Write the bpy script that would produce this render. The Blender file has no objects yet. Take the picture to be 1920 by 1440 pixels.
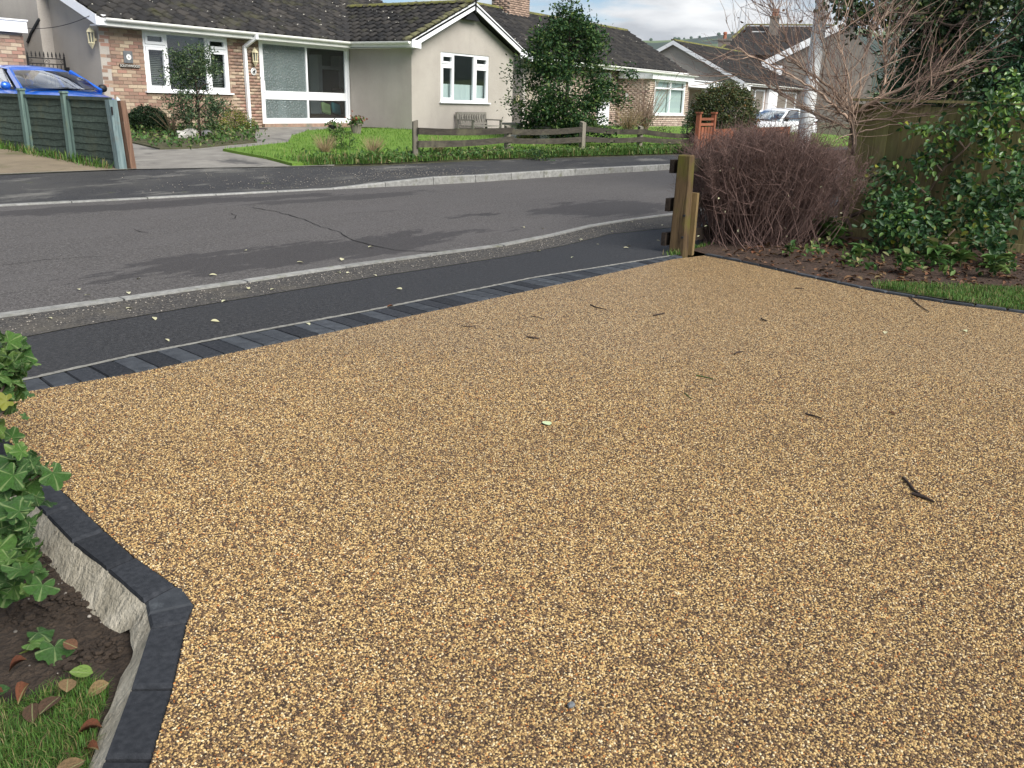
import bpy, math, random
import numpy as np
from mathutils import Vector, Matrix
random.seed(7); RNG = np.random.default_rng(7)
S = bpy.context.scene; COL = S.collection

# ------------------------------------------------------------------ camera
F, CX, CY, EYE = 1640.0, 960.0, 720.0, 1.33
ROLL = math.atan(0.0297); PITCH = math.atan(532 / 1640 * math.cos(ROLL)); YAW = math.radians(33.2)
f0 = np.array([math.cos(YAW), math.sin(YAW), 0]); r0 = np.array([math.sin(YAW), -math.cos(YAW), 0]); u0 = np.array([0, 0, 1.0])
FW = f0 * math.cos(PITCH) - u0 * math.sin(PITCH); UU = u0 * math.cos(PITCH) + f0 * math.sin(PITCH)
RT = math.cos(ROLL) * r0 + math.sin(ROLL) * UU; UP = math.cos(ROLL) * UU - math.sin(ROLL) * r0
cam = bpy.data.cameras.new('camera'); cob = bpy.data.objects.new('camera', cam); COL.objects.link(cob)
cam.sensor_width = 36; cam.lens = F / 1920 * 36; cam.clip_start = 0.05; cam.clip_end = 9000
cob.matrix_world = Matrix(((RT[0], UP[0], -FW[0], 0), (RT[1], UP[1], -FW[1], 0), (RT[2], UP[2], -FW[2], EYE), (0, 0, 0, 1)))
S.camera = cob; S.render.resolution_x = 1024; S.render.resolution_y = 768

# ------------------------------------------------------------------ sky, sun, exposure
W = bpy.data.worlds.new('World'); S.world = W; W.use_nodes = True
SUN_EL, SUN_AZ = math.radians(42), (-0.22, -0.975)          # direction towards the sun (x, y)
wn = W.node_tree; wn.nodes.clear()
def wnode(t): return wn.nodes.new(t)
wo = wnode('ShaderNodeOutputWorld'); bg = wnode('ShaderNodeBackground'); bg.inputs[1].default_value = 0.058
sky = wnode('ShaderNodeTexSky'); sky.sky_type = 'NISHITA'; sky.sun_disc = False
sky.sun_elevation = SUN_EL; sky.sun_rotation = math.atan2(SUN_AZ[0], SUN_AZ[1]); sky.altitude = 50; sky.dust_density = 0.15; sky.ozone_density = 5.0
tc = wnode('ShaderNodeTexCoord'); sep = wnode('ShaderNodeSeparateXYZ')
wn.links.new(tc.outputs['Generated'], sep.inputs[0])
# clouds lie on a level layer: project the direction onto it
zc = wnode('ShaderNodeMath'); zc.operation = 'MAXIMUM'; zc.inputs[1].default_value = 0.0; wn.links.new(sep.outputs[2], zc.inputs[0])
za = wnode('ShaderNodeMath'); za.operation = 'ADD'; za.inputs[1].default_value = 0.13; wn.links.new(zc.outputs[0], za.inputs[0])
dx = wnode('ShaderNodeMath'); dx.operation = 'DIVIDE'; wn.links.new(sep.outputs[0], dx.inputs[0]); wn.links.new(za.outputs[0], dx.inputs[1])
dy = wnode('ShaderNodeMath'); dy.operation = 'DIVIDE'; wn.links.new(sep.outputs[1], dy.inputs[0]); wn.links.new(za.outputs[0], dy.inputs[1])
cb = wnode('ShaderNodeCombineXYZ'); wn.links.new(dx.outputs[0], cb.inputs[0]); wn.links.new(dy.outputs[0], cb.inputs[1]); cb.inputs[2].default_value = 3.4
n1 = wnode('ShaderNodeTexNoise'); n1.inputs['Scale'].default_value = 1.25; n1.inputs['Detail'].default_value = 5; n1.inputs['Roughness'].default_value = 0.55
wn.links.new(cb.outputs[0], n1.inputs['Vector'])
r1 = wnode('ShaderNodeValToRGB'); r1.color_ramp.elements[0].position = 0.43; r1.color_ramp.elements[1].position = 0.57
wn.links.new(n1.outputs[0], r1.inputs[0])
n2 = wnode('ShaderNodeTexNoise'); n2.inputs['Scale'].default_value = 1.1; n2.inputs['Detail'].default_value = 5
mp = wnode('ShaderNodeVectorMath'); mp.operation = 'ADD'; mp.inputs[1].default_value = (5.2, 1.7, 2.0); wn.links.new(cb.outputs[0], mp.inputs[0]); wn.links.new(mp.outputs[0], n2.inputs['Vector'])
r2 = wnode('ShaderNodeValToRGB')
r2.color_ramp.elements[0].position = 0.40; r2.color_ramp.elements[0].color = (4.9, 5.1, 5.4, 1)
r2.color_ramp.elements[1].position = 0.62; r2.color_ramp.elements[1].color = (10.5, 10.5, 10.4, 1)
wn.links.new(n2.outputs[0], r2.inputs[0])
mx = wnode('ShaderNodeMix'); mx.data_type = 'RGBA'
wn.links.new(r1.outputs[0], mx.inputs[0]); wn.links.new(sky.outputs[0], mx.inputs[6]); wn.links.new(r2.outputs[0], mx.inputs[7])
wn.links.new(mx.outputs[2], bg.inputs[0]); wn.links.new(bg.outputs[0], wo.inputs[0])
sl = bpy.data.lights.new('sun', 'SUN'); sl.energy = 3.4; sl.angle = math.radians(42); sl.color = (1.0, 0.955, 0.89)
so = bpy.data.objects.new('sun', sl); COL.objects.link(so)
sd = Vector((SUN_AZ[0] * math.cos(SUN_EL), SUN_AZ[1] * math.cos(SUN_EL), math.sin(SUN_EL))).normalized()
so.rotation_euler = sd.to_track_quat('Z', 'Y').to_euler(); so.location = (0, -10, 30)
S.view_settings.view_transform = 'Standard'; S.view_settings.look = 'None'; S.view_settings.exposure = 1.03; S.view_settings.gamma = 1

# ------------------------------------------------------------------ photo pixel -> point in the place
def ray(x, y): return FW + RT * ((x - CX) / F) - UP * ((y - CY) / F)
def g(x, y, z=0.0):
    d = ray(x, y); t = (z - EYE) / d[2]; return np.array([d[0] * t, d[1] * t, z])
def atY(x, y, Y):
    d = ray(x, y); t = Y / d[1]; return np.array([d[0] * t, Y, d[2] * t + EYE])
def atX(x, y, X):
    d = ray(x, y); t = X / d[0]; return np.array([X, d[1] * t, d[2] * t + EYE])
def atT(x, y, t):
    d = ray(x, y) * t; return np.array([d[0], d[1], d[2] + EYE])
YB = np.array([(-40, 24), (0, 14.0), (6.39, 12.73), (8.28, 12.5), (10.57, 11.58), (11.87, 10.95), (14.98, 10.6), (21.0, 9.17), (30, 7.6), (60, 2.5)])
YK = np.array([(-40, 21.5), (5.245, 10.555), (7.388, 10.041), (10.244, 9.355), (11.2, 9.08), (11.95, 8.89), (14.57, 8.55), (18.07, 7.92), (26, 6.5), (60, 0.5)])
def yback(X): return np.interp(X, YB[:, 0], YB[:, 1])
def yfar(X): return np.interp(X, YK[:, 0], YK[:, 1])
def kerbup(X): return np.interp(X, [9.6, 11.3], [0.015, 0.115])
def gz(X, Y):                       # level of the ground on the far side of the road
    d = np.asarray(Y) - yback(X)
    return np.where(d < 0, 0.15, 0.15 + 0.29 * np.clip(d / 6.0, 0, 1) + 0.012 * np.clip(d - 6, 0, 60))
def onT(x, y):
    z = 0.2
    for _ in range(30):
        p = g(x, y, z); z = 0.6 * z + 0.4 * float(gz(p[0], p[1]))
    return g(x, y, z)

# ------------------------------------------------------------------ materials
def nd(nt, t, **kw):
    n = nt.nodes.new(t)
    for k, v in kw.items():
        if k in n.inputs: n.inputs[k].default_value = v
        else: setattr(n, k, v)
    return n
def rgba(c): return (c[0], c[1], c[2], 1)
MATS = {}
def newmat(name):
    m = bpy.data.materials.new(name); m.use_nodes = True; MATS[name] = m
    nt = m.node_tree; b = nt.nodes['Principled BSDF']; return m, nt, b
def ramp(nt, stops, interp='LINEAR'):
    r = nt.nodes.new('ShaderNodeValToRGB'); cr = r.color_ramp; cr.interpolation = interp
    while len(cr.elements) < len(stops): cr.elements.new(0.5)
    for e, (p, c) in zip(cr.elements, stops): e.position = p; e.color = rgba(c)
    return r
def mixc(nt, fac, a, b, blend='MIX'):
    m = nt.nodes.new('ShaderNodeMix'); m.data_type = 'RGBA'; m.blend_type = blend
    for i, v in ((0, fac), (6, a), (7, b)):
        if isinstance(v, (int, float)): m.inputs[i].default_value = v
        elif isinstance(v, tuple): m.inputs[i].default_value = rgba(v)
        else: nt.links.new(v, m.inputs[i])
    return m.outputs[2]
def noise(nt, vec, scale, detail=4, rough=0.55, dist=0.0):
    n = nd(nt, 'ShaderNodeTexNoise', Scale=scale, Detail=detail, Roughness=rough, Distortion=dist)
    nt.links.new(vec, n.inputs['Vector']); return n.outputs[0]
def pos(nt, sc=None):
    ge = nt.nodes.new('ShaderNodeNewGeometry'); o = ge.outputs['Position']
    if sc:
        v = nd(nt, 'ShaderNodeVectorMath', operation='MULTIPLY'); v.inputs[1].default_value = sc
        nt.links.new(o, v.inputs[0]); o = v.outputs[0]
    return o
def objpos(nt, sc=None):
    t = nt.nodes.new('ShaderNodeTexCoord'); o = t.outputs['Object']
    if sc:
        v = nd(nt, 'ShaderNodeVectorMath', operation='MULTIPLY'); v.inputs[1].default_value = sc
        nt.links.new(o, v.inputs[0]); o = v.outputs[0]
    return o
def thr(nt, val, lo, hi):
    m = nd(nt, 'ShaderNodeMapRange'); m.inputs[1].default_value = lo; m.inputs[2].default_value = hi
    nt.links.new(val, m.inputs[0]); return m.outputs[0]
def mul(nt, a, b):
    m = nd(nt, 'ShaderNodeMath', operation='MULTIPLY')
    for i, v in enumerate((a, b)):
        if isinstance(v, (int, float)): m.inputs[i].default_value = v
        else: nt.links.new(v, m.inputs[i])
    return m.outputs[0]
def piece_random(nt):               # one number for each separate piece, whether object or face
    a = nd(nt, 'ShaderNodeAttribute', attribute_name='rnd'); oi = nt.nodes.new('ShaderNodeObjectInfo')
    s = nd(nt, 'ShaderNodeMath', operation='ADD'); nt.links.new(a.outputs['Fac'], s.inputs[0]); nt.links.new(oi.outputs['Random'], s.inputs[1])
    f = nd(nt, 'ShaderNodeMath', operation='FRACT'); nt.links.new(s.outputs[0], f.inputs[0]); return f.outputs[0]
def bump(nt, b, h, strength, dist=0.01):
    n = nd(nt, 'ShaderNodeBump'); n.inputs['Strength'].default_value = strength; n.inputs['Distance'].default_value = dist
    nt.links.new(h, n.inputs['Height']); nt.links.new(n.outputs[0], b.inputs['Normal'])
def setp(b, rough=0.8, spec=0.3, metal=0.0):
    b.inputs['Roughness'].default_value = rough; b.inputs['Specular IOR Level'].default_value = spec; b.inputs['Metallic'].default_value = metal
def M(name, c1, c2=None, scale=6.0, rough=0.8, spec=0.3, bmp=0.0, bscale=60.0, bdist=0.005, stain=None, stretch=None, metal=0.0, rnd=0.0, local=False):
    m, nt, b = newmat(name); setp(b, rough, spec, metal)
    p = objpos(nt, stretch) if local else pos(nt, stretch)
    c2 = c2 or tuple(x * 0.75 for x in c1)
    col = mixc(nt, thr(nt, noise(nt, p, scale, 5, 0.6), 0.35, 0.65), c1, c2)
    if stain:                      # (colour, scale, low, high)
        col = mixc(nt, thr(nt, noise(nt, pos(nt), stain[1], 6, 0.65), stain[2], stain[3]), col, stain[0])
    if rnd:
        v = nd(nt, 'ShaderNodeHueSaturation'); mr = nd(nt, 'ShaderNodeMapRange'); mr.inputs[3].default_value = 1 - rnd; mr.inputs[4].default_value = 1 + rnd
        nt.links.new(piece_random(nt), mr.inputs[0]); nt.links.new(mr.outputs[0], v.inputs['Value']); nt.links.new(col, v.inputs['Color']); col = v.outputs[0]
    nt.links.new(col, b.inputs['Base Color'])
    if bmp: bump(nt, b, noise(nt, p, bscale, 5, 0.6), bmp, bdist)
    return m
def leafmat(name, stops, rough=0.45, spec=0.4, trans=0.25, extra=None, vein=None):
    m, nt, b = newmat(name); setp(b, rough, spec)
    r = ramp(nt, stops); nt.links.new(piece_random(nt), r.inputs[0])
    col = mixc(nt, thr(nt, noise(nt, pos(nt), 3.0, 3), 0.3, 0.7), r.outputs[0], extra or tuple(0.6 * c for c in stops[0][1]))
    col = mixc(nt, 0.45, r.outputs[0], col)
    if vein:                        # ribs drawn on the blade: one midrib, or several fanning from the stalk
        op = objpos(nt); sx = nt.nodes.new('ShaderNodeSeparateXYZ'); nt.links.new(op, sx.inputs[0])
        at2 = nd(nt, 'ShaderNodeMath', operation='ARCTAN2'); nt.links.new(sx.outputs[0], at2.inputs[0]); nt.links.new(sx.outputs[1], at2.inputs[1])
        if vein == 'fan':
            c1_ = nd(nt, 'ShaderNodeMath', operation='COSINE'); nt.links.new(mul(nt, at2.outputs[0], 5.0), c1_.inputs[0]); k = thr(nt, c1_.outputs[0], .90, .995)
        else:
            ab = nd(nt, 'ShaderNodeMath', operation='ABSOLUTE'); nt.links.new(sx.outputs[0], ab.inputs[0]); k = thr(nt, ab.outputs[0], .035, .01)
        wv_ = nd(nt, 'ShaderNodeTexNoise', Scale=9.0, Detail=5.0, Roughness=.7); nt.links.new(op, wv_.inputs['Vector'])
        col = mixc(nt, thr(nt, wv_.outputs[0], .45, .72), col, mixc(nt, .55, col, (.02, .03, .012)))
        col = mixc(nt, mul(nt, k, .45), col, (.30, .36, .16)); bump(nt, b, wv_.outputs[0], .5, .05)
    nt.links.new(col, b.inputs['Base Color'])
    tr = nt.nodes.new('ShaderNodeBsdfTranslucent'); nt.links.new(col, tr.inputs[0])
    ms = nt.nodes.new('ShaderNodeMixShader'); ms.inputs[0].default_value = trans
    nt.links.new(b.outputs[0], ms.inputs[1]); nt.links.new(tr.outputs[0], ms.inputs[2])
    nt.links.new(ms.outputs[0], nt.nodes['Material Output'].inputs[0]); return m

STONES = [(0.0, (.026, .0185, .015)), (.14, (.076, .049, .034)), (.30, (.165, .105, .056)), (.44, (.36, .225, .098)), (.58, (.54, .355, .158)), (.74, (.67, .485, .235)), (.92, (.76, .63, .41)), (.975, (.46, .18, .045))]
def resin():
    m, nt, b = newmat('resin_bound_gravel'); p = pos(nt)
    v = nd(nt, 'ShaderNodeTexVoronoi', Scale=190.0); nt.links.new(p, v.inputs['Vector'])
    wv = nd(nt, 'ShaderNodeTexWhiteNoise'); wv.noise_dimensions = '3D'; nt.links.new(v.outputs['Position'], wv.inputs['Vector'])
    r = ramp(nt, STONES, 'CONSTANT')
    nt.links.new(wv.outputs[0], r.inputs[0])
    gap = thr(nt, v.outputs['Distance'], 0.40, 0.72)
    col = mixc(nt, mul(nt, gap, .9), r.outputs[0], (.04, .026, .014))
    patch = thr(nt, noise(nt, p, 0.9, 4), 0.3, 0.75)
    col = mixc(nt, mul(nt, patch, 0.16), col, (.16, .11, .07))
    nt.links.new(col, b.inputs['Base Color'])
    setp(b, 0.55, 0.22)
    inv = nd(nt, 'ShaderNodeMath', operation='SUBTRACT'); inv.inputs[0].default_value = 1.0; nt.links.new(v.outputs['Distance'], inv.inputs[1])
    bump(nt, b, inv.outputs[0], 0.75, 0.003); return m
resin()
def tarmac(name, c, c2, patches, rough=0.75, wet=None, damp=()):
    m, nt, b = newmat(name); p = pos(nt); setp(b, rough, 0.14)
    v = nd(nt, 'ShaderNodeTexVoronoi', Scale=110.0); nt.links.new(p, v.inputs['Vector'])
    wv = nd(nt, 'ShaderNodeTexWhiteNoise'); nt.links.new(v.outputs['Position'], wv.inputs['Vector'])
    col = mixc(nt, thr(nt, wv.outputs[0], 0.55, 1.0), c, c2)
    col = mixc(nt, thr(nt, noise(nt, p, 38, 4, .8), .38, .64), mixc(nt, .42, col, (.006, .006, .006)), mixc(nt, .05, col, (.5, .48, .46)))
    for (pc, sc, lo, hi, st) in patches:
        col = mixc(nt, mul(nt, thr(nt, noise(nt, pos(nt, st), sc, 6, 0.68), lo, hi), .8), col, pc)
    for (cx_, cy_, hl_, hw_, an_, dc) in damp:   # damp patches lying where the road dips: ragged ellipses
        mp_ = nd(nt, 'ShaderNodeMapping'); mp_.vector_type = 'TEXTURE'; mp_.inputs['Location'].default_value = (cx_, cy_, 0); mp_.inputs['Rotation'].default_value = (0, 0, an_); mp_.inputs['Scale'].default_value = (hl_, hw_, 1000)
        nt.links.new(p, mp_.inputs['Vector']); ln_ = nd(nt, 'ShaderNodeVectorMath', operation='LENGTH'); nt.links.new(mp_.outputs[0], ln_.inputs[0])
        s_ = nd(nt, 'ShaderNodeMath', operation='MULTIPLY_ADD'); nt.links.new(noise(nt, pos(nt, (.55, 1.6, 1)), 2.2, 6, .7), s_.inputs[0]); s_.inputs[1].default_value = 2.6; nt.links.new(ln_.outputs['Value'], s_.inputs[2])
        col = mixc(nt, mul(nt, thr(nt, s_.outputs[0], 2.14, 2.02), .65), col, dc)
    nt.links.new(col, b.inputs['Base Color'])
    if wet:
        sc, lo, hi, st, r2 = wet
        k = thr(nt, noise(nt, pos(nt, st), sc, 9, 0.68), lo, hi); mr = nd(nt, 'ShaderNodeMapRange'); mr.inputs[3].default_value = rough; mr.inputs[4].default_value = r2
        nt.links.new(k, mr.inputs[0]); nt.links.new(mr.outputs[0], b.inputs['Roughness'])
    bump(nt, b, v.outputs['Distance'], 0.5, 0.004); return m
SX = (0.33, 1.0, 1.0)
tarmac('road_tarmac', (.078, .072, .069), (.145, .137, .132), [((.096, .090, .088), 1.4, .45, .75, SX), ((.036, .034, .034), 0.5, .64, .66, (.3, 1, 1))], 0.72, None, [(5.55, 5.78, 2.3, .62, -.14, (.033, .031, .032)), (6.6, 9.6, 3.2, .42, -.2, (.034, .032, .033)), (10.6, 5.5, 1.6, .8, -.1, (.036, .034, .035)), (9.0, 8.6, 2.0, .3, -.15, (.04, .038, .038))])
tarmac('new_tarmac', (.019, .0195, .0215), (.046, .047, .050), [((.031, .032, .034), 1.2, .42, .7, (0.4, 1, 1)), ((.075, .073, .07), 5.0, .66, .78, (.5, 1, 1))], 0.62)
tarmac('old_tarmac', (.045, .043, .041), (.13, .12, .105), [((.10, .09, .073), 2.5, .5, .72, None), ((.10, .11, .05), 4.0, .66, .75, None)], 0.8)
tarmac('far_tarmac', (.026, .027, .030), (.06, .06, .063), [((.058, .057, .055), 1.1, .40, .60, (0.5, 1, 1)), ((.16, .155, .14), 1.2, .55, .66, (0.5, 1.3, 1)), ((.32, .31, .28), 14.0, .70, .74, None), ((.10, .12, .035), 1.6, .66, .76, None)], 0.7)
M('kerb_concrete', (.27, .27, .255), (.18, .18, .17), 18, 0.88, bmp=.6, bscale=120, stain=((.10, .105, .06), 5, .56, .74), rnd=.12)
M('edging_block', (.022, .0245, .029), (.037, .040, .046), 60, 0.9, spec=.1, bmp=.8, bscale=260, bdist=.003, stain=((.06, .064, .07), 9, .62, .9), rnd=.22)
M('edging_block_weathered_sheen', (.033, .037, .043), (.053, .059, .067), 14, 0.8, spec=.15, bmp=.6, bscale=200, bdist=.003, stain=((.13, .145, .155), 9, .60, .82), rnd=.2)  # weathered grey, with a bluish sheen put into the colour
M('mortar_bed', (.24, .235, .21), (.13, .128, .115), 25, .9, bmp=.8, bscale=70, bdist=.01)
M('haunch_concrete', (.42, .385, .31), (.26, .235, .18), 12, .95, bmp=1.0, bscale=45, bdist=.02, stain=((.09, .075, .05), 9, .62, .74))
M('soil', (.032, .023, .017), (.058, .042, .030), 30, .95, bmp=1.0, bscale=60, bdist=.03, stain=((.11, .085, .06), 70, .68, .74))
M('leaf_litter', (.075, .045, .032), (.035, .025, .018), 40, .95, bmp=1.0, bscale=40, bdist=.03, stain=((.17, .10, .06), 35, .62, .7))
M('turf_soil', (.055, .07, .022), (.05, .042, .024), 16, .95, bmp=.8, bscale=60, bdist=.02)
M('lawn_turf', (.10, .185, .024), (.135, .235, .034), 2.5, .95, bmp=1.0, bscale=90, bdist=.02, stain=((.085, .15, .03), 7, .55, .75))
M('garden_soil', (.085, .078, .045), (.055, .06, .03), 6, .95, bmp=.8, bscale=40, bdist=.02)
M('old_concrete', (.235, .225, .20), (.165, .155, .14), 3, .9, bmp=.4, bscale=60, stain=((.075, .072, .07), 1.1, .54, .66), stretch=(.7, 1.3, 1))
M('brown_concrete', (.21, .17, .115), (.16, .13, .09), 3, .9, bmp=.4, bscale=60, stain=((.09, .09, .04), 1.3, .56, .7))
M('far_field', (.10, .16, .045), (.085, .13, .05), .02, .95)
def rendermat(name, c1, c2, dirt):      # rough-cast render: mottled, rain-streaked, greyer at the foot of the wall by splash dirt
    m, nt, b = newmat(name); setp(b, .95, .12); p = pos(nt)
    col = mixc(nt, thr(nt, noise(nt, p, 1.1, 5, .6), .35, .68), c1, c2)
    col = mixc(nt, mul(nt, thr(nt, noise(nt, pos(nt, (1.8, 1.8, .35)), 1.3, 5, .6), .50, .78), .30), col, dirt)
    col = mixc(nt, thr(nt, noise(nt, p, 75, 4, .7), .36, .62), mixc(nt, .22, col, (.12, .11, .10)), col)
    nt.links.new(col, b.inputs['Base Color']); bump(nt, b, noise(nt, p, 85, 4, .7), 1.0, .014); return m
M('white_upvc', (.82, .83, .84), (.76, .77, .79), 2, .35, spec=.5)
M('white_gutter', (.80, .80, .77), (.70, .70, .66), 3, .4, spec=.5, stain=((.42, .42, .34), 7, .62, .78))
rendermat('render_pebbledash', (.47, .435, .39), (.41, .375, .335), (.30, .275, .245))
M('mortar', (.36, .315, .255), (.28, .24, .20), 20, .95, bmp=.5, bscale=90)
M('plinth_brick', (.27, .19, .14), (.20, .13, .095), 9, .9, bmp=.5, bscale=60, stain=((.12, .13, .10), 3, .5, .7), rnd=.3)
def brickmat(name, stops, haze):
    m, nt, b = newmat(name); setp(b, .9, .25)
    r = ramp(nt, stops, 'CONSTANT'); nt.links.new(piece_random(nt), r.inputs[0])
    col = mixc(nt, thr(nt, noise(nt, pos(nt), 25, 4), .4, .75), r.outputs[0], haze)
    col = mixc(nt, 0.45, r.outputs[0], col); nt.links.new(col, b.inputs['Base Color'])
    bump(nt, b, noise(nt, pos(nt), 70, 4), .6, .004)
brickmat('facing_brick', [(0, (.245, .155, .115)), (.22, (.30, .205, .15)), (.42, (.355, .265, .19)), (.58, (.44, .355, .255)), (.72, (.27, .155, .12)), (.85, (.17, .115, .092)), (.93, (.33, .185, .14))], (.27, .21, .17))
brickmat('pale_brick', [(0, (.40, .30, .24)), (.25, (.46, .36, .29)), (.5, (.36, .27, .22)), (.75, (.50, .41, .33))], (.40, .33, .28))
def tilemat(name, moss, spots):
    m, nt, b = newmat(name); setp(b, .82, .3); p = pos(nt)
    r = ramp(nt, [(0, (.014, .014, .0145)), (.4, (.021, .020, .020)), (.75, (.030, .028, .026)), (1, (.042, .038, .034))]); nt.links.new(piece_random(nt), r.inputs[0])
    col = mixc(nt, thr(nt, noise(nt, p, 1.1, 5), moss, moss + .16), r.outputs[0], (.048, .047, .024))
    col = mixc(nt, thr(nt, noise(nt, p, 9, 5), .62, .74), col, (.062, .058, .047))
    col = mixc(nt, thr(nt, noise(nt, p, 7.5, 2), spots, spots + .015), col, (.50, .48, .42))
    nt.links.new(col, b.inputs['Base Color']); bump(nt, b, noise(nt, p, 60, 4), .7, .008)
tilemat('roof_tile', .56, .715)
tilemat('far_roof_tile', .66, .725)
M('roof_felt', (.03, .028, .028), None, 4, .9)
M('mossy_ridge', (.10, .105, .035), (.20, .19, .06), 9, .95, bmp=1.0, bscale=40, bdist=.03, stain=((.075, .065, .055), 3, .5, .62))
M('mossy_tile', (.10, .098, .05), (.165, .16, .085), 7, .95, bmp=.7, bscale=40, bdist=.01, stain=((.06, .055, .045), 6, .5, .6))
M('black_iron', (.012, .012, .013), None, 8, .5, spec=.5)
M('cream_paint', (.66, .60, .40), (.55, .49, .32), 20, .5)
M('slate', (.10, .11, .12), (.15, .16, .165), 20, .7)
M('white_paint', (.78, .78, .76), (.70, .70, .68), 8, .5)
M('pale_lettering', (.62, .62, .58), None, 8, .7)
M('interior_wall', (.42, .45, .43), (.36, .39, .37), 1.5, .9)
M('interior_dark', (.14, .15, .15), None, 1.5, .9)
M('curtain', (.60, .66, .64), (.50, .56, .55), 12, .9, stretch=(6, 6, .2))
M('blind_slat', (.16, .17, .15), None, 6, .7)
M('teal_fabric', (.03, .16, .18), None, 6, .8)
M('green_fabric', (.25, .34, .16), None, 6, .8)
M('dark_wood', (.05, .035, .025), (.035, .025, .018), 8, .7)
def woodmat(name, c1, c2, c3, lo=.55, hi=.75, vert=True):
    m, nt, b = newmat(name); setp(b, .9, .1)
    st = (9, 9, .8) if vert else (1.0, 6, 9)
    n = noise(nt, pos(nt, st), 3.0, 6, .65, .6)
    col = mixc(nt, thr(nt, n, .35, .65), c1, c2)
    col = mixc(nt, thr(nt, noise(nt, pos(nt), 2.2, 5, .6), lo, hi), col, c3)
    v = nd(nt, 'ShaderNodeHueSaturation'); mr = nd(nt, 'ShaderNodeMapRange'); mr.inputs[3].default_value = .8; mr.inputs[4].default_value = 1.2
    nt.links.new(piece_random(nt), mr.inputs[0]); nt.links.new(mr.outputs[0], v.inputs['Value']); nt.links.new(col, v.inputs['Color'])
    nt.links.new(v.outputs[0], b.inputs['Base Color']); bump(nt, b, n, .7, .012)
woodmat('green_stained_wood', (.078, .102, .085), (.045, .060, .050), (.10, .108, .072), vert=False)
woodmat('green_stained_post', (.14, .20, .18), (.085, .13, .115), (.16, .18, .10))
woodmat('blue_grey_post', (.19, .25, .25), (.10, .145, .15), (.14, .13, .11))
woodmat('bare_brown_wood', (.20, .125, .085), (.12, .07, .05), (.26, .23, .19))
woodmat('weathered_rail', (.075, .066, .054), (.040, .036, .030), (.12, .115, .075), vert=False)
woodmat('weathered_post', (.22, .20, .165), (.13, .12, .095), (.15, .15, .09))
woodmat('algae_post', (.115, .078, .042), (.048, .033, .020), (.085, .080, .02), .48, .66)
woodmat('sawn_batten', (.22, .155, .075), (.15, .105, .05), (.14, .11, .05))
woodmat('near_rail_wood', (.055, .042, .033), (.030, .024, .02), (.07, .065, .03), vert=False)
woodmat('closeboard_wood', (.205, .175, .085), (.115, .098, .052), (.165, .165, .065), .45, .7)
woodmat('red_fence_wood', (.25, .095, .052), (.19, .07, .04), (.15, .07, .045))
woodmat('bench_wood', (.27, .255, .225), (.19, .18, .155), (.15, .15, .12))
def glassmat(name, tint, rough=0.02, ripple=0.0, gain=1.1):
    m, nt, b = newmat(name); nt.nodes.remove(b); out = nt.nodes['Material Output']
    t = nt.nodes.new('ShaderNodeBsdfTransparent'); t.inputs[0].default_value = rgba(tint)
    gl = nt.nodes.new('ShaderNodeBsdfGlossy'); gl.inputs['Roughness'].default_value = rough; gl.inputs[0].default_value = (.95, .97, 1, 1)
    fr = nt.nodes.new('ShaderNodeFresnel'); ge_ = nt.nodes.new('ShaderNodeNewGeometry'); io_ = nd(nt, 'ShaderNodeMapRange'); io_.inputs[3].default_value = 1.5; io_.inputs[4].default_value = 1 / 1.5; nt.links.new(ge_.outputs['Backfacing'], io_.inputs[0]); nt.links.new(io_.outputs[0], fr.inputs[0])
    ad = nd(nt, 'ShaderNodeMath', operation='MULTIPLY_ADD'); ad.inputs[1].default_value = gain; ad.inputs[2].default_value = .02; nt.links.new(fr.outputs[0], ad.inputs[0])
    ms = nt.nodes.new('ShaderNodeMixShader'); nt.links.new(ad.outputs[0], ms.inputs[0]); nt.links.new(t.outputs[0], ms.inputs[1]); nt.links.new(gl.outputs[0], ms.inputs[2])
    if ripple:
        n = nd(nt, 'ShaderNodeBump'); n.inputs['Strength'].default_value = ripple; n.inputs['Distance'].default_value = .02
        v = nd(nt, 'ShaderNodeTexVoronoi', Scale=26.0); nt.links.new(pos(nt), v.inputs['Vector']); nt.links.new(v.outputs['Distance'], n.inputs['Height'])
        nt.links.new(n.outputs[0], gl.inputs['Normal']); nt.links.new(n.outputs[0], fr.inputs['Normal'])
        d = nt.nodes.new('ShaderNodeBsdfTranslucent'); d.inputs[0].default_value = (.32, .40, .40, 1); nt.links.new(n.outputs[0], d.inputs['Normal'])
        df = nt.nodes.new('ShaderNodeBsdfDiffuse'); df.inputs[0].default_value = (.20, .25, .245, 1); nt.links.new(n.outputs[0], df.inputs['Normal'])
        m2 = nt.nodes.new('ShaderNodeMixShader'); m2.inputs[0].default_value = .5; nt.links.new(t.outputs[0], m2.inputs[1]); nt.links.new(df.outputs[0], m2.inputs[2])
        nt.links.new(m2.outputs[0], ms.inputs[1])
    nt.links.new(ms.outputs[0], out.inputs[0])
glassmat('window_glass', (.80, .86, .86), gain=1.9)
glassmat('obscured_glass', (.40, .46, .46), .12, 1.0)
glassmat('car_glass', (.70, .78, .80), gain=3.2)
m, nt, b = newmat('blue_car_paint'); b.inputs['Base Color'].default_value = (.016, .12, .55, 1); setp(b, .35, .5, .25); b.inputs['Coat Weight'].default_value = 1.0; b.inputs['Coat Roughness'].default_value = .04
m, nt, b = newmat('white_car_paint'); b.inputs['Base Color'].default_value = (.78, .79, .80, 1); setp(b, .35, .5); b.inputs['Coat Weight'].default_value = .8
m, nt, b = newmat('red_plastic'); b.inputs['Base Color'].default_value = (.45, .02, .015, 1); setp(b, .3, .5)
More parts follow.
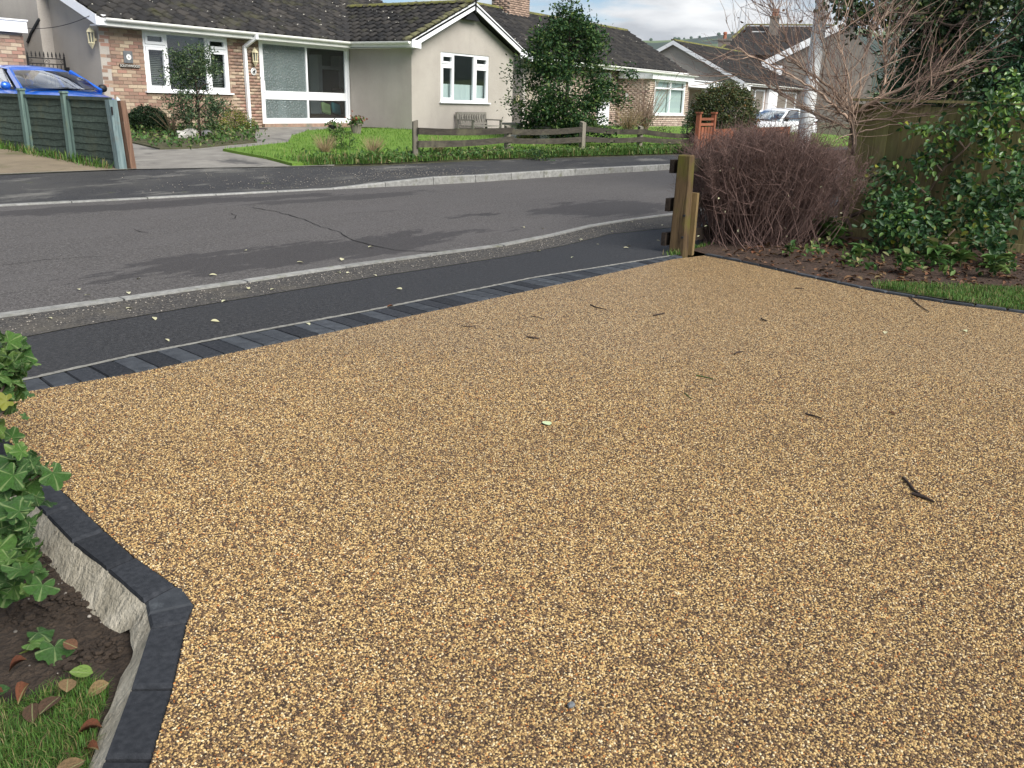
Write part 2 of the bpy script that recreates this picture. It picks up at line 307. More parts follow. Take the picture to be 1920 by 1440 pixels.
m, nt, b = newmat('headlamp_lens'); b.inputs['Base Color'].default_value = (.75, .78, .80, 1); setp(b, .12, .6); b.inputs['Coat Weight'].default_value = 1.0
M('black_trim', (.014, .014, .015), None, 6, .55, spec=.4)
M('tyre_rubber', (.018, .018, .018), None, 8, .8)
M('alloy', (.45, .45, .46), None, 6, .35, metal=.8)
M('terracotta', (.36, .14, .08), (.26, .10, .06), 6, .85)
M('chimney_brick', (.33, .235, .18), (.25, .175, .135), 5, .92, bmp=.6, bscale=30, bdist=.01, rnd=.25)
M('chimney_render', (.22, .20, .175), (.15, .135, .12), 3, .95, bmp=.6, bscale=40)
M('pole_paint', (.62, .63, .62), (.54, .55, .54), 3, .6)
M('aluminium', (.42, .43, .45), None, 6, .4, metal=.7)
M('white_rock', (.66, .64, .60), (.42, .40, .36), 9, .9, bmp=1.0, bscale=18, bdist=.03)
M('pebble_stone', (.22, .20, .175), (.12, .11, .095), 20, .8, rnd=.5)
M('bark', (.085, .062, .046), (.045, .033, .026), 18, .95, bmp=1.0, bscale=50, bdist=.01, stretch=(1, 1, .3))
M('pale_bark', (.36, .265, .20), (.20, .135, .10), 9, .9, bmp=.8, bscale=60, bdist=.006, stretch=(1, 1, .4), rnd=.25)
M('hedge_twig', (.17, .108, .092), (.10, .064, .056), 7, .9, rnd=.35)
M('dry_stalk', (.38, .29, .17), (.26, .19, .11), 10, .9, rnd=.3)
M('twig_bark', (.045, .030, .024), (.025, .018, .015), 20, .8)
leafmat('camellia_leaf', [(0, (.012, .042, .012)), (.45, (.024, .074, .020)), (.75, (.048, .115, .026)), (.93, (.10, .18, .032)), (1, (.28, .28, .03))], .48, .32, .15)
leafmat('camellia_young_leaf', [(0, (.05, .13, .025)), (.5, (.11, .22, .035)), (1, (.24, .36, .05))], .3, .55, .3)
leafmat('mallow_leaf', [(0, (.032, .090, .018)), (.5, (.060, .150, .028)), (.85, (.11, .22, .042)), (1, (.19, .30, .06))], .42, .4, .22, vein='fan')
leafmat('holly_leaf', [(0, (.014, .045, .016)), (.5, (.030, .078, .022)), (.8, (.065, .12, .028)), (1, (.14, .19, .045))], .62, .22, .15)
leafmat('conifer_spray', [(0, (.020, .058, .032)), (.6, (.038, .096, .046)), (1, (.07, .145, .055))], .7, .2, .1)
leafmat('ivy_leaf', [(0, (.012, .036, .012)), (.6, (.025, .060, .018)), (.9, (.05, .085, .02)), (1, (.28, .30, .08))], .5, .4, .15)
leafmat('topiary_leaf', [(0, (.008, .024, .008)), (.7, (.015, .040, .012)), (1, (.035, .060, .016))], .6, .3, .1)
leafmat('window_shrub_leaf', [(0, (.030, .062, .030)), (.6, (.06, .11, .042)), (1, (.17, .21, .085))], .5, .4, .2)
leafmat('clipped_bush_leaf', [(0, (.035, .060, .020)), (.5, (.06, .085, .026)), (.85, (.11, .11, .035)), (1, (.20, .10, .03))], .6, .3, .15)
leafmat('yellow_green_leaf', [(0, (.05, .08, .02)), (.5, (.12, .15, .025)), (1, (.26, .25, .03))], .6, .3, .2)
leafmat('weed_leaf', [(0, (.035, .085, .022)), (.5, (.075, .16, .035)), (.85, (.16, .22, .06)), (1, (.30, .26, .13))], .6, .3, .25)
leafmat('grass_blade', [(0, (.050, .115, .020)), (.6, (.085, .20, .030)), (.78, (.15, .23, .05)), (.9, (.26, .22, .09)), (1, (.30, .22, .12))], .6, .3, .3)
leafmat('bright_grass_blade', [(0, (.085, .185, .022)), (.7, (.125, .255, .03)), (1, (.23, .32, .07))], .6, .3, .3)
leafmat('dead_leaf', [(0, (.085, .050, .032)), (.4, (.15, .085, .055)), (.7, (.20, .075, .035)), (.9, (.24, .15, .08)), (1, (.30, .22, .10))], .8, .2, .1, vein='mid')
leafmat('pale_fallen_leaf', [(0, (.46, .44, .27)), (.6, (.56, .54, .38)), (1, (.48, .50, .30))], .7, .25, .1)
leafmat('red_leaf', [(0, (.20, .045, .03)), (1, (.30, .10, .045))], .7, .25, .1)
leafmat('rust_leaf', [(0, (.13, .045, .025)), (1, (.22, .085, .04))], .8, .2, .1, vein='mid')
m, nt, b = newmat('road_crack'); b.inputs['Base Color'].default_value = (.022, .021, .021, 1); setp(b, .9, .2)
M('red_roof_light', (.40, .08, .05), None, 5, .6)

# ------------------------------------------------------------------ mesh helpers
def link(o): COL.objects.link(o); return o
def inv_of(p):
    m = Matrix.Identity(4)
    q = p
    chain = []
    while q: chain.append(q); q = q.parent
    for q in reversed(chain): m = m @ q.matrix_parent_inverse @ q.matrix_basis
    return m.inverted()
def adopt(o, parent):
    if parent is not None: o.parent = parent; o.matrix_parent_inverse = inv_of(parent)
    return o
def npmesh(name, V, FS, mat, rnd=None, smooth=False):
    V = np.asarray(V, dtype=np.float32).reshape(-1, 3); me = bpy.data.meshes.new(name)
    FS = [np.asarray(f, dtype=np.int32) for f in FS if len(f)]
    tot = sum(f.size for f in FS); nf = sum(len(f) for f in FS)
    me.vertices.add(len(V)); me.vertices.foreach_set('co', V.ravel())
    me.loops.add(tot); me.polygons.add(nf)
    me.loops.foreach_set('vertex_index', np.concatenate([f.ravel() for f in FS]))
    ls = []; s = 0
    for f in FS:
        k = f.shape[1]; ls.append(s + np.arange(len(f)) * k); s += f.size
    me.polygons.foreach_set('loop_start', np.concatenate(ls).astype(np.int32))
    if smooth: me.polygons.foreach_set('use_smooth', np.ones(nf, dtype=bool))
    me.update(calc_edges=True); me.validate()
    if rnd is not None:
        a = me.attributes.new('rnd', 'FLOAT', 'FACE'); a.data.foreach_set('value', np.asarray(rnd, dtype=np.float32))
    if mat: me.materials.append(MATS[mat])
    return me
class MB:
    def __init__(self): self.v = []; self.f = []
    def add(self, vs, fs):
        o = len(self.v); self.v += [tuple(map(float, p)) for p in vs]; self.f += [tuple(i + o for i in q) for q in fs]; return self
    def box(self, x0, x1, y0, y1, z0, z1):
        return self.add([(x0, y0, z0), (x1, y0, z0), (x1, y1, z0), (x0, y1, z0), (x0, y0, z1), (x1, y0, z1), (x1, y1, z1), (x0, y1, z1)],
                        [(0, 3, 2, 1), (4, 5, 6, 7), (0, 1, 5, 4), (1, 2, 6, 5), (2, 3, 7, 6), (3, 0, 4, 7)])
    def prism(self, poly, off):                      # polygon (3-D points) swept by a vector
        n = len(poly); a = [np.asarray(p, float) for p in poly]; o = np.asarray(off, float)
        return self.add(a + [p + o for p in a], [tuple(range(n - 1, -1, -1)), tuple(range(n, 2 * n))] + [(i, (i + 1) % n, n + (i + 1) % n, n + i) for i in range(n)])
    def bar(self, a, b, w, h, up=(0, 0, 1), w2=None, h2=None):   # rectangular bar from a to b
        a = np.asarray(a, float); b = np.asarray(b, float); d = b - a; d /= np.linalg.norm(d); u = np.asarray(up, float)
        s = np.cross(d, u); s /= np.linalg.norm(s); u = np.cross(s, d); w2 = w2 or w; h2 = h2 or h; vs = []
        for p, ww, hh in ((a, w, h), (b, w2, h2)):
            for i, j in ((-1, -1), (1, -1), (1, 1), (-1, 1)): vs.append(p + s * ww / 2 * i + u * hh / 2 * j)
        return self.add(vs, [(0, 3, 2, 1), (4, 5, 6, 7), (0, 1, 5, 4), (1, 2, 6, 5), (2, 3, 7, 6), (3, 0, 4, 7)])
    def tube(self, pts, rad, n=8, cap=True):
        pts = [np.asarray(p, float) for p in pts]; k = len(pts); rad = [rad] * k if isinstance(rad, (int, float)) else rad
        o = len(self.v); up = np.array([0.13, 0.21, 0.97])
        for i, p in enumerate(pts):
            d = pts[min(i + 1, k - 1)] - pts[max(i - 1, 0)]; d = d / (np.linalg.norm(d) + 1e-9)
            s = np.cross(d, up if abs(d @ up) < .95 else np.array([1, 0, 0.0])); s /= np.linalg.norm(s); u = np.cross(s, d)
            for j in range(n):
                a = 2 * math.pi * j / n; self.v.append(tuple(p + (s * math.cos(a) + u * math.sin(a)) * rad[i]))
        for i in range(k - 1):
            for j in range(n): self.f.append((o + i * n + j, o + i * n + (j + 1) % n, o + (i + 1) * n + (j + 1) % n, o + (i + 1) * n + j))
        if cap: self.f.append(tuple(o + j for j in range(n - 1, -1, -1))); self.f.append(tuple(o + (k - 1) * n + j for j in range(n)))
        return self
    def lathe(self, c, prof, n=10, axis='z'):
        o = len(self.v)
        for r, h in prof:
            for j in range(n):
                a = 2 * math.pi * j / n; p = (r * math.cos(a), r * math.sin(a), h)
                if axis == 'x': p = (h, r * math.cos(a), r * math.sin(a))
                if axis == 'y': p = (r * math.cos(a), h, r * math.sin(a))
                self.v.append((c[0] + p[0], c[1] + p[1], c[2] + p[2]))
        k = len(prof)
        for i in range(k - 1):
            for j in range(n): self.f.append((o + i * n + j, o + i * n + (j + 1) % n, o + (i + 1) * n + (j + 1) % n, o + (i + 1) * n + j))
        self.f.append(tuple(o + j for j in range(n - 1, -1, -1))); self.f.append(tuple(o + (k - 1) * n + j for j in range(n))); return self
    def mesh(self, name, mat, smooth=False, bevel=0.0):
        me = bpy.data.meshes.new(name); me.from_pydata(self.v, [], self.f); me.update()
        if bevel:
            import bmesh
            bm = bmesh.new(); bm.from_mesh(me)
            bmesh.ops.bevel(bm, geom=list(bm.edges), offset=bevel, segments=1, affect='EDGES', clamp_overlap=True); bm.to_mesh(me); bm.free()
        if smooth:
            for p in me.polygons: p.use_smooth = True
        if mat: me.materials.append(MATS[mat])
        return me
    def build(self, name, mat, parent=None, smooth=False, bevel=0.0, stuff=False):
        o = link(bpy.data.objects.new(name, self.mesh(name, mat, smooth, bevel)))
        if stuff: o['kind'] = 'stuff'
        return adopt(o, parent)
def put(name, me, parent=None, loc=(0, 0, 0), rot=None, scale=None, stuff=False):
    o = link(bpy.data.objects.new(name, me)); o.location = loc
    if rot is not None: o.rotation_euler = rot
    if scale is not None: o.scale = scale
    if stuff: o['kind'] = 'stuff'
    return adopt(o, parent)
def putm(name, me, parent, mat4):
    o = link(bpy.data.objects.new(name, me)); o.matrix_basis = mat4; return adopt(o, parent)
def tag(o, label, cat, group=None):
    o['label'] = label; o['category'] = cat
    if group: o['group'] = group
    return o
def thing(name, loc, label, cat, group=None):
    o = link(bpy.data.objects.new(name, None)); o.location = tuple(map(float, loc)); o.empty_display_size = .2; return tag(o, label, cat, group)
def struct(o): o['kind'] = 'structure'; return o
def B(x0, x1, y0, y1, z0, z1): return MB().box(x0, x1, y0, y1, z0, z1)
# many twigs at once: paths (N,K,3), radii (N,K)
def twig_arrays(P, Rr, sides=3):
    N, K, _ = P.shape; d = np.gradient(P, axis=1); d /= np.linalg.norm(d, axis=2, keepdims=True) + 1e-9
    ref = np.array([.31, .17, .93]); s = np.cross(d, ref); s /= np.linalg.norm(s, axis=2, keepdims=True) + 1e-9; u = np.cross(s, d)
    an = np.arange(sides) * 2 * math.pi / sides
    V = P[:, :, None, :] + (s[:, :, None, :] * np.cos(an)[None, None, :, None] + u[:, :, None, :] * np.sin(an)[None, None, :, None]) * Rr[:, :, None, None]
    idx = np.arange(N * K * sides).reshape(N, K, sides); a = idx[:, :-1, :]; b_ = idx[:, 1:, :]
    Fq = np.stack([a, np.roll(a, -1, 2), np.roll(b_, -1, 2), b_], -1).reshape(-1, 4)
    rnd = np.repeat(RNG.random(N), (K - 1) * sides); return V.reshape(-1, 3), Fq, rnd
def leaf_arrays(C, D, Nn, L, Wd, fold=.25):          # centres, growing directions, normals, lengths, widths
    D = D / (np.linalg.norm(D, axis=1, keepdims=True) + 1e-9); s = np.cross(D, Nn); s /= np.linalg.norm(s, axis=1, keepdims=True) + 1e-9; n = np.cross(s, D)
    L = np.broadcast_to(L, len(C))[:, None]; Wd = np.broadcast_to(Wd, len(C))[:, None]
    b_ = C - D * L / 2; t = C + D * L / 2
    l1 = C - D * L * .2 + s * Wd * .45 + n * Wd * fold; l2 = C + D * L * .18 + s * Wd * .42 + n * Wd * fold
    r1 = C - D * L * .2 - s * Wd * .45 + n * Wd * fold; r2 = C + D * L * .18 - s * Wd * .42 + n * Wd * fold
    V = np.stack([b_, l1, l2, t, r2, r1], 1).reshape(-1, 3); i = np.arange(len(C))[:, None] * 6
    Fq = np.concatenate([i + np.array([[0, 3, 2, 1]]), i + np.array([[0, 5, 4, 3]])], 0); rnd = RNG.random(len(C)); return V, Fq, np.concatenate([rnd, rnd])
def rdirs(n, up=0.0):
    v = RNG.normal(size=(n, 3)); v[:, 2] += up; return v / np.linalg.norm(v, axis=1, keepdims=True)
def blade_arrays(Pb, h, lean, w):
    n = len(Pb); a = RNG.random(n) * 2 * math.pi; dirv = np.stack([np.cos(a), np.sin(a), np.zeros(n)], 1); side = np.stack([-np.sin(a), np.cos(a), np.zeros(n)], 1)
    h = np.broadcast_to(h, n)[:, None]; ln = lean * RNG.random(n)[:, None]
    up = np.array([0, 0, 1.0]); mid = Pb + up * h * .6 + dirv * h * ln * .35; tip = Pb + up * h * (1 - .35 * ln) + dirv * h * ln
    V = np.stack([Pb - side * w, Pb + side * w, mid + side * w * .75, mid - side * w * .75, tip], 1).reshape(-1, 3); i = np.arange(n)[:, None] * 5
    r = RNG.random(n); return V, i + np.array([[0, 1, 2, 3]]), i + np.array([[3, 2, 4]]), np.concatenate([r, r])
def inpoly(P, poly):
    x, y = P[:, 0], P[:, 1]; c = np.zeros(len(P), bool); n = len(poly)
    for i in range(n):
        x1, y1 = poly[i][0], poly[i][1]; x2, y2 = poly[i - 1][0], poly[i - 1][1]
        k = ((y1 > y) != (y2 > y)) & (x < (x2 - x1) * (y - y1) / (y2 - y1 + 1e-12) + x1); c ^= k
    return c
def scatter(poly, n):
    poly = np.asarray([p[:2] for p in poly]); lo, hi = poly.min(0), poly.max(0); out = []
    while sum(map(len, out)) < n:
        q = lo + RNG.random((n * 2, 2)) * (hi - lo); out.append(q[inpoly(q, poly)])
    return np.concatenate(out)[:n]
def sheet(name, poly, zf, mat, cuts=0, kind='structure', parent=None, skirt=0.0):
    import bmesh
    bm = bmesh.new(); f = bm.faces.new([bm.verts.new((p[0], p[1], 0)) for p in poly]); f.normal_update()
    if f.normal.z < 0: f.normal_flip()
    bmesh.ops.triangulate(bm, faces=bm.faces[:])
    for _ in range(cuts):
        e = [q for q in bm.edges if q.calc_length() > .5]
        if e: bmesh.ops.subdivide_edges(bm, edges=e, cuts=1); bmesh.ops.triangulate(bm, faces=bm.faces[:])
    for v in bm.verts: v.co.z = float(zf(v.co.x, v.co.y))
    if skirt:
        r = bmesh.ops.extrude_edge_only(bm, edges=[e for e in bm.edges if e.is_boundary])
        for v in [q for q in r['geom'] if isinstance(q, bmesh.types.BMVert)]: v.co.z -= skirt
    me = bpy.data.meshes.new(name); bm.to_mesh(me); bm.free(); me.materials.append(MATS[mat])
    o = link(bpy.data.objects.new(name, me)); adopt(o, parent)
    if kind: o['kind'] = kind
    return o
def strip(name, A, Bp, nv, mat, zf=None, kind='structure'):
    A = np.asarray(A, float); Bp = np.asarray(Bp, float); n = len(A); t = np.linspace(0, 1, nv + 1)
    V = A[:, None, :] * (1 - t)[None, :, None] + Bp[:, None, :] * t[None, :, None]
    if zf is not None: V[:, :, 2] = zf(V[:, :, 0], V[:, :, 1])
    i = np.arange(n * (nv + 1)).reshape(n, nv + 1)
    q = np.stack([i[:-1, :-1], i[1:, :-1], i[1:, 1:], i[:-1, 1:]], -1).reshape(-1, 4)
    o = put(name, npmesh(name, V, [q], mat, smooth=True)); o['kind'] = kind; return o
def resample(P, step):
    P = np.asarray(P, float); L = np.concatenate([[0], np.cumsum(np.linalg.norm(np.diff(P, axis=0), axis=1))])
    s = np.arange(0, L[-1] + 1e-6, step); return np.stack([np.interp(s, L, P[:, k]) for k in range(P.shape[1])], 1)
# ------------------------------------------------------------------ the ground, road, pavements
NK = np.array([g(x, y)[:2] for x, y in [(-330, 634), (0, 590), (350, 542), (700, 490), (960, 456), (1045, 437), (1110, 421), (1180, 411), (1258, 401)]] + [(13.5, 4.35), (20, 3.2), (32, 1.0), (60, -4.5)])
SE = np.array([g(x, y)[:2] for x, y in [(-330, 706), (11, 639), (150, 612), (383, 572), (693, 521), (960, 480), (1065, 459), (1144, 439), (1252, 428)]] + [(13.5, 3.6), (20, 2.4), (32, .2), (60, -5.3)])
BO = np.array([g(x, y)[:2] for x, y in [(-330, 792), (50, 710), (250, 665), (450, 626), (700, 580), (1000, 520), (1265, 478)]] + [(9.5, 3.05), (13.5, 2.4), (20, 1.2), (32, -1.0), (60, -6.5)])
yN = lambda X: np.interp(X, NK[:, 0], NK[:, 1]); yS = lambda X: np.interp(X, SE[:, 0], SE[:, 1]); yO = lambda X: np.interp(X, BO[:, 0], BO[:, 1])
grd = MB().add([(-4000, -4000, -.25), (4000, -4000, -.25), (4000, 4000, -.25), (-4000, 4000, -.25)], [(0, 1, 2, 3)]).build('ground', 'far_field'); struct(grd)
XS = np.concatenate([np.arange(0.2, 12, .2), np.arange(12, 61, 1.0)]); XF = np.concatenate([np.arange(-30, 0, 2.0), np.arange(0, 25, .4), np.arange(25, 61, 1.0)])
def line(X, yf, z): return np.stack([X, yf(X), np.zeros(len(X)) + z], 1)
XR = np.concatenate([np.arange(-30, 0, 2.0), np.arange(0, 60.5, .5)])
road = strip('road', line(XR, lambda x: np.where(x < NK[0, 0], NK[0, 1] + (NK[0, 0] - x) * .15, yN(x)), -.004), line(XR, yfar, -.004), 6, 'road_tarmac')
strip('near_pavement', line(XS, yO, 0), line(XS, yS, 0), 2, 'new_tarmac')
strip('near_pavement_margin', line(XS, yS, .003), line(XS, yN, .001), 2, 'old_tarmac')
fa = line(XF, yfar, 0); fa[:, 2] = kerbup(XF) - .009; fa[:, 1] += .06; fb = line(XF, yback, .15)
strip('far_pavement', fa, fb, 4, 'far_tarmac')
gb = line(XF, lambda x: 0 * x + 62, 0); strip('garden_ground', line(XF, yback, .15), gb, 60, 'garden_soil', zf=gz)
def kerbs(name, yf, x0, x1, w, ztop, label_mat, face, side):
    root = struct(link(bpy.data.objects.new(name, None)))
    X = np.linspace(x0, x1, 600); P = resample(np.stack([X, yf(X)], 1), .915)
    for i in range(len(P) - 1):
        a, b_ = P[i], P[i + 1]; d = (b_ - a) / np.linalg.norm(b_ - a); n = np.array([-d[1], d[0]]) * side
        a = a + d * .006; b_ = b_ - d * .006; za, zb = float(ztop(a[0])), float(ztop(b_[0])); jit = random.uniform(-.0015, .0015)
        q = []
        for p, z in ((a, za), (b_, zb)):
            z += jit
            q += [(*(p), -face), (*(p), z - .012), (*(p + n * .012), z), (*(p + n * w), z), (*(p + n * w), -face)]
        MB().add(q, [(0, 1, 6, 5), (1, 2, 7, 6), (2, 3, 8, 7), (3, 4, 9, 8), (0, 4, 3, 2, 1), (5, 6, 7, 8, 9)]).build('kerb_stone', label_mat, root)
kerbs('near_kerb', lambda x: yN(x), .6, 12, .095, lambda x: .014, 'kerb_concrete', .1, -1)
kerbs('far_kerb', yfar, -2, 30, .10, lambda x: float(kerbup(x)), 'kerb_concrete', .1, 1)
# cracks across the road
ckr = [([(0, 497), (80, 487), (115, 485), (150, 482), (218, 479)], .016), ([(252, 428), (262, 433), (282, 436)], .03), ([(434, 399), (444, 404), (441, 410), (430, 411)], .022),
       ([(470, 388), (520, 397), (560, 408), (600, 424), (640, 436), (655, 448), (690, 458), (740, 468), (830, 472), (880, 478)], .028), ([(0, 552), (45, 543)], .02), ([(640, 400), (690, 398), (760, 393)], .02)]
for pts, w in ckr:
    P = np.array([g(x, y, 0)[:2] for x, y in pts]); P = resample(P, .12); P += RNG.normal(size=P.shape) * .012
    A = []; Bq = []
    for i, p in enumerate(P):
        d = P[min(i + 1, len(P) - 1)] - P[max(i - 1, 0)]; n = np.array([-d[1], d[0]]) / (np.linalg.norm(d) + 1e-9) * w * random.uniform(.1, .35) * (0.3 if i in (0, len(P) - 1) else 1)
        A.append((*(p + n), .0005)); Bq.append((*(p - n), .0005))
    k = len(A); MB().add(A + Bq, [(i, k + i, k + i + 1, i + 1) for i in range(k - 1)]).build('crack', 'road_crack', road)

# ------------------------------------------------------------------ resin driveway and its edging
LI = [g(330, 1098), g(253, 1045), g(197, 995)]; LO = [g(270, 1130), g(200, 1068), g(135, 1017)]
dI = np.array([.052, .238, 0]);
for k in range(7): LI.append(LI[-1] + dI); LO.append(LO[-1] + dI)
DI = [g(352, 1165), g(325, 1290), g(285, 1423)]; DO = [g(280, 1177), g(243, 1292), g(193, 1423)]
dD = DI[-1] - DI[-2]
for k in range(5): DI.append(DI[-1] + dD); DO.append(DO[-1] + dD)
RE = [g(1262, 486), g(1320, 479), g(1400, 494), g(1500, 517), g(1640, 547), g(1780, 570), g(1920, 588)] + [np.array([6.95, -.8, 0]), np.array([6.8, -3, 0])]
BI = [g(60, 733), g(250, 700), g(500, 648), g(800, 586), g(1100, 522), g(1262, 486)]
poly = [*BI, *RE[1:], np.array([DI[-1][0], -3, 0]), *DI[::-1], g(365, 1135), *LI]
sheet('resin_driveway', poly, lambda x, y: 0.0, 'resin_bound_gravel', skirt=.05)
edging = struct(link(bpy.data.objects.new('block_edging', None)))
def blockpoly(pts, mat, z=.004, h=.08):
    c = np.mean([p[:2] for p in pts], 0); q = [c + (np.array(p[:2]) - c) * .952 for p in pts]; z += random.uniform(-.002, .002)
    bev = .009; top = [c + (p - c) * (1 - bev / max(.03, np.linalg.norm(p - c))) for p in q]; n = len(q); m = MB()
    m.add([(*p, z - h) for p in q] + [(*p, z - bev) for p in q] + [(*p, z) for p in top],
          [(i, (i + 1) % n, n + (i + 1) % n, n + i) for i in range(n)] + [(n + i, n + (i + 1) % n, 2 * n + (i + 1) % n, 2 * n + i) for i in range(n)] + [tuple(range(2 * n, 3 * n))])
    a = sum(q[i][0] * q[(i + 1) % n][1] - q[(i + 1) % n][0] * q[i][1] for i in range(n))
    if a < 0: m.f = [tuple(reversed(f)) for f in m.f]
    return m.build('block', mat, edging)
for i in range(len(LI) - 1): blockpoly([LI[i], LI[i + 1], LO[i + 1], LO[i]], 'edging_block')
for i in range(len(DI) - 1): blockpoly([DO[i], DO[i + 1], DI[i + 1], DI[i]], 'edging_block')
mid_o = (LO[0] + DO[0]) / 2
blockpoly([LO[0], LI[0], g(345, 1100), g(366, 1133), mid_o], 'edging_block_weathered_sheen'); blockpoly([mid_o, g(366, 1133), DI[0], DO[0]], 'edging_block')
ob = resample(np.array([g(20, 716)[:2], *[g(x, y)[:2] for x, y in [(50, 710), (250, 665), (450, 626), (700, 580), (1000, 520), (1265, 478)]]]), .122)
ib = np.array([p[:2] for p in BI]); ib = np.concatenate([[ib[0] - (ib[1] - ib[0]) * .1], ib, [ib[-1] + (ib[-1] - ib[-2])]])
def ib_at(p):                                          # the resin edge straight across from a point of the outer line
    x = p[0] - .045; return np.array([x, np.interp(x, ib[:, 0], ib[:, 1])])
for i in range(len(ob) - 1):
    a, b_ = ob[i], ob[i + 1]; d = (b_ - a) / np.linalg.norm(b_ - a); a = a - np.array([-d[1], d[0]]) * .022; b2 = b_ - np.array([-d[1], d[0]]) * .022
    blockpoly([a, b2, ib_at(b2), ib_at(a)], 'edging_block_weathered_sheen' if random.random() < .22 + .016 * i else 'edging_block')  # paler blocks grow more frequent to the right: sheen painted as colour
ob2 = resample(ob, .03); A = [(p[0], p[1] + .002 + random.uniform(-.006, .005), .004) for p in ob2]; Bq = [(p[0] - .002, p[1] - .024, .0015) for p in ob2]
strip('mortar_strip', A, Bq, 1, 'mortar_bed')
rr = resample(np.array([p[:2] for p in RE[1:]]), .21)
for i in range(len(rr) - 1):
    a, b_ = rr[i], rr[i + 1]; d = (b_ - a) / np.linalg.norm(b_ - a); n = np.array([-d[1], d[0]]) * .05
    blockpoly([a, b_, b_ + n, a + n], 'edging_block_weathered_sheen', z=.016)
# concrete haunching behind the left edging
hb = []
for lst in (list(reversed(LO)), DO): hb += [p[:2] for p in lst]
hb = resample(np.array(hb), .03); A = []; M1 = []; Bq = []
for i, p in enumerate(hb):
    d = hb[min(i + 1, len(hb) - 1)] - hb[max(i - 1, 0)]; n = np.array([d[1], -d[0]]) / np.linalg.norm(d); low = np.clip((p[1] - 1.95) / .15, 0, 1)
    w = (.05 + .055 * low) * (1 + .12 * math.sin(i * .31) + .06 * math.sin(i * 1.1)); n = -n if (n @ np.array([-1, 0.3])) < 0 else n
    A.append((*(p + n * -.004), -.006)); Bq.append((*(p + n * w), -.062 - .08 * low))
A = np.array(A); Bq = np.array(Bq); hn = strip('concrete_haunch', A, Bq, 4, 'haunch_concrete')
for v in hn.data.vertices: v.co.z += random.uniform(-.002, .002)
# left bed: soil falling away from the edging, turf at the near end
def bedz(x, y): return -.085 + .035 * np.clip((1.75 - y) / .5, 0, 1) + .012 * np.sin(x * 17 + y * 5) * np.cos(y * 13 - x * 7)
bl = [*(p[:2] for p in reversed(LO)), *(p[:2] for p in DO), (-3, -2.5), (-5, 2), (-3, 5.0), (1.6, 4.4)]
sheet('planting_bed', bl, bedz, 'soil', cuts=5)
GP = [g(205, 1285, -.06), g(150, 1262, -.06), g(60, 1292, -.06), g(-60, 1330, -.06), g(-300, 1600, -.06), g(150, 1600, -.06), g(165, 1440, -.06), g(190, 1340, -.06)]
sheet('turf_patch', GP, lambda x, y: bedz(x, y) + .008, 'turf_soil', cuts=3)
# right bed and lawn
RB = [*(p[:2] + np.array([.015, .0]) for p in RE[1:]), (12, -3), (12, 2.6), (9.6, 3.02), (7.95, 3.2)]
def rbz(x, y): return .004 + .03 * np.clip((x - 7.3) / 1.5, 0, 1) + .012 * np.sin(x * 9 + y * 4) * np.cos(y * 11)
sheet('right_planting_bed', RB, rbz, 'leaf_litter', cuts=5)
LP = [g(1640, 541), g(1632, 533), g(1700, 537), g(1800, 541), g(1920, 548), g(2060, 556), np.array([8.0, -2.5, 0]), np.array([6.9, -2.5, 0]), RE[7] + np.array([.07, 0, 0]), RE[6] + np.array([.07, 0, 0]), RE[5] + np.array([.07, 0, 0])]
sheet('right_lawn', LP, lambda x, y: rbz(x, y) + .008, 'turf_soil', cuts=3)
sheet('neighbour_garden', [(10.05, 2.75), (60, -6.6), (60, -40), (10.05, -40)], lambda x, y: -.01, 'garden_soil')
# far side: neighbour's drive, concrete drive and path, lawn, flower bed
def dz(k): return lambda x, y: gz(x, y) + k
NDp = [(3.0, yback(3.0)), (8.18, yback(8.18)), (8.18, 19.3), (3.0, 19.3)]; sheet('neighbour_drive', NDp, dz(.006), 'brown_concrete', cuts=4)
CD = [(8.25, yback(8.25)), *[(x, yback(x)) for x in np.arange(8.6, 11.6, .3)], (13.5, 13.2), (19.0, 16.3), (19.0, 18.18), (8.25, 18.18)]
sheet('concrete_drive', CD, dz(.004), 'old_concrete', cuts=5)
lawn_px = [(548, 312), (500, 299), (455, 291), (418, 284), (470, 279), (540, 271), (548, 258), (580, 248), (652, 243)]
LWN = [onT(x, y)[:2] for x, y in lawn_px] + [(19.0, 16.6), (19.2, 15.5), (23.8, 15.45), (26, 16.2), (38, 14.6), (38, yback(38) + .5)] + [(x, yback(x) + .38) for x in np.arange(36, 11.2, -1.2)]
sheet('lawn', LWN, dz(.05), 'lawn_turf', cuts=5, skirt=.05)
FB = [onT(x, y)[:2] for x, y in [(252, 270), (300, 281), (370, 279), (440, 272), (482, 268), (478, 258)]] + [(15.6, 18.15), (11.6, 18.15), (10.3, 17.2)]
sheet('flower_bed', FB, dz(.03), 'garden_soil', cuts=4, skirt=.04)
edgm = np.array([(x, yback(x)) for x in np.arange(2.0, 11.4, .3)])
strip('pavement_edging', [(p[0], p[1] - .03, .165) for p in edgm], [(p[0], p[1] + .03, .165) for p in edgm], 1, 'mortar_bed')

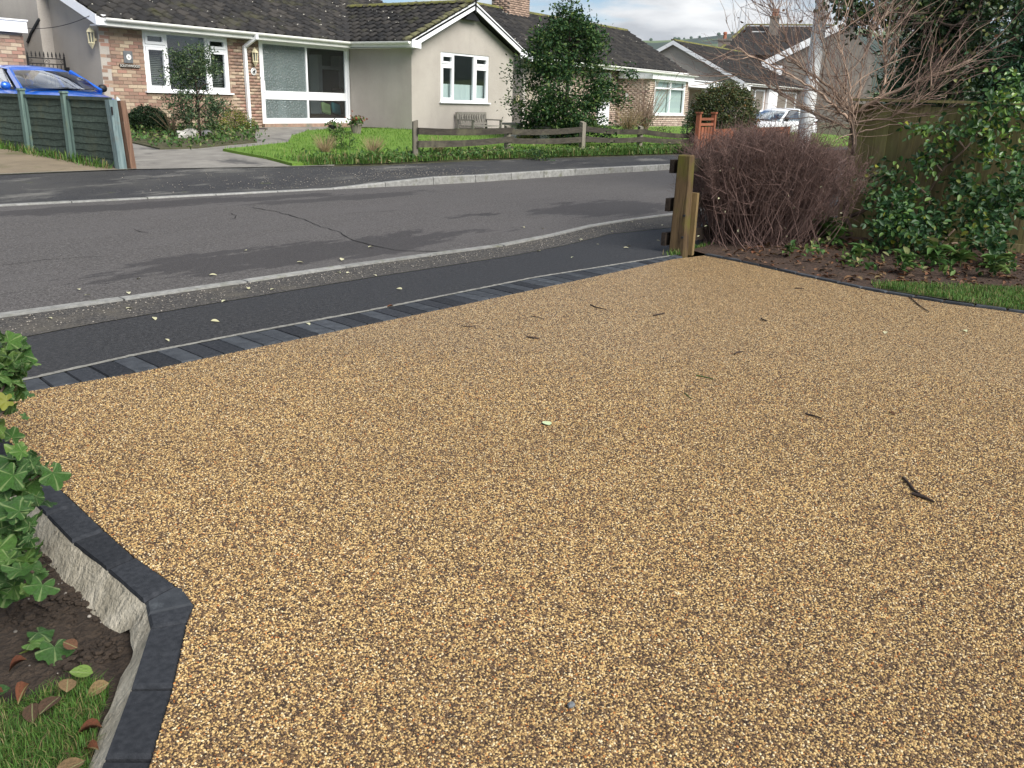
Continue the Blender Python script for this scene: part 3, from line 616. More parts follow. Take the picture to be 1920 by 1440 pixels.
# ------------------------------------------------------------------ hills beyond the houses
NA, NR = 120, 24; az = np.radians(np.linspace(-40, 115, NA)); rr_ = np.concatenate([np.linspace(500, 2200, 18), np.linspace(2350, 3600, 6)])
hp = .073 + .006 * np.sin(az * 9) + .004 * np.sin(az * 23 + 1)
V = np.zeros((NA, NR, 3)); hh = np.zeros((NA, NR))
for j, r in enumerate(rr_):
    k = np.clip((r - 500) / 1700, 0, 1) ** 1.5 if r <= 2200 else 1 - .25 * (r - 2200) / 1400
    hh[:, j] = 2200 * hp * k
    V[:, j, 0] = r * np.cos(az); V[:, j, 1] = r * np.sin(az)
V[:, :, 2] = hh - .3
ii = np.arange(NA * NR).reshape(NA, NR); q = np.stack([ii[:-1, :-1], ii[:-1, 1:], ii[1:, 1:], ii[1:, :-1]], -1).reshape(-1, 4)
m, nt, b = newmat('hill_fields'); setp(b, .95, .1)
c = mixc(nt, thr(nt, noise(nt, pos(nt), .004, 5), .55, .58), (.030, .048, .030), (.11, .155, .055)); nt.links.new(c, b.inputs['Base Color'])
struct(put('hills', npmesh('hills', V, [q], 'hill_fields', smooth=True)))
# a few tree clumps along the skyline
tv = []
for k in range(46):
    a = math.radians(random.uniform(6, 34)); h = 2200 * np.interp(a, az, hp); r = random.uniform(2.5, 5); tv.append((2195 * math.cos(a), 2195 * math.sin(a), h + r * .3, r))
mb = MB()
for (x, y, z, r) in tv: mb.lathe((x, y, z), [(.5 * r, -r * .6), (r, -.1 * r), (.9 * r, .35 * r), (.45 * r, .8 * r)], 6)
o = mb.build('hilltop_wood', 'holly_leaf', stuff=True); o['label'] = 'dark clumps of trees along the far hilltop'; o['category'] = 'wood'

# ------------------------------------------------------------------ shared building pieces
def tile_mesh(mat, w=.30, L=.41):
    xs = np.linspace(-w * .54, w * .54, 7); zz = -.034 * np.cos(2 * math.pi * xs / w) + .04
    V = [(x, 0, z + .022) for x, z in zip(xs, zz)] + [(x, L, z - .03) for x, z in zip(xs, zz)] + [(x, .004, z - .03) for x, z in zip(xs, zz)]
    Fq = [(i, i + 1, 8 + i, 7 + i) for i in range(6)] + [(14 + i, 15 + i, i + 1, i) for i in range(6)]
    return npmesh('tile', V, [Fq], mat, smooth=False)
TM = tile_mesh('roof_tile'); TMM = tile_mesh('mossy_tile')
def slope_mat(o, ax, up, s):
    m = Matrix.Identity(4); z = np.cross(ax, up)
    for i in range(3): m[i][0] = ax[i] * s; m[i][1] = up[i]; m[i][2] = z[i]; m[i][3] = o[i]
    return m
def merged(me_src, mats, name, mat, rnd=True):
    n = len(me_src.vertices); v0 = np.empty(n * 3, np.float32); me_src.vertices.foreach_get('co', v0); v0 = v0.reshape(-1, 3)
    by = {}
    for p in me_src.polygons: by.setdefault(len(p.vertices), []).append(list(p.vertices))
    T_ = np.array([np.array(mm) for mm in mats]); V = np.einsum('kij,nj->kni', T_[:, :3, :3], v0) + T_[:, None, :3, 3]; k = np.arange(len(mats)); rn = RNG.random(len(mats)); Fs = []; R_ = []
    for s_, fl in by.items(): fl = np.array(fl); Fs.append((fl[None] + (k * n)[:, None, None]).reshape(-1, s_)); R_.append(np.repeat(rn, len(fl)))
    return npmesh(name, V.reshape(-1, 3), Fs, mat, rnd=np.concatenate(R_))
def place_many(name, me, mats, parent, mat, limit=300):
    mats = sorted(mats, key=lambda m: (m.translation - Vector((0, 0, EYE))).length)
    for mm in mats[:limit]: putm(name, me, parent, mm)
    if mats[limit:]:
        o = put(name, merged(me, mats[limit:], name, mat), parent, stuff=True)
def rect_frame(mb, x0, x1, z0, z1, Y, w, d0=-.01, d1=.06):
    mb.box(x0, x1, Y + d0, Y + d1, z0, z0 + w); mb.box(x0, x1, Y + d0, Y + d1, z1 - w, z1)
    mb.box(x0, x0 + w, Y + d0 + .001, Y + d1 - .001, z0 + w, z1 - w); mb.box(x1 - w, x1, Y + d0 + .001, Y + d1 - .001, z0 + w, z1 - w); return mb
def pane(parent, x0, x1, z0, z1, Y, mat='window_glass'):
    return MB().add([(x0, Y, z0), (x1, Y, z0), (x1, Y, z1), (x0, Y, z1)], [(0, 1, 2, 3)]).build('pane', mat, parent)
def room(parent, x0, x1, y0, y1, z0, z1, mat='interior_wall'):
    m = MB(); m.add([(x0, y0, z0), (x1, y0, z0), (x1, y1, z0), (x0, y1, z0), (x0, y0, z1), (x1, y0, z1), (x1, y1, z1), (x0, y1, z1)], [(0, 1, 2, 3), (7, 6, 5, 4), (3, 2, 6, 7), (0, 3, 7, 4), (1, 5, 6, 2)])
    return m.build('room', mat, parent)
def casement_window(parent, x0, x1, z0, z1, Y, m1, m2, tz, name='window'):
    mb = rect_frame(MB(), x0, x1, z0, z1, Y, .055, .02, .09); mb.box(m1 - .03, m1 + .03, Y + .021, Y + .089, z0 + .055, z1 - .055); mb.box(m2 - .03, m2 + .03, Y + .021, Y + .089, z0 + .055, z1 - .055)
    for a, b_ in ((x0 + .055, m1 - .03), (m2 + .03, x1 - .055)): mb.box(a, b_, Y + .022, Y + .088, tz - .025, tz + .025)
    w = mb.build(name, 'white_upvc', parent)
    for a, b_ in ((x0 + .055, m1 - .03), (m2 + .03, x1 - .055)):
        for c, d in ((z0 + .055, tz - .025), (tz + .025, z1 - .055)):
            rect_frame(MB(), a + .004, b_ - .004, c + .004, d - .004, Y, .058, .002, .07).build('casement', 'white_upvc', w); pane(w, a + .05, b_ - .05, c + .05, d - .05, Y + .045)
    pane(w, m1 + .03, m2 - .03, z0 + .055, z1 - .055, Y + .055)
    MB().box(x0 - .06, x1 + .06, Y - .06, Y + .02, z0 - .035, z0 - .002).build('sill', 'white_upvc', w); return w
def gutter_x(parent, x0, x1, Y, z, name='gutter', mat='white_gutter'):
    n = 7; prof = [(Y - .055 + .055 * math.cos(math.pi + math.pi * i / n), z + .055 * math.sin(math.pi + math.pi * i / n)) for i in range(n + 1)]
    prof = [(Y - .11, z + .012)] + prof + [(Y, z + .012)]
    MB().prism([(x0, a, b_) for a, b_ in prof], (x1 - x0, 0, 0)).build(name, mat, parent)
def gutter_y(parent, y0, y1, X, z, mat='white_gutter'):
    n = 7; prof = [(X - .055 + .055 * math.cos(math.pi + math.pi * i / n), z + .055 * math.sin(math.pi + math.pi * i / n)) for i in range(n + 1)]
    prof = [(X - .11, z + .012)] + prof + [(X, z + .012)]
    MB().prism([(a, y0, b_) for a, b_ in prof], (0, y1 - y0, 0)).build('gutter', mat, parent)
BRK = MB().box(-.1075, .1075, 0, .06, 0, .065).mesh('brick', 'facing_brick')
def brick_rects(rects, Y, z00=0.0):
    out = []
    for (x0, x1, z0, z1) in rects:
        r = math.ceil((z0 - z00) / .075 - 1e-6)
        while z00 + r * .075 + .065 <= z1 + .012:
            z = z00 + r * .075; x = math.floor(x0 / .225) * .225 - (.1125 if r % 2 else 0)
            while x < x1:
                a, b_ = max(x, x0), min(x + .215, x1)
                if b_ - a > .03:
                    m = Matrix.Translation(((a + b_) / 2, Y + random.uniform(-.003, .003), z)); m[0][0] = (b_ - a) / .215; out.append(m)
                x += .225
            r += 1
    return out

# ------------------------------------------------------------------ the bungalow opposite
YA, YG, XL, XW, XR_ = 18.2, 15.97, 11.56, 19.07, 23.94
SLP = .418; EZ = 2.72; EY = 17.88
zmain = lambda Y: EZ + SLP * (Y - EY)
A_ = thing('bungalow', (XL, YA, .4), 'brick and pebbledash bungalow with mossy dark roof and projecting front gable', 'house')
RY = 23.1; RZ = zmain(RY)
# left gable end wall, chimney breast
MB().prism([(XL, YA + .001, .2), (XL, 28.2, .2), (XL, 28.2, 2.6), (XL, RY, RZ - .1), (XL, YA + .001, zmain(YA) - .1)], (.22, 0, 0)).build('wall', 'render_pebbledash', A_)
MB().prism([(XL - .27, 19.9, .2), (XL - .27, 21.5, .2), (XL - .27, 21.5, 5.3), (XL - .27, 19.9, 5.3)], (.269, 0, 0)).build('chimney_breast', 'render_pebbledash', A_)
fl = MB().bar(atX(73.5, 36, 11.27), atX(64, 52, 11.27), .05, .035, (1, 0, 0)); fl.bar(atX(65.5, 50, 11.268), atX(56, 66, 11.268), .05, .035, (1, 0, 0)); fl.bar(atX(57.5, 63.5, 11.266), atX(51.5, 80, 11.266), .05, .035, (1, 0, 0)); fl.build('flashing', 'black_trim', A_)
# brick front: mortar backing with openings, then bricks
back = MB()
WX0, WX1, WZ0, WZ1, DX0, DX1, DZ0, DZ1 = 12.61, 14.90, 1.30, 2.57, 15.86, 19.04, .585, 2.56
for r in ((XL + .221, WX0, .2, 2.62), (WX0, WX1, .2, WZ0), (WX1, DX0, .2, 2.62), (DX0, DX1, .2, DZ0 - .06), (WX0, WX1, WZ1, 2.62), (DX0, DX1, DZ1, 2.62)): back.box(r[0], r[1], YA + .012, YA + .2, r[2], r[3])
bw = back.build('brick_wall', 'mortar', A_)
place_many('brick', BRK, brick_rects([(XL + .002, WX0 - .004, .35, 2.60), (WX0 - .004, WX1 + .004, .35, WZ0 - .03), (WX1 + .004, DX0 - .02, .35, 2.60)], YA), bw, 'facing_brick')
# front window with blinds, room behind
w = casement_window(A_, WX0, WX1, WZ0, WZ1, YA, 13.2, 14.29, 2.26)
room(A_, WX0 - .3, WX1 + .3, YA + .21, YA + 3.0, .6, 2.6, 'interior_dark')
bm_ = MB()
for k in range(24): z = WZ0 + .06 + k * .039; bm_.bar((12.68, YA + .18, z), (13.15, YA + .18, z), .03, .004, (0, -.6, 1)); bm_.bar((14.34, YA + .18, z), (14.84, YA + .18, z), .03, .004, (0, -.6, 1))
bm_.build('blind', 'blind_slat', w)
# sliding glazed door
dr = rect_frame(MB(), DX0, DX1, DZ0, DZ1, YA, .06, .0, .12).build('sliding_door', 'white_upvc', A_)
mr = MB(); mr.box(DX0 + .06, 17.42, YA + .012, YA + .06, 1.18, 1.385); mr.box(17.47, DX1 - .06, YA + .052, YA + .1, 1.18, 1.385); mr.build('mid_rail', 'white_upvc', dr)
MB().box(17.42, 17.47, YA + .005, YA + .1, DZ0 + .06, DZ1 - .06).build('meeting_stile', 'white_upvc', dr)
st = MB(); st.box(DX0 + .06, DX0 + .12, YA + .011, YA + .061, DZ0 + .06, DZ1 - .06); st.box(DX1 - .11, DX1 - .06, YA + .051, YA + .101, DZ0 + .06, DZ1 - .06); st.box(DX0 + .12, 17.42, YA + .013, YA + .059, DZ0 + .06, DZ0 + .13); st.box(17.47, DX1 - .11, YA + .053, YA + .099, DZ0 + .06, DZ0 + .13); st.build('panel_frame', 'white_upvc', dr)
for z0, z1 in ((DZ0 + .13, 1.18), (1.385, DZ1 - .06)):
    pane(dr, DX0 + .12, 17.42, z0, z1, YA + .035, 'obscured_glass'); pane(dr, 17.47, DX1 - .11, z0, z1, YA + .075)
MB().box(DX0 + .075, DX0 + .105, YA - .03, YA + .01, 1.36, 1.62).build('handle', 'white_upvc', dr)
MB().box(DX0 - .05, DX1 + .02, YA - .12, YA + .011, DZ0 - .1, DZ0 - .004).build('threshold', 'plinth_brick', A_)
MB().box(DX0 - .35, 18.1, YA - .55, YA - .121, .35, .50).build('step', 'old_concrete', A_)
room(A_, DX0 - .1, 21.9, YA + .201, YA + 2.2, DZ0 - .05, DZ1 + .03, 'interior_wall')
dd = MB(); dd.box(17.2, 17.42, 20.0, 20.38, .6, 2.5); dd.box(18.0, 18.3, 20.0, 20.38, .6, 2.5); dd.box(19.62, 19.78, 20.0, 20.38, .6, 2.45); dd.box(20.52, 20.68, 20.0, 20.38, .6, 2.45); dd.box(19.78, 20.52, 20.0, 20.37, 2.05, 2.15); dd.build('inner_door_frame', 'white_upvc', A_)
MB().box(19.78, 20.52, 20.05, 20.39, .6, 2.05).build('inner_door', 'interior_dark', A_)
MB().box(18.0, 20.3, 18.85, 19.5, .585, .80).build('hall_bench', 'dark_wood', A_); MB().box(19.55, 19.85, 19.0, 19.4, .80, 1.52).build('hall_cabinet', 'dark_wood', A_)
for nm, x, mt in (('cushion', 18.75, 'green_fabric'), ('cushion', 19.15, 'teal_fabric')): MB().bar((x, 18.85, .81), (x + .06, 18.95, 1.10), .34, .1, (0, 1, .2)).build(nm, mt, A_, bevel=.03)
# wing: side wall, gable front with its window, plinth
WT = 2.6
MB().box(XW, XW + .2, YG + .201, YA + .19, .5, WT).build('wall', 'render_pebbledash', A_)
gx = MB(); GX0, GX1, GZ0, GZ1 = 20.32, 22.64, 1.235, 2.55; RX = (XW + XR_) / 2; wz = lambda X: EZ - .13 + SLP * (min(X - (XW - .3), XR_ + .3 - X))
for a, b_, c, d in ((XW, GX0, .5, WT), (GX0, GX1, .5, GZ0), (GX1, XR_, .5, WT), (GX0, GX1, GZ1, WT)): gx.box(a, b_, YG, YG + .2, c, d)
gx.prism([(XW, YG, WT), (XR_, YG, WT), (XR_, YG, wz(XR_)), (RX, YG, wz(RX)), (XW, YG, wz(XW))], (0, .2, 0)); gx.build('gable_wall', 'render_pebbledash', A_)
MB().box(XR_ - .2, XR_, YG + .201, YA + 5, .3, WT).build('wall', 'render_pebbledash', A_)
pl = MB(); pl.box(XW + .025, XW + .19, YG + .19, YA - .01, .1, .5); pl.box(XW + .026, XR_ - .02, YG + .025, YG + .189, .1, .499); plo = pl.build('plinth', 'mortar', A_)
place_many('brick', MB().box(-.1075, .1075, 0, .03, 0, .065).mesh('brick', 'plinth_brick'), brick_rects([(XW + .03, XR_ - .03, .2, .49)], YG + .012), plo, 'plinth_brick')
pm = []
for r_ in range(4):
    y = YG + .04 + (.11 if r_ % 2 else 0)
    while y < YA - .25: pm.append(Matrix.Translation((XW + .012, y + .11, .2 + r_ * .075)) @ Matrix.Rotation(-math.pi / 2, 4, 'Z')); y += .225
place_many('brick', MB().box(-.1075, .1075, 0, .03, 0, .065).mesh('brick', 'plinth_brick'), pm, plo, 'plinth_brick')
w2 = casement_window(A_, GX0, GX1, GZ0, GZ1, YG, 20.93, 21.93, 2.225)
room(A_, GX0 - .5, GX1 + .5, YG + .21, YG + 2.8, .8, 2.6, 'interior_dark')
cu = MB(); nx = 60
for k in range(nx):
    x0 = GX0 + .05 + (GX1 - GX0 - .1) * k / nx; x1 = GX0 + .05 + (GX1 - GX0 - .1) * (k + 1) / nx; y0 = YG + .16 + .012 * math.sin(k * .9); y1 = YG + .16 + .012 * math.sin((k + 1) * .9)
    cu.add([(x0, y0, GZ0), (x1, y1, GZ0), (x1, y1, 1.72), (x0, y0, 1.72)], [(0, 1, 2, 3)])
cu.build('net_curtain', 'curtain', w2)
# roofs: boarding, tiles, ridges, bargeboards, fascias, gutters
roof = MB(); t_ = .05
def slab(pts, n): roof.prism(pts, n)
nrm = np.array([0, -SLP, 1]) / math.hypot(1, SLP) * -t_
slab([(11.36, EY, EZ), (24.6, EY, EZ), (24.6, RY, RZ), (11.36, RY, RZ)], nrm)
slab([(11.36, RY, RZ), (24.6, RY, RZ), (24.6, 28.3, EZ), (11.36, 28.3, EZ)], np.array([0, SLP, 1]) / math.hypot(1, SLP) * -t_)
WE0, WE1, WYF = XW - .32, XR_ + .32, YG - .30; WRZ = EZ + SLP * (RX - WE0); jY = lambda X: EY + min(X - WE0, WE1 - X)
slab([(WE0, WYF, EZ), (RX, WYF, WRZ), (RX, jY(RX), WRZ), (WE0, EY, EZ)], np.array([-SLP, 0, 1]) / math.hypot(1, SLP) * -t_)
slab([(RX, WYF, WRZ), (WE1, WYF, EZ), (WE1, EY, EZ), (RX, jY(RX), WRZ)], np.array([SLP, 0, 1]) / math.hypot(1, SLP) * -t_)
ro = roof.build('roof', 'roof_felt', A_)
ca, sa = 1 / math.hypot(1, SLP), SLP / math.hypot(1, SLP); mats = []; moss = []
GA = .325
r = 0
while EY - .04 + r * GA * ca < RY - .1:
    y = EY - .04 + r * GA * ca; z = zmain(y)
    for k in range(45):
        x = 11.50 + k * .297
        if x > 24.5: break
        if x > WE0 + .15 and zmain(y + .12) < EZ + SLP * min(x - WE0, WE1 - x): continue
        mats.append(slope_mat((x + random.uniform(-.006, .006), y + random.uniform(-.012, .012), z + .004), (1, 0, 0), (0, ca, sa + random.uniform(-.012, .02)), 1))
    r += 1
r = 0
while WE0 - .04 + r * GA * ca < RX - .08:
    x = WE0 - .04 + r * GA * ca; z = EZ + SLP * (x - WE0)
    for k in range(30):
        y = WYF + .13 + k * .297
        if y > jY(x + .1) + .05: break
        m_ = slope_mat((x + random.uniform(-.012, .012), y, z + .004), (0, -1, 0), (ca, 0, sa + random.uniform(-.012, .02)), 1)
        (moss if k == 0 else mats).append(m_)
    r += 1
for m_ in moss: putm('tile', TMM, ro, m_)
place_many('tile', TM, mats, ro, 'roof_tile', 290)
def ridge(parent, p0, p1, n, mat, r=.12):
    p0 = np.array(p0, float); p1 = np.array(p1, float); d = (p1 - p0) / np.linalg.norm(p1 - p0); s = np.cross(d, (0, 0, 1)); s /= np.linalg.norm(s)
    for k in range(n):
        a = p0 + (p1 - p0) * k / n; b_ = p0 + (p1 - p0) * (k + .985) / n; mb = MB(); vs = []
        for p in (a, b_):
            for i in range(7): an = math.pi * i / 6; vs.append(p + s * r * math.cos(an) + np.array([0, 0, 1]) * (r * .75 * math.sin(an) - .02))
        mb.add(vs, [(i, i + 1, 8 + i, 7 + i) for i in range(6)] + [tuple(range(6, -1, -1)), tuple(range(7, 14))]); mb.build('ridge_tile', mat, parent)
ridge(ro, (RX, WYF + .02, WRZ + .05), (RX, jY(RX) - .1, WRZ + .05), 12, 'mossy_ridge')
ridge(ro, (11.4, RY, RZ + .05), (24.55, RY, RZ + .05), 28, 'mossy_ridge')
def barge(parent, Y, x0, z0, x1, z1, h=.2, tk=.03, foot=None):
    pts = [(x0, Y, z0), (x1, Y, z1), (x1, Y, z1 - h), (x0, Y, z0 - h)]
    MB().prism(pts, (0, tk, 0)).build('bargeboard', 'white_upvc', parent)
barge(A_, WYF, WE0 + .02, EZ + .03, RX, WRZ + .05, .20); barge(A_, WYF, WE1 - .02, EZ + .03, RX, WRZ + .05, .20)
for s_, x in ((1, WE0), (-1, WE1)): MB().prism([(x, WYF - .004, EZ + .04), (x + s_ * .36, WYF - .004, EZ + .02), (x + s_ * .36, WYF - .004, EZ - .17), (x, WYF - .004, EZ - .15)], (0, .03, 0)).build('bargeboard_foot', 'white_upvc', A_)
sf = MB(); sf.prism([(WE0, WYF + .03, EZ - .16), (XW + .0, WYF + .03, EZ - .16), (XW + .0, YA, EZ - .16), (WE0, YA, EZ - .16)], (0, 0, .02)); sf.prism([(11.4, EY, EZ - .16), (WE0, EY, EZ - .16), (WE0, YA, EZ - .16), (11.4, YA, EZ - .16)], (0, 0, .02)); sf.build('soffit', 'white_upvc', A_)
MB().box(RX - .02, RX + .02, WYF - .03, WYF - .005, WRZ - .25, WRZ + .22).build('finial', 'black_iron', A_)
MB().prism([(RX - .35, YG - .005, WRZ - .42), (RX + .35, YG - .005, WRZ - .42), (RX + .05, YG - .005, WRZ - .22), (RX - .05, YG - .005, WRZ - .22)], (0, -.2, 0)).build('apex_board', 'black_trim', A_)
MB().prism([(11.33, EY - .02, EZ + .04), (11.33, RY, RZ + .04), (11.33, RY, RZ - .16), (11.33, EY - .02, EZ - .16)], (.03, 0, 0)).build('bargeboard', 'white_upvc', A_)
MB().prism([(11.33, RY, RZ + .04), (11.33, 28.3, EZ + .04), (11.33, 28.3, EZ - .16), (11.33, RY, RZ - .16)], (.03, 0, 0)).build('bargeboard', 'white_upvc', A_)
MB().box(11.32, 11.56, EY - .035, EY - .005, EZ - .15, EZ + .05).build('bargeboard_foot', 'white_upvc', A_)
MB().box(11.56, WE0 + .01, EY - .02, EY, EZ - .155, EZ + .0).build('fascia', 'white_gutter', A_); MB().box(WE0, WE0 + .02, WYF + .04, EY, EZ - .155, EZ + .0).build('fascia', 'white_gutter', A_)
gutter_x(A_, 11.5, WE0 - .05, EY - .02, EZ - .02); gutter_y(A_, WYF + .05, EY - .1, WE0, EZ - .02)
dp = MB(); dp.box(15.40, 15.48, EY - .12, EY - .04, EZ - .16, EZ - .03); dp.bar((15.44, EY - .08, EZ - .12), (15.36, YA - .05, EZ - .34), .075, .075); dp.bar((15.36, YA - .05, EZ - .31), (15.385, YA - .05, .42), .075, .075, (0, 1, 0)); dp.build('downpipe', 'white_upvc', A_)

# fittings on the bungalow
def lantern(loc, label, out):
    t = thing('wall_lantern', loc, label, 'lantern', 'cream wall lanterns'); x, y, z = loc
    MB().lathe((x, y, z), [(.06, .0), (.075, .02), (.075, .035), (.06, .04)], 6).build('base', 'cream_paint', t)
    MB().lathe((x, y, z), [(.005, -.09), (.03, -.05), (.06, -.001)], 6).build('pendant', 'cream_paint', t)
    cg = MB()
    for k in range(6): a = k * math.pi / 3; cg.bar((x + .058 * math.cos(a), y + .058 * math.sin(a), z + .035), (x + .07 * math.cos(a), y + .07 * math.sin(a), z + .235), .016, .016)
    cg.build('cage', 'cream_paint', t)
    MB().lathe((x, y, z), [(.045, .04), (.052, .22)], 6).build('glass', 'blind_slat', t)
    MB().lathe((x, y, z), [(.09, .235), (.085, .255), (.045, .31), (.012, .33), (.006, .37)], 6).build('cap', 'cream_paint', t)
    MB().bar((x, y, z + .1), (x + out[0] * .12, y + out[1] * .12, z + .1), .025, .05).build('bracket', 'cream_paint', t)
lantern((15.63, YA - .1, 2.03), 'cream lantern on the brickwork between the white downpipe and the glazed door', (0, 1))
lantern((XL - .11, 18.29, 2.20), 'cream lantern at the left corner of the bungalow under the white eave', (1, 0))
def text(body, size, loc, mat, parent, name='lettering'):
    cu_ = bpy.data.curves.new('t', 'FONT'); cu_.body = body; cu_.size = size; cu_.align_x = 'CENTER'; cu_.align_y = 'CENTER'; cu_.extrude = .002
    o = link(bpy.data.objects.new('t', cu_)); dg = bpy.context.evaluated_depsgraph_get(); me = bpy.data.meshes.new_from_object(o.evaluated_get(dg)); bpy.data.objects.remove(o)
    me.materials.clear(); me.materials.append(MATS[mat]); return put(name, me, parent, loc, (math.pi / 2, 0, 0))
sg = thing('house_sign', (12.2, YA, 1.9), 'slate house number plaque with white disc on the brick wall', 'sign')
MB().box(12.09, 12.31, YA - .025, YA - .004, 1.86, 2.11).build('plate', 'slate', sg, bevel=.008)
MB().lathe((12.205, YA - .026, 1.985), [(.058, 0), (.058, -.006)], 18, 'y').build('disc', 'white_paint', sg); text('6', .085, (12.205, YA - .034, 1.985), 'slate', sg, 'numeral')
s2 = thing('name_plate', (12.2, YA, 1.8), 'dark rustic house name plate under the number plaque', 'sign')
MB().prism([(11.98, YA - .004, 1.845), (12.44, YA - .004, 1.84), (12.475, YA - .004, 1.80), (12.43, YA - .004, 1.762), (12.0, YA - .004, 1.77), (11.965, YA - .004, 1.81)], (0, -.025, 0)).build('plate', 'dark_wood', s2)
text('SOUTHWOOD', .072, (12.215, YA - .032, 1.803), 'pale_lettering', s2)
s3 = thing('oval_plaque', (15.64, YA, 1.83), 'white oval plaque with dark emblem below the lantern by the door', 'sign')
MB().lathe((15.635, YA - .004, 1.83), [(.085, 0), (.088, -.012), (.07, -.018)], 20, 'y').build('plate', 'white_paint', s3); MB().lathe((15.635, YA - .023, 1.83), [(.066, 0), (.06, -.003)], 18, 'y').build('rim', 'slate', s3); MB().lathe((15.635, YA - .0265, 1.83), [(.054, 0), (.05, -.003)], 18, 'y').build('field', 'white_paint', s3)
MB().box(15.6, 15.66, YA - .036, YA - .03, 1.80, 1.85).box(15.64, 15.672, YA - .0365, YA - .0305, 1.835, 1.865).box(15.602, 15.614, YA - .0362, YA - .0302, 1.785, 1.802).box(15.645, 15.657, YA - .0362, YA - .0302, 1.785, 1.802).build('emblem', 'black_trim', s3)
db = MB().box(15.83, 15.87, YA - .03, YA - .002, 1.70, 1.80).build('door_bell', 'white_upvc'); tag(db, 'small white door bell beside the glazed door frame', 'bell')
for k, (px, py) in enumerate([(968, 180), (990, 183)]): pass

# ------------------------------------------------------------------ flat-roofed garage and iron gate left of the bungalow
YGt = 19.4
G_ = thing('garage', (9, YGt, .4), 'brick flat-roofed garage with white fascia left of the iron gate', 'garage')
gw = MB().box(4.5, 10.62, YGt + .012, 25.0, .2, 2.36).build('wall', 'mortar', G_)
place_many('brick', BRK, brick_rects([(9.3, 10.62, .9, 2.36)], YGt), gw, 'facing_brick')
MB().box(4.4, 10.67, YGt - .12, 25.1, 2.375, 2.60).build('fascia', 'white_upvc', G_); MB().box(4.38, 10.69, YGt - .14, 25.12, 2.60, 2.63).build('roof_edge', 'white_upvc', G_)
MB().box(5.5, 10.02, YGt - .02, YGt + .05, .3, 2.3).build('door_surround', 'white_paint', G_)
MB().box(10.28, 10.36, YGt - .03, YGt + .01, 1.6, 2.38).build('downpipe', 'white_upvc', G_) if False else None
it = thing('iron_gate', (11.1, YGt, .4), 'black wrought iron gate with spear finials between garage and bungalow', 'gate')
gx0, gx1, gt = 10.66, 11.46, 1.93
for x in (gx0, gx1): MB().bar((x, YGt, .42), (x, YGt, gt + .02), .03, .03, (0, 1, 0)).build('stile', 'black_iron', it)
for z in (gt - .03, 1.79, .55): MB().bar((gx0, YGt, z), (gx1, YGt, z), .02, .02).build('rail', 'black_iron', it)
for k in range(10):
    x = gx0 + (gx1 - gx0) * k / 9
    if 0 < k < 9: MB().tube([(x, YGt, .55), (x, YGt, 1.79)], .008, 5).build('bar', 'black_iron', it)
    MB().lathe((x, YGt, gt - .03), [(.007, 0), (.007, .03), (.022, .04), (.012, .06), (.02, .075), (.003, .14)], 6).build('spear', 'black_iron', it)
def scroll(cx, cz, r, turn):
    return [(cx + turn * r * (1 - .8 * k / 26) * math.cos(k * .33), YGt, cz + r * (1 - .8 * k / 26) * math.sin(k * .33)) for k in range(27)]
for cx, tn in ((11.02, 1), (11.10, -1), (10.71, 1), (11.41, -1)): MB().tube(scroll(cx, 1.84, .042, tn), .005, 5).build('scroll', 'black_iron', it)
MB().box(gx1 + .02, gx1 + .08, YGt - .03, YGt + .03, 1.62, 1.74).build('latch', 'black_iron', it)
cb_ = MB().tube([atY(45 + (160 - 45) * k / 14, 0, 19)[:1].tolist() + [0, 0] for k in range(2)], .001, 3) if False else None
c0 = np.array([10.67, 19.28, 2.47]); c1 = np.array([11.4, 17.95, 2.80]); pts = [c0 + (c1 - c0) * k / 16 + np.array([0, 0, -.10 * 4 * (k / 16) * (1 - k / 16)]) for k in range(17)]
tag(MB().tube(pts, .007, 5).build('cable', 'black_trim'), 'thin grey cable sagging from garage fascia to the bungalow eave', 'cable')
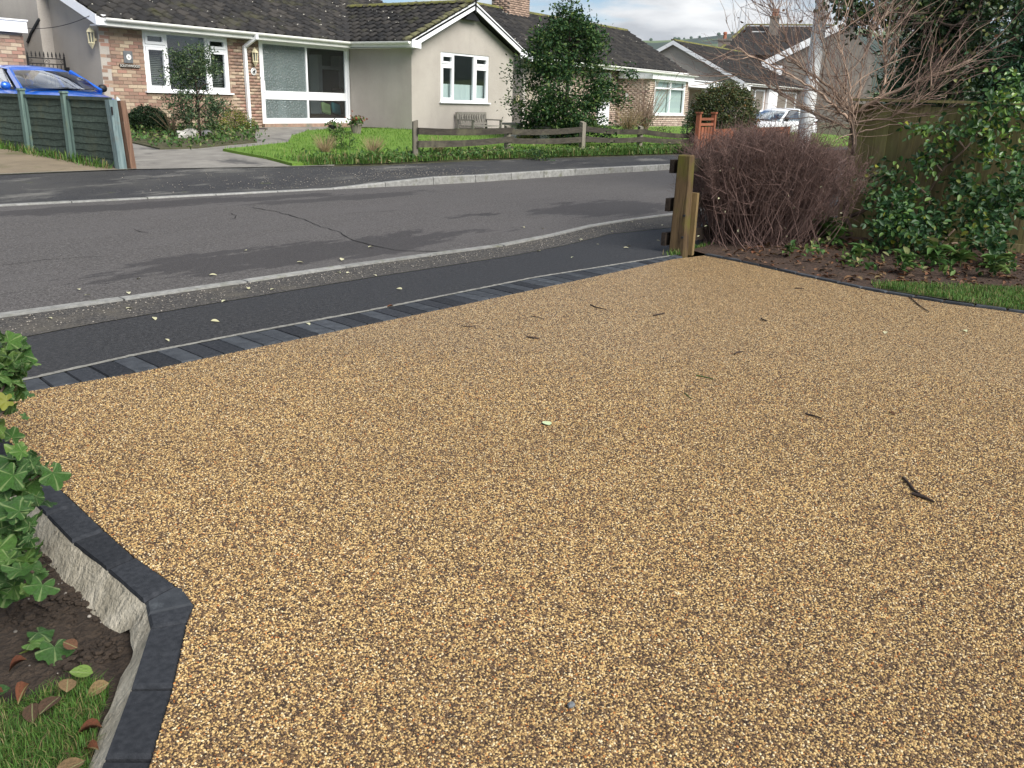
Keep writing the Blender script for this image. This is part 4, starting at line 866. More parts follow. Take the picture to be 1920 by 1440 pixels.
# ------------------------------------------------------------------ second bungalow
def simple_tiles(name, parent, x0, x1, Y0, z0, slope, Y1, mat, gauge=.34, wdt=.3, skip=None):
    c_, s_ = 1 / math.hypot(1, slope), slope / math.hypot(1, slope); mm = []; r = 0
    while Y0 + r * gauge * c_ < Y1 - .1:
        y = Y0 + r * gauge * c_; x = x0 + .15
        while x < x1 - .05:
            if not (skip and skip(x, y)): mm.append(slope_mat((x, y, z0 + slope * (y - Y0) + .004), (1, 0, 0), (0, c_, s_ + random.uniform(-.01, .02)), 1))
            x += wdt * .99
        r += 1
    put(name, merged(TM, mm, name, mat), parent, stuff=True)
def gable_house(root, X0, X1, Ye, ze, Yr, zr, Yb, wallY, wallmat, zb):
    sl_ = (zr - ze) / (Yr - Ye); up = np.array([0, -sl_, 1]) / math.hypot(1, sl_) * -.05
    MB().prism([(X0 + .25, wallY, zb), (X0 + .25, Yb, zb), (X0 + .25, Yb, ze - .1), (X0 + .25, Yr, zr - .1), (X0 + .25, wallY, ze + sl_ * (wallY - Ye) - .1)], (.2, 0, 0)).build('gable_wall', 'render_pebbledash', root)
    r_ = MB(); r_.prism([(X0, Ye, ze), (X1, Ye, ze), (X1, Yr, zr), (X0, Yr, zr)], up); r_.prism([(X0, Yr, zr), (X1, Yr, zr), (X1, 2 * Yr - Ye, ze), (X0, 2 * Yr - Ye, ze)], np.array([0, sl_, 1]) / math.hypot(1, sl_) * -.05)
    ro_ = r_.build('roof', 'roof_felt', root); simple_tiles('tile', ro_, X0, X1, Ye - .03, ze, sl_, Yr, 'far_roof_tile')
    ridge(ro_, (X0, Yr, zr + .06), (X1, Yr, zr + .06), int((X1 - X0) / .5), 'mossy_ridge', .13)
    for (ya, za, yb, zb_) in ((Ye - .02, ze, Yr, zr), (Yr, zr, 2 * Yr - Ye + .02, ze)):
        MB().prism([(X0 - .03, ya, za + .05), (X0 - .03, yb, zb_ + .05), (X0 - .03, yb, zb_ - .17), (X0 - .03, ya, za - .17)], (.035, 0, 0)).build('bargeboard', 'white_upvc', root)
        MB().prism([(X1, ya, za + .05), (X1, yb, zb_ + .05), (X1, yb, zb_ - .1), (X1, ya, za - .1)], (.035, 0, 0)).build('bargeboard', 'roof_felt', root)
    MB().box(X0 + .05, X1, Ye - .03, Ye - .005, ze - .16, ze - .01).build('fascia', 'white_gutter', root); gutter_x(root, X0 + .05, X1, Ye - .03, ze - .03)
    return ro_
B_ = thing('bungalow', (32, 17, .5), 'pale brick bungalow with flat-topped window projection behind the tall dark tree', 'house')
gable_house(B_, 25.85, 38.6, 16.5, 2.70, 19.6, 4.44, 22.6, 17.0, 'pale_brick', .3)
PB = MB().box(-.1075, .1075, 0, .05, 0, .065).mesh('brick', 'pale_brick')
bwl = MB().box(26.2, 38.4, 17.02, 17.2, .3, 2.7).build('wall', 'mortar', B_)
put('brick', merged(PB, brick_rects([(29.5, 33.0, .4, 2.6)], 17.0), 'brick', 'pale_brick'), bwl, stuff=True)
PX0, PX1, PY = 33.0, 36.75, 15.56
pw = MB(); pw.box(PX0 + .012, PX0 + .2, PY + .2, 17.0, .3, 2.27); pw.box(PX0 + .013, 33.44, PY + .012, PY + .199, .3, 2.27); pw.box(33.44, 36.46, PY + .012, PY + .199, .3, .95); pw.box(36.46, PX1, PY + .012, PY + .199, .3, 2.27); pwo = pw.build('projection_wall', 'mortar', B_)
pm = []
for r_ in range(26):
    y = PY + (.0 if r_ % 2 else .11)
    while y < 16.9: pm.append(Matrix.Translation((PX0, y + .11, .35 + r_ * .075)) @ Matrix.Rotation(-math.pi / 2, 4, 'Z')); y += .225
put('brick', merged(PB, pm + brick_rects([(PX0 + .01, 33.43, .35, 2.26), (33.43, 36.47, .35, .92), (36.47, PX1, .35, 2.26)], PY), 'brick', 'pale_brick'), pwo, stuff=True)
MB().box(PX0 - .12, PX1 + .25, PY - .15, 16.9, 2.28, 2.52).build('flat_roof_fascia', 'white_upvc', B_); MB().box(PX0 - .15, PX1 + .1, PY - .18, 16.85, 2.523, 2.56).build('flat_roof', 'roof_felt', B_); gutter_x(B_, 31.2, PX1 + .4, PY - .16, 2.53)
wb = rect_frame(MB(), 33.44, 36.46, .95, 2.27, PY, .07, .0, .08); wb.box(33.51, 36.39, PY + .001, PY + .079, 1.93, 1.99); wb.box(34.95, 35.01, PY + .002, PY + .078, 1.02, 2.2); wbo = wb.build('window', 'white_upvc', B_)
for a, b_ in ((33.51, 34.95), (35.01, 36.39)):
    for c, d in ((1.02, 1.93), (1.99, 2.2)): pane(wbo, a, b_, c, d, PY + .04)
MB().box(33.35, 36.55, PY - .05, PY, .91, .948).build('sill', 'white_upvc', wbo)
room(B_, 33.25, 36.6, PY + .2, 16.9, .8, 2.27, 'interior_wall')
MB().add([(33.5, PY + .14, .97), (34.95, PY + .16, .97), (34.95, PY + .16, 2.2), (33.5, PY + .14, 2.2)], [(0, 1, 2, 3)]).add([(35.0, PY + .16, .97), (36.4, PY + .14, .97), (36.4, PY + .14, 2.2), (35.0, PY + .16, 2.2)], [(0, 1, 2, 3)]).build('net_curtain', 'curtain', wbo)
do_ = rect_frame(MB(), 31.35, 32.35, .5, 2.45, 16.98, .08, -.03, .03).build('door_frame', 'white_upvc', B_); pane(do_, 31.43, 32.27, 1.4, 2.37, 16.97); MB().box(31.43, 32.27, 16.96, 17.0, .58, 1.38).build('door_panel', 'white_upvc', B_)
MB().lathe((32.99, 16.55, 1.65), [(.07, -.03), (.07, 0)], 10, 'x').build('wall_light', 'white_paint', B_)
ch = MB().box(28.45, 29.75, 19.2, 20.0, 3.9, 6.2).build('chimney', 'mortar', B_)
put('brick', merged(MB().box(-.1075, .1075, -.012, .05, 0, .065).mesh('brick', 'chimney_brick'), brick_rects([(28.44, 29.76, 4.1, 6.1)], 19.2) + [Matrix.Translation((28.45, y, 4.1 + k * .075)) @ Matrix.Rotation(-math.pi / 2, 4, 'Z') for k in range(26) for y in (19.32 + .1 * (k % 2), 19.55 + .1 * (k % 2), 19.78 + .1 * (k % 2))], 'brick', 'chimney_brick'), ch, stuff=True)
# small vents on the end wall
vt = MB(); vt.box(26.07, 26.1, 17.55, 17.66, 1.28, 1.52); vt.box(26.07, 26.1, 17.14, 17.24, 1.28, 1.50); vt.build('vent_cover', 'cream_paint', B_)
# flat roofed link with brick pier
K_ = thing('porch', (40, 16.2, .4), 'white flat-roofed porch with brick pier between the two far bungalows', 'porch')
MB().box(36.9, 45.5, 15.9, 19.0, 2.10, 2.36).build('fascia', 'white_upvc', K_); MB().box(36.85, 45.6, 15.85, 19.0, 2.363, 2.40).build('roof_edge', 'white_upvc', K_)
kp = MB().box(37.62, 38.16, 16.12, 16.7, .3, 2.1).build('pier', 'mortar', K_); put('brick', merged(PB, brick_rects([(37.6, 38.18, .35, 2.08)], 16.1), 'brick', 'pale_brick'), kp, stuff=True)
MB().box(37.0, 45.0, 18.2, 18.4, .3, 2.1).build('back_wall', 'pale_brick', K_); MB().box(36.95, 37.55, 16.3, 16.4, .3, 1.78).build('door', 'dark_wood', K_); MB().box(36.9, 37.6, 16.25, 16.45, 1.79, 1.86).build('lintel', 'white_upvc', K_)
MB().box(38.4, 41.0, 18.1, 18.19, 1.2, 2.0).build('high_window', 'interior_dark', K_)
# wooden gate between the bungalows
tg = thing('side_gate', (25, 17.6, .4), 'brown timber braced side gate between the two bungalows', 'gate')
for k in range(9): MB().box(24.05 + k * .19, 24.225 + k * .19, 17.3, 17.325, .35, 1.02).build('board', 'dark_wood', tg)
for z in (1.16, .98): MB().box(24.02, 25.8, 17.28, 17.33 if z > 1 else 17.299, z - .06, z + .06).build('rail', 'bare_brown_wood', tg)
MB().bar((24.9, 17.26, .95), (25.7, 17.26, 1.2), .04, .09, (0, 1, 0)).build('brace', 'bare_brown_wood', tg)
MB().tube([(24.72, 17.1, .35), (24.72, 17.1, 2.3)], .03, 6).build('post', 'black_trim', tg)

# ------------------------------------------------------------------ third bungalow, two-storey house
C_ = thing('bungalow', (52, 18.2, .4), 'far bungalow with plain rendered gable and white bargeboards beyond the clipped bush', 'house')
gable_house(C_, 49.8, 64, 17.82, 2.63, 22.24, 4.80, 26.4, 18.2, 'pale_brick', -.1)
MB().box(50.26, 63.5, 18.21, 18.4, -.1, 2.6).build('wall', 'pale_brick', C_)
for a, b_ in ((51.2, 54.6), (57.0, 61.0)):
    cw = rect_frame(MB(), a, b_, .9, 2.35, 18.15, .09, .0, .08); cw.box((a + b_) / 2 - .05, (a + b_) / 2 + .05, 18.151, 18.229, .99, 2.26); cwo = cw.build('window', 'white_upvc', C_)
    pane(cwo, a + .09, (a + b_) / 2 - .05, .99, 2.26, 18.18); pane(cwo, (a + b_) / 2 + .05, b_ - .09, .99, 2.26, 18.18)
MB().box(54.9, 56.6, 18.0, 18.19, -.1, 2.4).build('porch_panel', 'white_upvc', C_)
p1 = atT(1398, 53, 62); p2 = atT(1603, 46, 60); e1 = (p2 - p1); e1[2] = 0; LN = np.linalg.norm(e1); e1 /= LN; e2 = np.array([e1[1], -e1[0], 0]);  e2 = e2 if e2 @ p1 < 0 else -e2
zr = (p1[2] + p2[2]) / 2
def dl(u, v, z): return p1 * np.array([1, 1, 0]) + e1 * u + e2 * v + np.array([0, 0, z])
D_ = thing('two_storey_house', dl(LN / 2, 3, 0), 'two-storey tiled house with white gable boards and rendered chimneys behind bare shrub', 'house')
ez, rn = 4.7, 4.0
rf = MB(); rf.add([dl(0, 0, zr), dl(LN, 0, zr), dl(LN, rn, ez), dl(-1.6, rn, ez), dl(-1.6, -rn, ez), dl(LN, -rn, ez)], [(3, 2, 1, 0), (4, 3, 0), (0, 1, 5, 4), (1, 2, 5)]); rfo = rf.build('roof', 'far_roof_tile', D_)
rows = MB(); n_ = 16
for k in range(n_):
    t0 = k / n_; a0 = dl(-1.6 * (1 - t0), rn * (1 - t0), ez + (zr - ez) * t0 + .05); b0 = dl(LN, rn * (1 - t0), ez + (zr - ez) * t0 + .05)
    rows.bar(a0, b0, .26, .03, e2 * (zr - ez) + np.array([0, 0, rn]))
    a1 = dl(-1.6 * (1 - t0), -rn * (1 - t0), ez + (zr - ez) * t0 + .05); rows.bar(a1, a0, .2, .03)
rows.build('tile_course', 'far_roof_tile', rfo, stuff=True)
ridge(rfo, dl(0, 0, zr + .08), dl(LN, 0, zr + .08), 18, 'mossy_ridge', .13); ridge(rfo, dl(-1.6, rn, ez + .08), dl(0, 0, zr + .05), 8, 'mossy_ridge', .12)
dw = MB(); dw.prism([dl(-1.2, rn - .4, -.2), dl(LN, rn - .4, -.2), dl(LN, -rn + .4, -.2), dl(-1.2, -rn + .4, -.2)], (0, 0, ez + .2)); dw.build('wall', 'chimney_brick', D_)
q0 = LN - 5.2; gw_ = MB(); gv = rn + 1.0
gw_.prism([dl(q0, gv, -.2), dl(LN + 1.2, gv, -.2), dl(LN + 1.2, gv, 4.7), dl(LN - .2, gv, 6.0), dl(LN - 2.0, gv, 6.65) if False else dl(LN - .4, gv, zr - .3), dl(q0, gv, 4.2)], -e2 * 3); gw_.build('gable_wing', 'chimney_render', D_)
MB().bar(dl(q0 - .5, gv + .2, 4.0), dl(LN - .3, gv + .2, zr + .05), .05, .42, (0, 0, 1)).build('bargeboard', 'white_upvc', D_); MB().bar(dl(LN - .3, gv + .2, zr + .05), dl(LN + 1.4, gv + .2, 6.1), .05, .42, (0, 0, 1)).build('bargeboard', 'white_upvc', D_)
MB().bar(dl(q0 - .3, gv + .22, 3.7), dl(q0 + .8, gv + .22, 3.7), .06, .6).build('box_end', 'white_upvc', D_)
for (u, v, zt, w_, nm) in ((1.95, 1.2, 7.35, .62, 2), (-1.2, 2.6, 5.75, .8, 1)):
    c_ = MB(); c_.bar(dl(u, v, 4.6), dl(u, v, zt), w_, w_ * .8, e2); c_.bar(dl(u, v, zt - .12), dl(u, v, zt), w_ + .12, w_ * .8 + .12, e2); co = c_.build('chimney', 'chimney_render', D_)
    for k in range(nm): MB().lathe(dl(u + .2 * k - .1 * (nm - 1), v, zt), [(.13, 0), (.11, .3), (.14, .32), (.14, .42), (.09, .46)], 8).build('chimney_pot', 'terracotta', co)
MB().bar(dl(1.45, 1.0, zr - .55), dl(2.1 - 1.6, 1.0, zr - .55), .05, .3).build('roof_light', 'white_paint', D_); MB().bar(dl(6.0, 1.6, zr - .9), dl(6.5, 1.6, zr - .9), .05, .4).build('roof_light', 'white_paint', D_)
for k, (u, lab) in enumerate([(.0, 'thin tall radio aerial mast left above the rendered chimney'), (.55, 'television aerial with spread elements on slim mast')]):
    bx = atT([1383, 1396][k], 58, 61); tp = atT([1391, 1400][k], [14, -2][k], 61); ae = thing('aerial', bx, lab, 'aerial'); MB().tube([bx, tp], .028, 5).build('mast', 'aluminium', ae)
    if k == 1:
        MB().bar(tp - e1 * .9, tp + e1 * .9, .03, .03).build('boom', 'aluminium', ae)
        el = MB()
        for j in range(9): c_ = tp + e1 * (-.85 + j * .21); el.bar(c_ - np.array([0, 0, .02]) - e2 * .3, c_ + np.array([0, 0, .25]), .02, .02)
        el.build('elements', 'aluminium', ae)
# leaning pale pole on the pavement
b0 = atT(1512, 210, 13.2); b0[2] = 0; tp = atT(1551, -60, 13.0)
tag(MB().tube([b0, b0 + (tp - b0) * .5, tp, tp + (tp - b0) * 1.2], [.115, .105, .095, .08], 14).build('utility_pole', 'pole_paint', smooth=True), 'pale leaning utility pole rising behind the bare shrub', 'pole')

# ------------------------------------------------------------------ cars
def car(root, Mx, paint, Lc=3.75, roofz=1.46, red_tail=False):
    def T(p): return tuple(Mx @ Vector(p))
    st = [(0, .50, .30, .60), (.10, .66, .24, .72), (.35, .77, .22, .84), (.75, .83, .21, .93), (1.12, .845, .21, .99), (1.9, .85, .21, 1.0), (2.8, .85, .21, 1.01), (Lc - .35, .83, .23, 1.0), (Lc - .08, .76, .26, .95), (Lc, .66, .32, .85)]
    V = []; Fc = []
    for (y, hw, zb_, zt) in st:
        for x, z in ((-hw * .92, zb_), (-hw, zb_ + .18), (-hw, zt - .22), (-hw * .95, zt - .06), (-hw * .72, zt), (0, zt + .035), (hw * .72, zt), (hw * .95, zt - .06), (hw, zt - .22), (hw, zb_ + .18), (hw * .92, zb_)): V.append(T((x, y, z)))
    for i in range(len(st) - 1):
        for j in range(10): Fc.append((i * 11 + j, i * 11 + j + 1, (i + 1) * 11 + j + 1, (i + 1) * 11 + j))
    Fc.append(tuple(range(10, -1, -1))); Fc.append(tuple((len(st) - 1) * 11 + j for j in range(11)))
    body = MB().add(V, Fc).build('body', paint, root, smooth=True)
    # roof and pillars
    V = []; ys = [(1.64, roofz - .115, .585), (1.74, roofz - .055, .60), (1.88, roofz - .025, .615), (2.1, roofz - .005, .635), (2.6, roofz, .64), (3.1, roofz - .03, .62), (Lc - .35, roofz - .12, .57)]; Fc = []
    for y, z, hw in ys:
        for x, k in ((-hw, -.055), (-hw * .75, -.012), (0, .012), (hw * .75, -.012), (hw, -.055)): V.append(T((x, y, z + k)))
    for i in range(6):
        for j in range(4): Fc.append((i * 5 + j, (i + 1) * 5 + j, (i + 1) * 5 + j + 1, i * 5 + j + 1))
    MB().add(V, Fc).build('roof', paint, root, smooth=True)
    for s_ in (-1, 1):
        for a, b_, w_ in (((.79, 1.02, .96), (.595, 1.70, roofz - .115), .085), ((.82, 2.35, .98), (.645, 2.42, roofz - .06), .06), ((.80, Lc - .25, .98), (.59, Lc - .45, roofz - .16), .16)):
            MB().bar(T((s_ * a[0], a[1], a[2])), T((s_ * b_[0], b_[1], b_[2])), w_, .05, Mx.to_3x3() @ Vector((s_, 0, .3))).build('pillar', paint, root)
    def quad(n_, pts, mt): return MB().add([T(p) for p in pts], [tuple(range(len(pts)))]).build(n_, mt, root)
    V = []; nx_ = 9
    for k in range(nx_):
        u = -1 + 2 * k / (nx_ - 1); V += [T((.775 * u, .98 + .14 * u * u - .10, .985 + .02 * (1 - u * u))), T((.685 * u, 1.31 + .1 * u * u - .05, 1.19 + .02)), T((.585 * u, 1.65 + .05 * u * u - .01, roofz - .115 + .012 * (1 - u * u)))]
    Fc = []
    for k in range(nx_ - 1):
        for j in range(2): Fc.append((k * 3 + j, k * 3 + 3 + j, k * 3 + 4 + j, k * 3 + 1 + j))
    MB().add(V, Fc).build('windscreen', 'car_glass', root, smooth=True)
    for s_ in (-1, 1):
        quad('side_window', [(s_ * .80, 1.25, .99), (s_ * .81, 2.32, 1.0), (s_ * .64, 2.38, roofz - .08), (s_ * .615, 1.86, roofz - .10)], 'car_glass'); quad('side_window', [(s_ * .81, 2.40, 1.0), (s_ * .79, Lc - .4, 1.0), (s_ * .60, Lc - .52, roofz - .15), (s_ * .64, 2.45, roofz - .08)], 'car_glass')
        mi = MB().lathe((0, 0, 0), [(.02, -.09), (.075, -.06), (.085, 0), (.07, .06), (.02, .09)], 8, 'x'); mi.v = [T((s_ * .95 + p[0], 1.22 + p[1] * .8, 1.03 + p[2])) for p in mi.v]; mi.build('mirror', paint if s_ < 0 else 'black_trim', root, smooth=True)
        MB().bar(T((s_ * .82, 1.2, .98)), T((s_ * .90, 1.22, 1.0)), .04, .05).build('mirror_arm', 'black_trim', root)
        hl = MB(); hl.add([T(p) for p in [(s_ * .44, .03, .62), (s_ * .66, .14, .64), (s_ * .80, .42, .76), (s_ * .76, .50, .865), (s_ * .60, .30, .83), (s_ * .44, .09, .72)]], [(0, 1, 2, 3, 4, 5)]); 
        for f_i in range(len(hl.v)): hl.v[f_i] = tuple(Vector(hl.v[f_i]) + Mx.to_3x3() @ Vector((s_ * .012, -.012, .012)))
        hl.build('headlight', 'headlamp_lens', root)
        tl = MB(); tl.add([T(p) for p in [(s_ * .60, Lc - .02, .88), (s_ * .80, Lc - .22, .80), (s_ * .80, Lc - .26, 1.05), (s_ * .70, Lc - .30, roofz - .25), (s_ * .62, Lc - .1, 1.0)]], [(0, 1, 2, 3, 4)]); tl.build('tail_light', 'red_plastic', root)
        for y in (.68, Lc - .65):
            wl = MB().lathe((0, 0, 0), [(.21, -.085), (.30, -.09), (.31, -.04), (.31, .04), (.30, .09), (.21, .085)], 18, 'x'); wl.v = [T((s_ * .76 + p[0], y + p[1], .31 + p[2])) for p in wl.v]; wo_ = wl.build('wheel', 'tyre_rubber', root, smooth=True)
            hb_ = MB().lathe((0, 0, 0), [(.2, -.02), (.2, .0), (.05, .02)], 14, 'x'); hb_.v = [T((s_ * (.835) + p[0] * s_, y + p[1], .31 + p[2])) for p in hb_.v]; hb_.build('rim', 'alloy', wo_)
    MB().bar(T((-.62, 1.02, 1.005)), T((.05, .90, 1.02)), .018, .02).bar(T((.0, .93, 1.02)), T((.62, 1.0, 1.005)), .018, .02).build('wiper', 'black_trim', root)
    quad('scuttle', [(-.76, .93, .99), (.76, .93, .99), (.70, .82, .985), (0, .74, 1.012), (-.70, .82, .985)], 'black_trim')
    for s_ in (-1, 1):
        se = MB(); se.bar(T((s_ * .36, 2.15, .5)), T((s_ * .36, 2.3, 1.08)), .44, .12); se.bar(T((s_ * .36, 2.31, 1.10)), T((s_ * .36, 2.34, 1.27)), .22, .09); se.build('seat', 'interior_dark', root, bevel=.03)
    quad('tailgate', [(-.78, Lc - .12, .98), (.78, Lc - .12, .98), (.57, Lc - .36, roofz - .15), (-.57, Lc - .36, roofz - .15)], 'black_trim')
    quad('headliner', [(-.6, 1.8, roofz - .09), (.6, 1.8, roofz - .09), (.56, Lc - .4, roofz - .16), (-.56, Lc - .4, roofz - .16)], 'interior_dark')
    MB().bar(T((-.7, 1.35, .93)), T((.7, 1.35, .93)), .5, .08).build('dashboard', 'interior_dark', root)
zc_ = float(gz(9.8, 17)); bc = thing('car', (9.82, 17.3, zc_), 'bright blue hatchback parked behind the green fence', 'car')
car(bc, Matrix.Translation((9.80, 15.75, zc_)) @ Matrix.Diagonal((1, 1, .90, 1)), 'blue_car_paint')
wp = atT(1452, 240, 36); wc = thing('car', (wp[0], wp[1], -.12), 'white car with red tail light half hidden behind the brown hedge', 'car')
ang = math.radians(-18); Mx = Matrix.Translation((wp[0], wp[1], -.12)) @ Matrix.Rotation(ang, 4, 'Z') @ Matrix.Rotation(math.pi / 2, 4, 'Z') @ Matrix.Rotation(math.pi, 4, 'Z') @ Matrix.Translation((0, -1.8, 0))
car(wc, Mx, 'white_car_paint', red_tail=True)

# ------------------------------------------------------------------ green lap fence
gf = thing('lap_fence', (8.2, 12.6, .15), 'green stained overlap fence with capped posts beside the blue car', 'fence')
FXc = 8.2; py_ = [12.72, 13.93, 15.17, 16.45, 17.8]
for i, y in enumerate(py_[1:]):
    zb_ = float(gz(FXc, y)); po = MB().bar((FXc - .05, y, zb_ - .05), (FXc - .05, y, 1.24 + .02 * i), .085, .085, (0, 1, 0)).build('post', 'green_stained_post', gf); MB().bar((FXc - .05, y, 1.24 + .02 * i), (FXc - .05, y, 1.27 + .02 * i), .12, .12, (0, 1, 0), .09, .09).build('post_cap', 'green_stained_post', po)
for i in range(len(py_) - 1):
    y0, y1 = py_[i] + .03, py_[i + 1] - .05; zt = 1.145; zb_ = .18 + .02 * i; n_ = 9
    for k in range(n_):
        za = zb_ + (zt - zb_) * k / n_; zc2 = za + (zt - zb_) / n_ * 1.22; nseg = 5; mb = MB(); V = []
        for j in range(nseg + 1):
            y = y0 + (y1 - y0) * j / nseg; w_ = random.uniform(-.012, .012); V += [(FXc - .018, y, za + w_), (FXc - .004, y, zc2 + w_ * .3), (FXc + .008, y, zc2 + w_ * .3), (FXc - .006, y, za + w_)]
        Fc = []
        for j in range(nseg):
            for q_ in range(4): Fc.append((j * 4 + q_, (j + 1) * 4 + q_, (j + 1) * 4 + (q_ + 1) % 4, j * 4 + (q_ + 1) % 4))
        Fc += [(0, 1, 2, 3), (nseg * 4 + 3, nseg * 4 + 2, nseg * 4 + 1, nseg * 4)]; mb.add(V, Fc).build('slat', 'green_stained_wood', gf)
    MB().bar((FXc - .02, y0, zt + .03), (FXc - .02, y1, zt + .03), .06, .05).build('capping', 'green_stained_wood', gf)
    for y in (y0 + .02, y1 - .02): MB().bar((FXc - .03, y, zb_ - .03), (FXc - .03, y, zt), .035, .03, (0, 1, 0)).build('batten', 'green_stained_post', gf)
gp = thing('gate_post', (8.22, 12.6, .15), 'pair of weathered posts, blue-grey and brown, ending the green fence', 'post')
MB().bar((8.16, 12.62, .1), (8.13, 12.66, 1.17), .13, .11, (0, 1, 0)).build('painted_post', 'blue_grey_post', gp); MB().bar((8.30, 12.56, .1), (8.255, 12.60, 1.16), .09, .11, (0, 1, 0)).build('brown_post', 'bare_brown_wood', gp)
MB().box(8.075, 8.085, 12.56, 12.60, .95, 1.07).build('hinge', 'black_iron', gp)

# ------------------------------------------------------------------ post and rail fence opposite
pr_ = thing('post_and_rail_fence', (17, 11, .2), 'grey weathered post and rail fence along the far pavement', 'fence')
posts = []
for (px, py, pt, dpx) in [(778, 302, 228, 10), (950, 287, 237, 16), (1090, 287, 230, 14), (1198, 281, 238, 11), (1296, 277, 250, 11)]:
    p = g(px, py, .17); d = np.linalg.norm(p[:2]); q = ray(px, pt); q = q * (math.hypot(p[0], p[1]) / math.hypot(q[0], q[1])); posts.append((p, q[2] + EYE))
    w_ = dpx / 1640 * d * 1.0; mb = MB(); a = p - np.array([0, 0, .05]); b_ = np.array([p[0], p[1], q[2] + EYE]); mb.bar(a, b_, w_, .09, (.8, -.6, 0)); mb.v = [(x + .01 * math.sin(9 * z), y, z + (.03 * (x > p[0]) if z > b_[2] - .05 else 0)) for x, y, z in mb.v]; mb.build('post', 'weathered_post', pr_)
rail_px = [[(782, 245, 262), (782, 272, 283), (782, 297, 301)], None]
for i in range(len(posts) - 1):
    (a, ta), (b_, tb) = posts[i], posts[i + 1]
    for k, fr in enumerate((.80, .47, .10)):
        za = a[2] + (ta - a[2]) * (fr - .03 * (i == 0)); zb_ = b_[2] + (tb - b_[2]) * (fr + (.06 if i == 0 else 0)); n_ = 5; off = np.array([.06, -.09, 0])
        mb = MB(); P = [a * (1 - t) + b_ * t + off for t in np.linspace(-.02, 1.02, n_ + 1)]
        for j in range(n_ + 1): P[j] = np.array([P[j][0], P[j][1], za * (1 - j / n_) + zb_ * j / n_ - .035 * math.sin(math.pi * j / n_)])
        for j in range(n_): mb.bar(P[j] + .0005 * j, P[j + 1] + .0005 * j, .045, .125 if k < 2 else .10)
        mb.build('rail', 'weathered_rail', pr_)
# orange-brown timber fence beyond
rf_ = thing('timber_fence', atT(1310, 285, 23), 'orange-brown timber fence panels with capped posts behind the near post', 'fence')
q0 = g(1304, 292, .15); q1 = g(1332, 289, .15); e_ = q1 - q0
for k in range(2):
    p = q0 + e_ * k; zt = 1.15 + .0 * k; po = MB().bar(p, p + np.array([0, 0, 1.0]), .1, .1, (1, 0, 0)).build('post', 'red_fence_wood', rf_); MB().bar(p + np.array([0, 0, 1.0]), p + np.array([0, 0, 1.04]), .14, .14, (1, 0, 0)).build('post_cap', 'red_fence_wood', po)
for z in (.87, .74): MB().bar(q0 + np.array([0, 0, z]), q1 + np.array([0, 0, z]), .05, .06).build('rail', 'red_fence_wood', rf_)
for k in range(5): a = q0 + e_ * (k / 5 + .04); b_ = q0 + e_ * ((k + 1) / 5); MB().prism([a + [0, 0, .02], b_ + [0, 0, .02], b_ + [0, 0, .68], a + [0, 0, .68]], (.02, .02, 0)).build('board', 'red_fence_wood', rf_)
q2 = q1 + (q1 - q0) * 7
for k in range(26): a = q1 + (q2 - q1) * (k / 26 + .002); b_ = q1 + (q2 - q1) * ((k + 1) / 26); MB().prism([a + [0, 0, .02], b_ + [0, 0, .02], b_ + [0, 0, .62], a + [0, 0, .62]], (.02, .02, 0)).build('board', 'red_fence_wood', rf_)
# bench against the gable
bn = thing('garden_bench', (21.5, 15.6, .35), 'grey slatted garden bench against the gable wall under the window', 'bench')
bx0, bx1, by, bz = 20.95, 22.35, 15.80, .34
for x in (bx0, bx1):
    MB().bar((x, by, bz), (x, by + .08, bz + .62), .06, .06, (0, 1, 0)).build('leg', 'bench_wood', bn); MB().bar((x, by - .5, bz), (x, by - .5, bz + .42), .06, .06, (0, 1, 0)).build('leg', 'bench_wood', bn); MB().bar((x, by - .56, bz + .42), (x, by + .03, bz + .42), .07, .035).build('armrest', 'bench_wood', bn)
for k in range(5): MB().box(bx0, bx1, by - .5 + k * .1, by - .42 + k * .1, bz + .24, bz + .265).build('seat_slat', 'bench_wood', bn)
MB().box(bx0, bx1, by + .03, by + .07, bz + .56, bz + .63).build('top_rail', 'bench_wood', bn); MB().box(bx0, bx1, by - .01, by + .02, bz + .29, bz + .34).build('bottom_rail', 'bench_wood', bn)
for k in range(11): x = bx0 + .1 + k * (bx1 - bx0 - .2) / 10; MB().bar((x, by + .01, bz + .34), (x, by + .05, bz + .56), .045, .02, (0, 1, 0)).build('back_slat', 'bench_wood', bn)
# stone pedestals on the lawn
for (px, py, lab) in [(966, 262, 'left pale brick pedestal with slab top behind the rail fence'), (1026, 270, 'right pale brick pedestal with slab top under the dark tree')]:
    p = onT(px, py); t = thing('pedestal', p, lab, 'pedestal', 'brick pedestals on the lawn'); x, y, z = p
    for r_ in range(5):
        for c_ in range(2): MB().box(x - .15 + c_ * .151, x - .002 + c_ * .151, y - .14, y + .14, z + .02 + r_ * .07, z + .083 + r_ * .07).build('brick', 'white_rock', t)
    MB().box(x - .28, x + .28, y - .25, y + .25, z + .375, z + .43).build('slab', 'old_concrete', t, bevel=.01)
    MB().box(x - .2, x + .2, y - .2, y + .2, z - .02, z + .019).build('foot', 'old_concrete', t)
for (px, py, s_, lab) in [(353, 262, .26, 'long white rock at the edge of the flower bed'), (385, 258, .16, 'small white rock beside the longer one in the flower bed')]:
    p = onT(px, py); mb = MB().lathe((0, 0, 0), [(.3, -.2), (.9, -.1), (1, .2), (.75, .5), (.3, .62)], 9); mb.v = [(p[0] + x * s_ * 1.3 * (1 + .25 * math.sin(7 * y + x * 5)), p[1] + y * s_ * .6, p[2] + .06 + z * s_ * .75 * (1 + .3 * math.sin(5 * x + 3 * y))) for x, y, z in mb.v]; tag(mb.build('rock', 'white_rock'), lab, 'rock', 'white rocks in the flower bed')
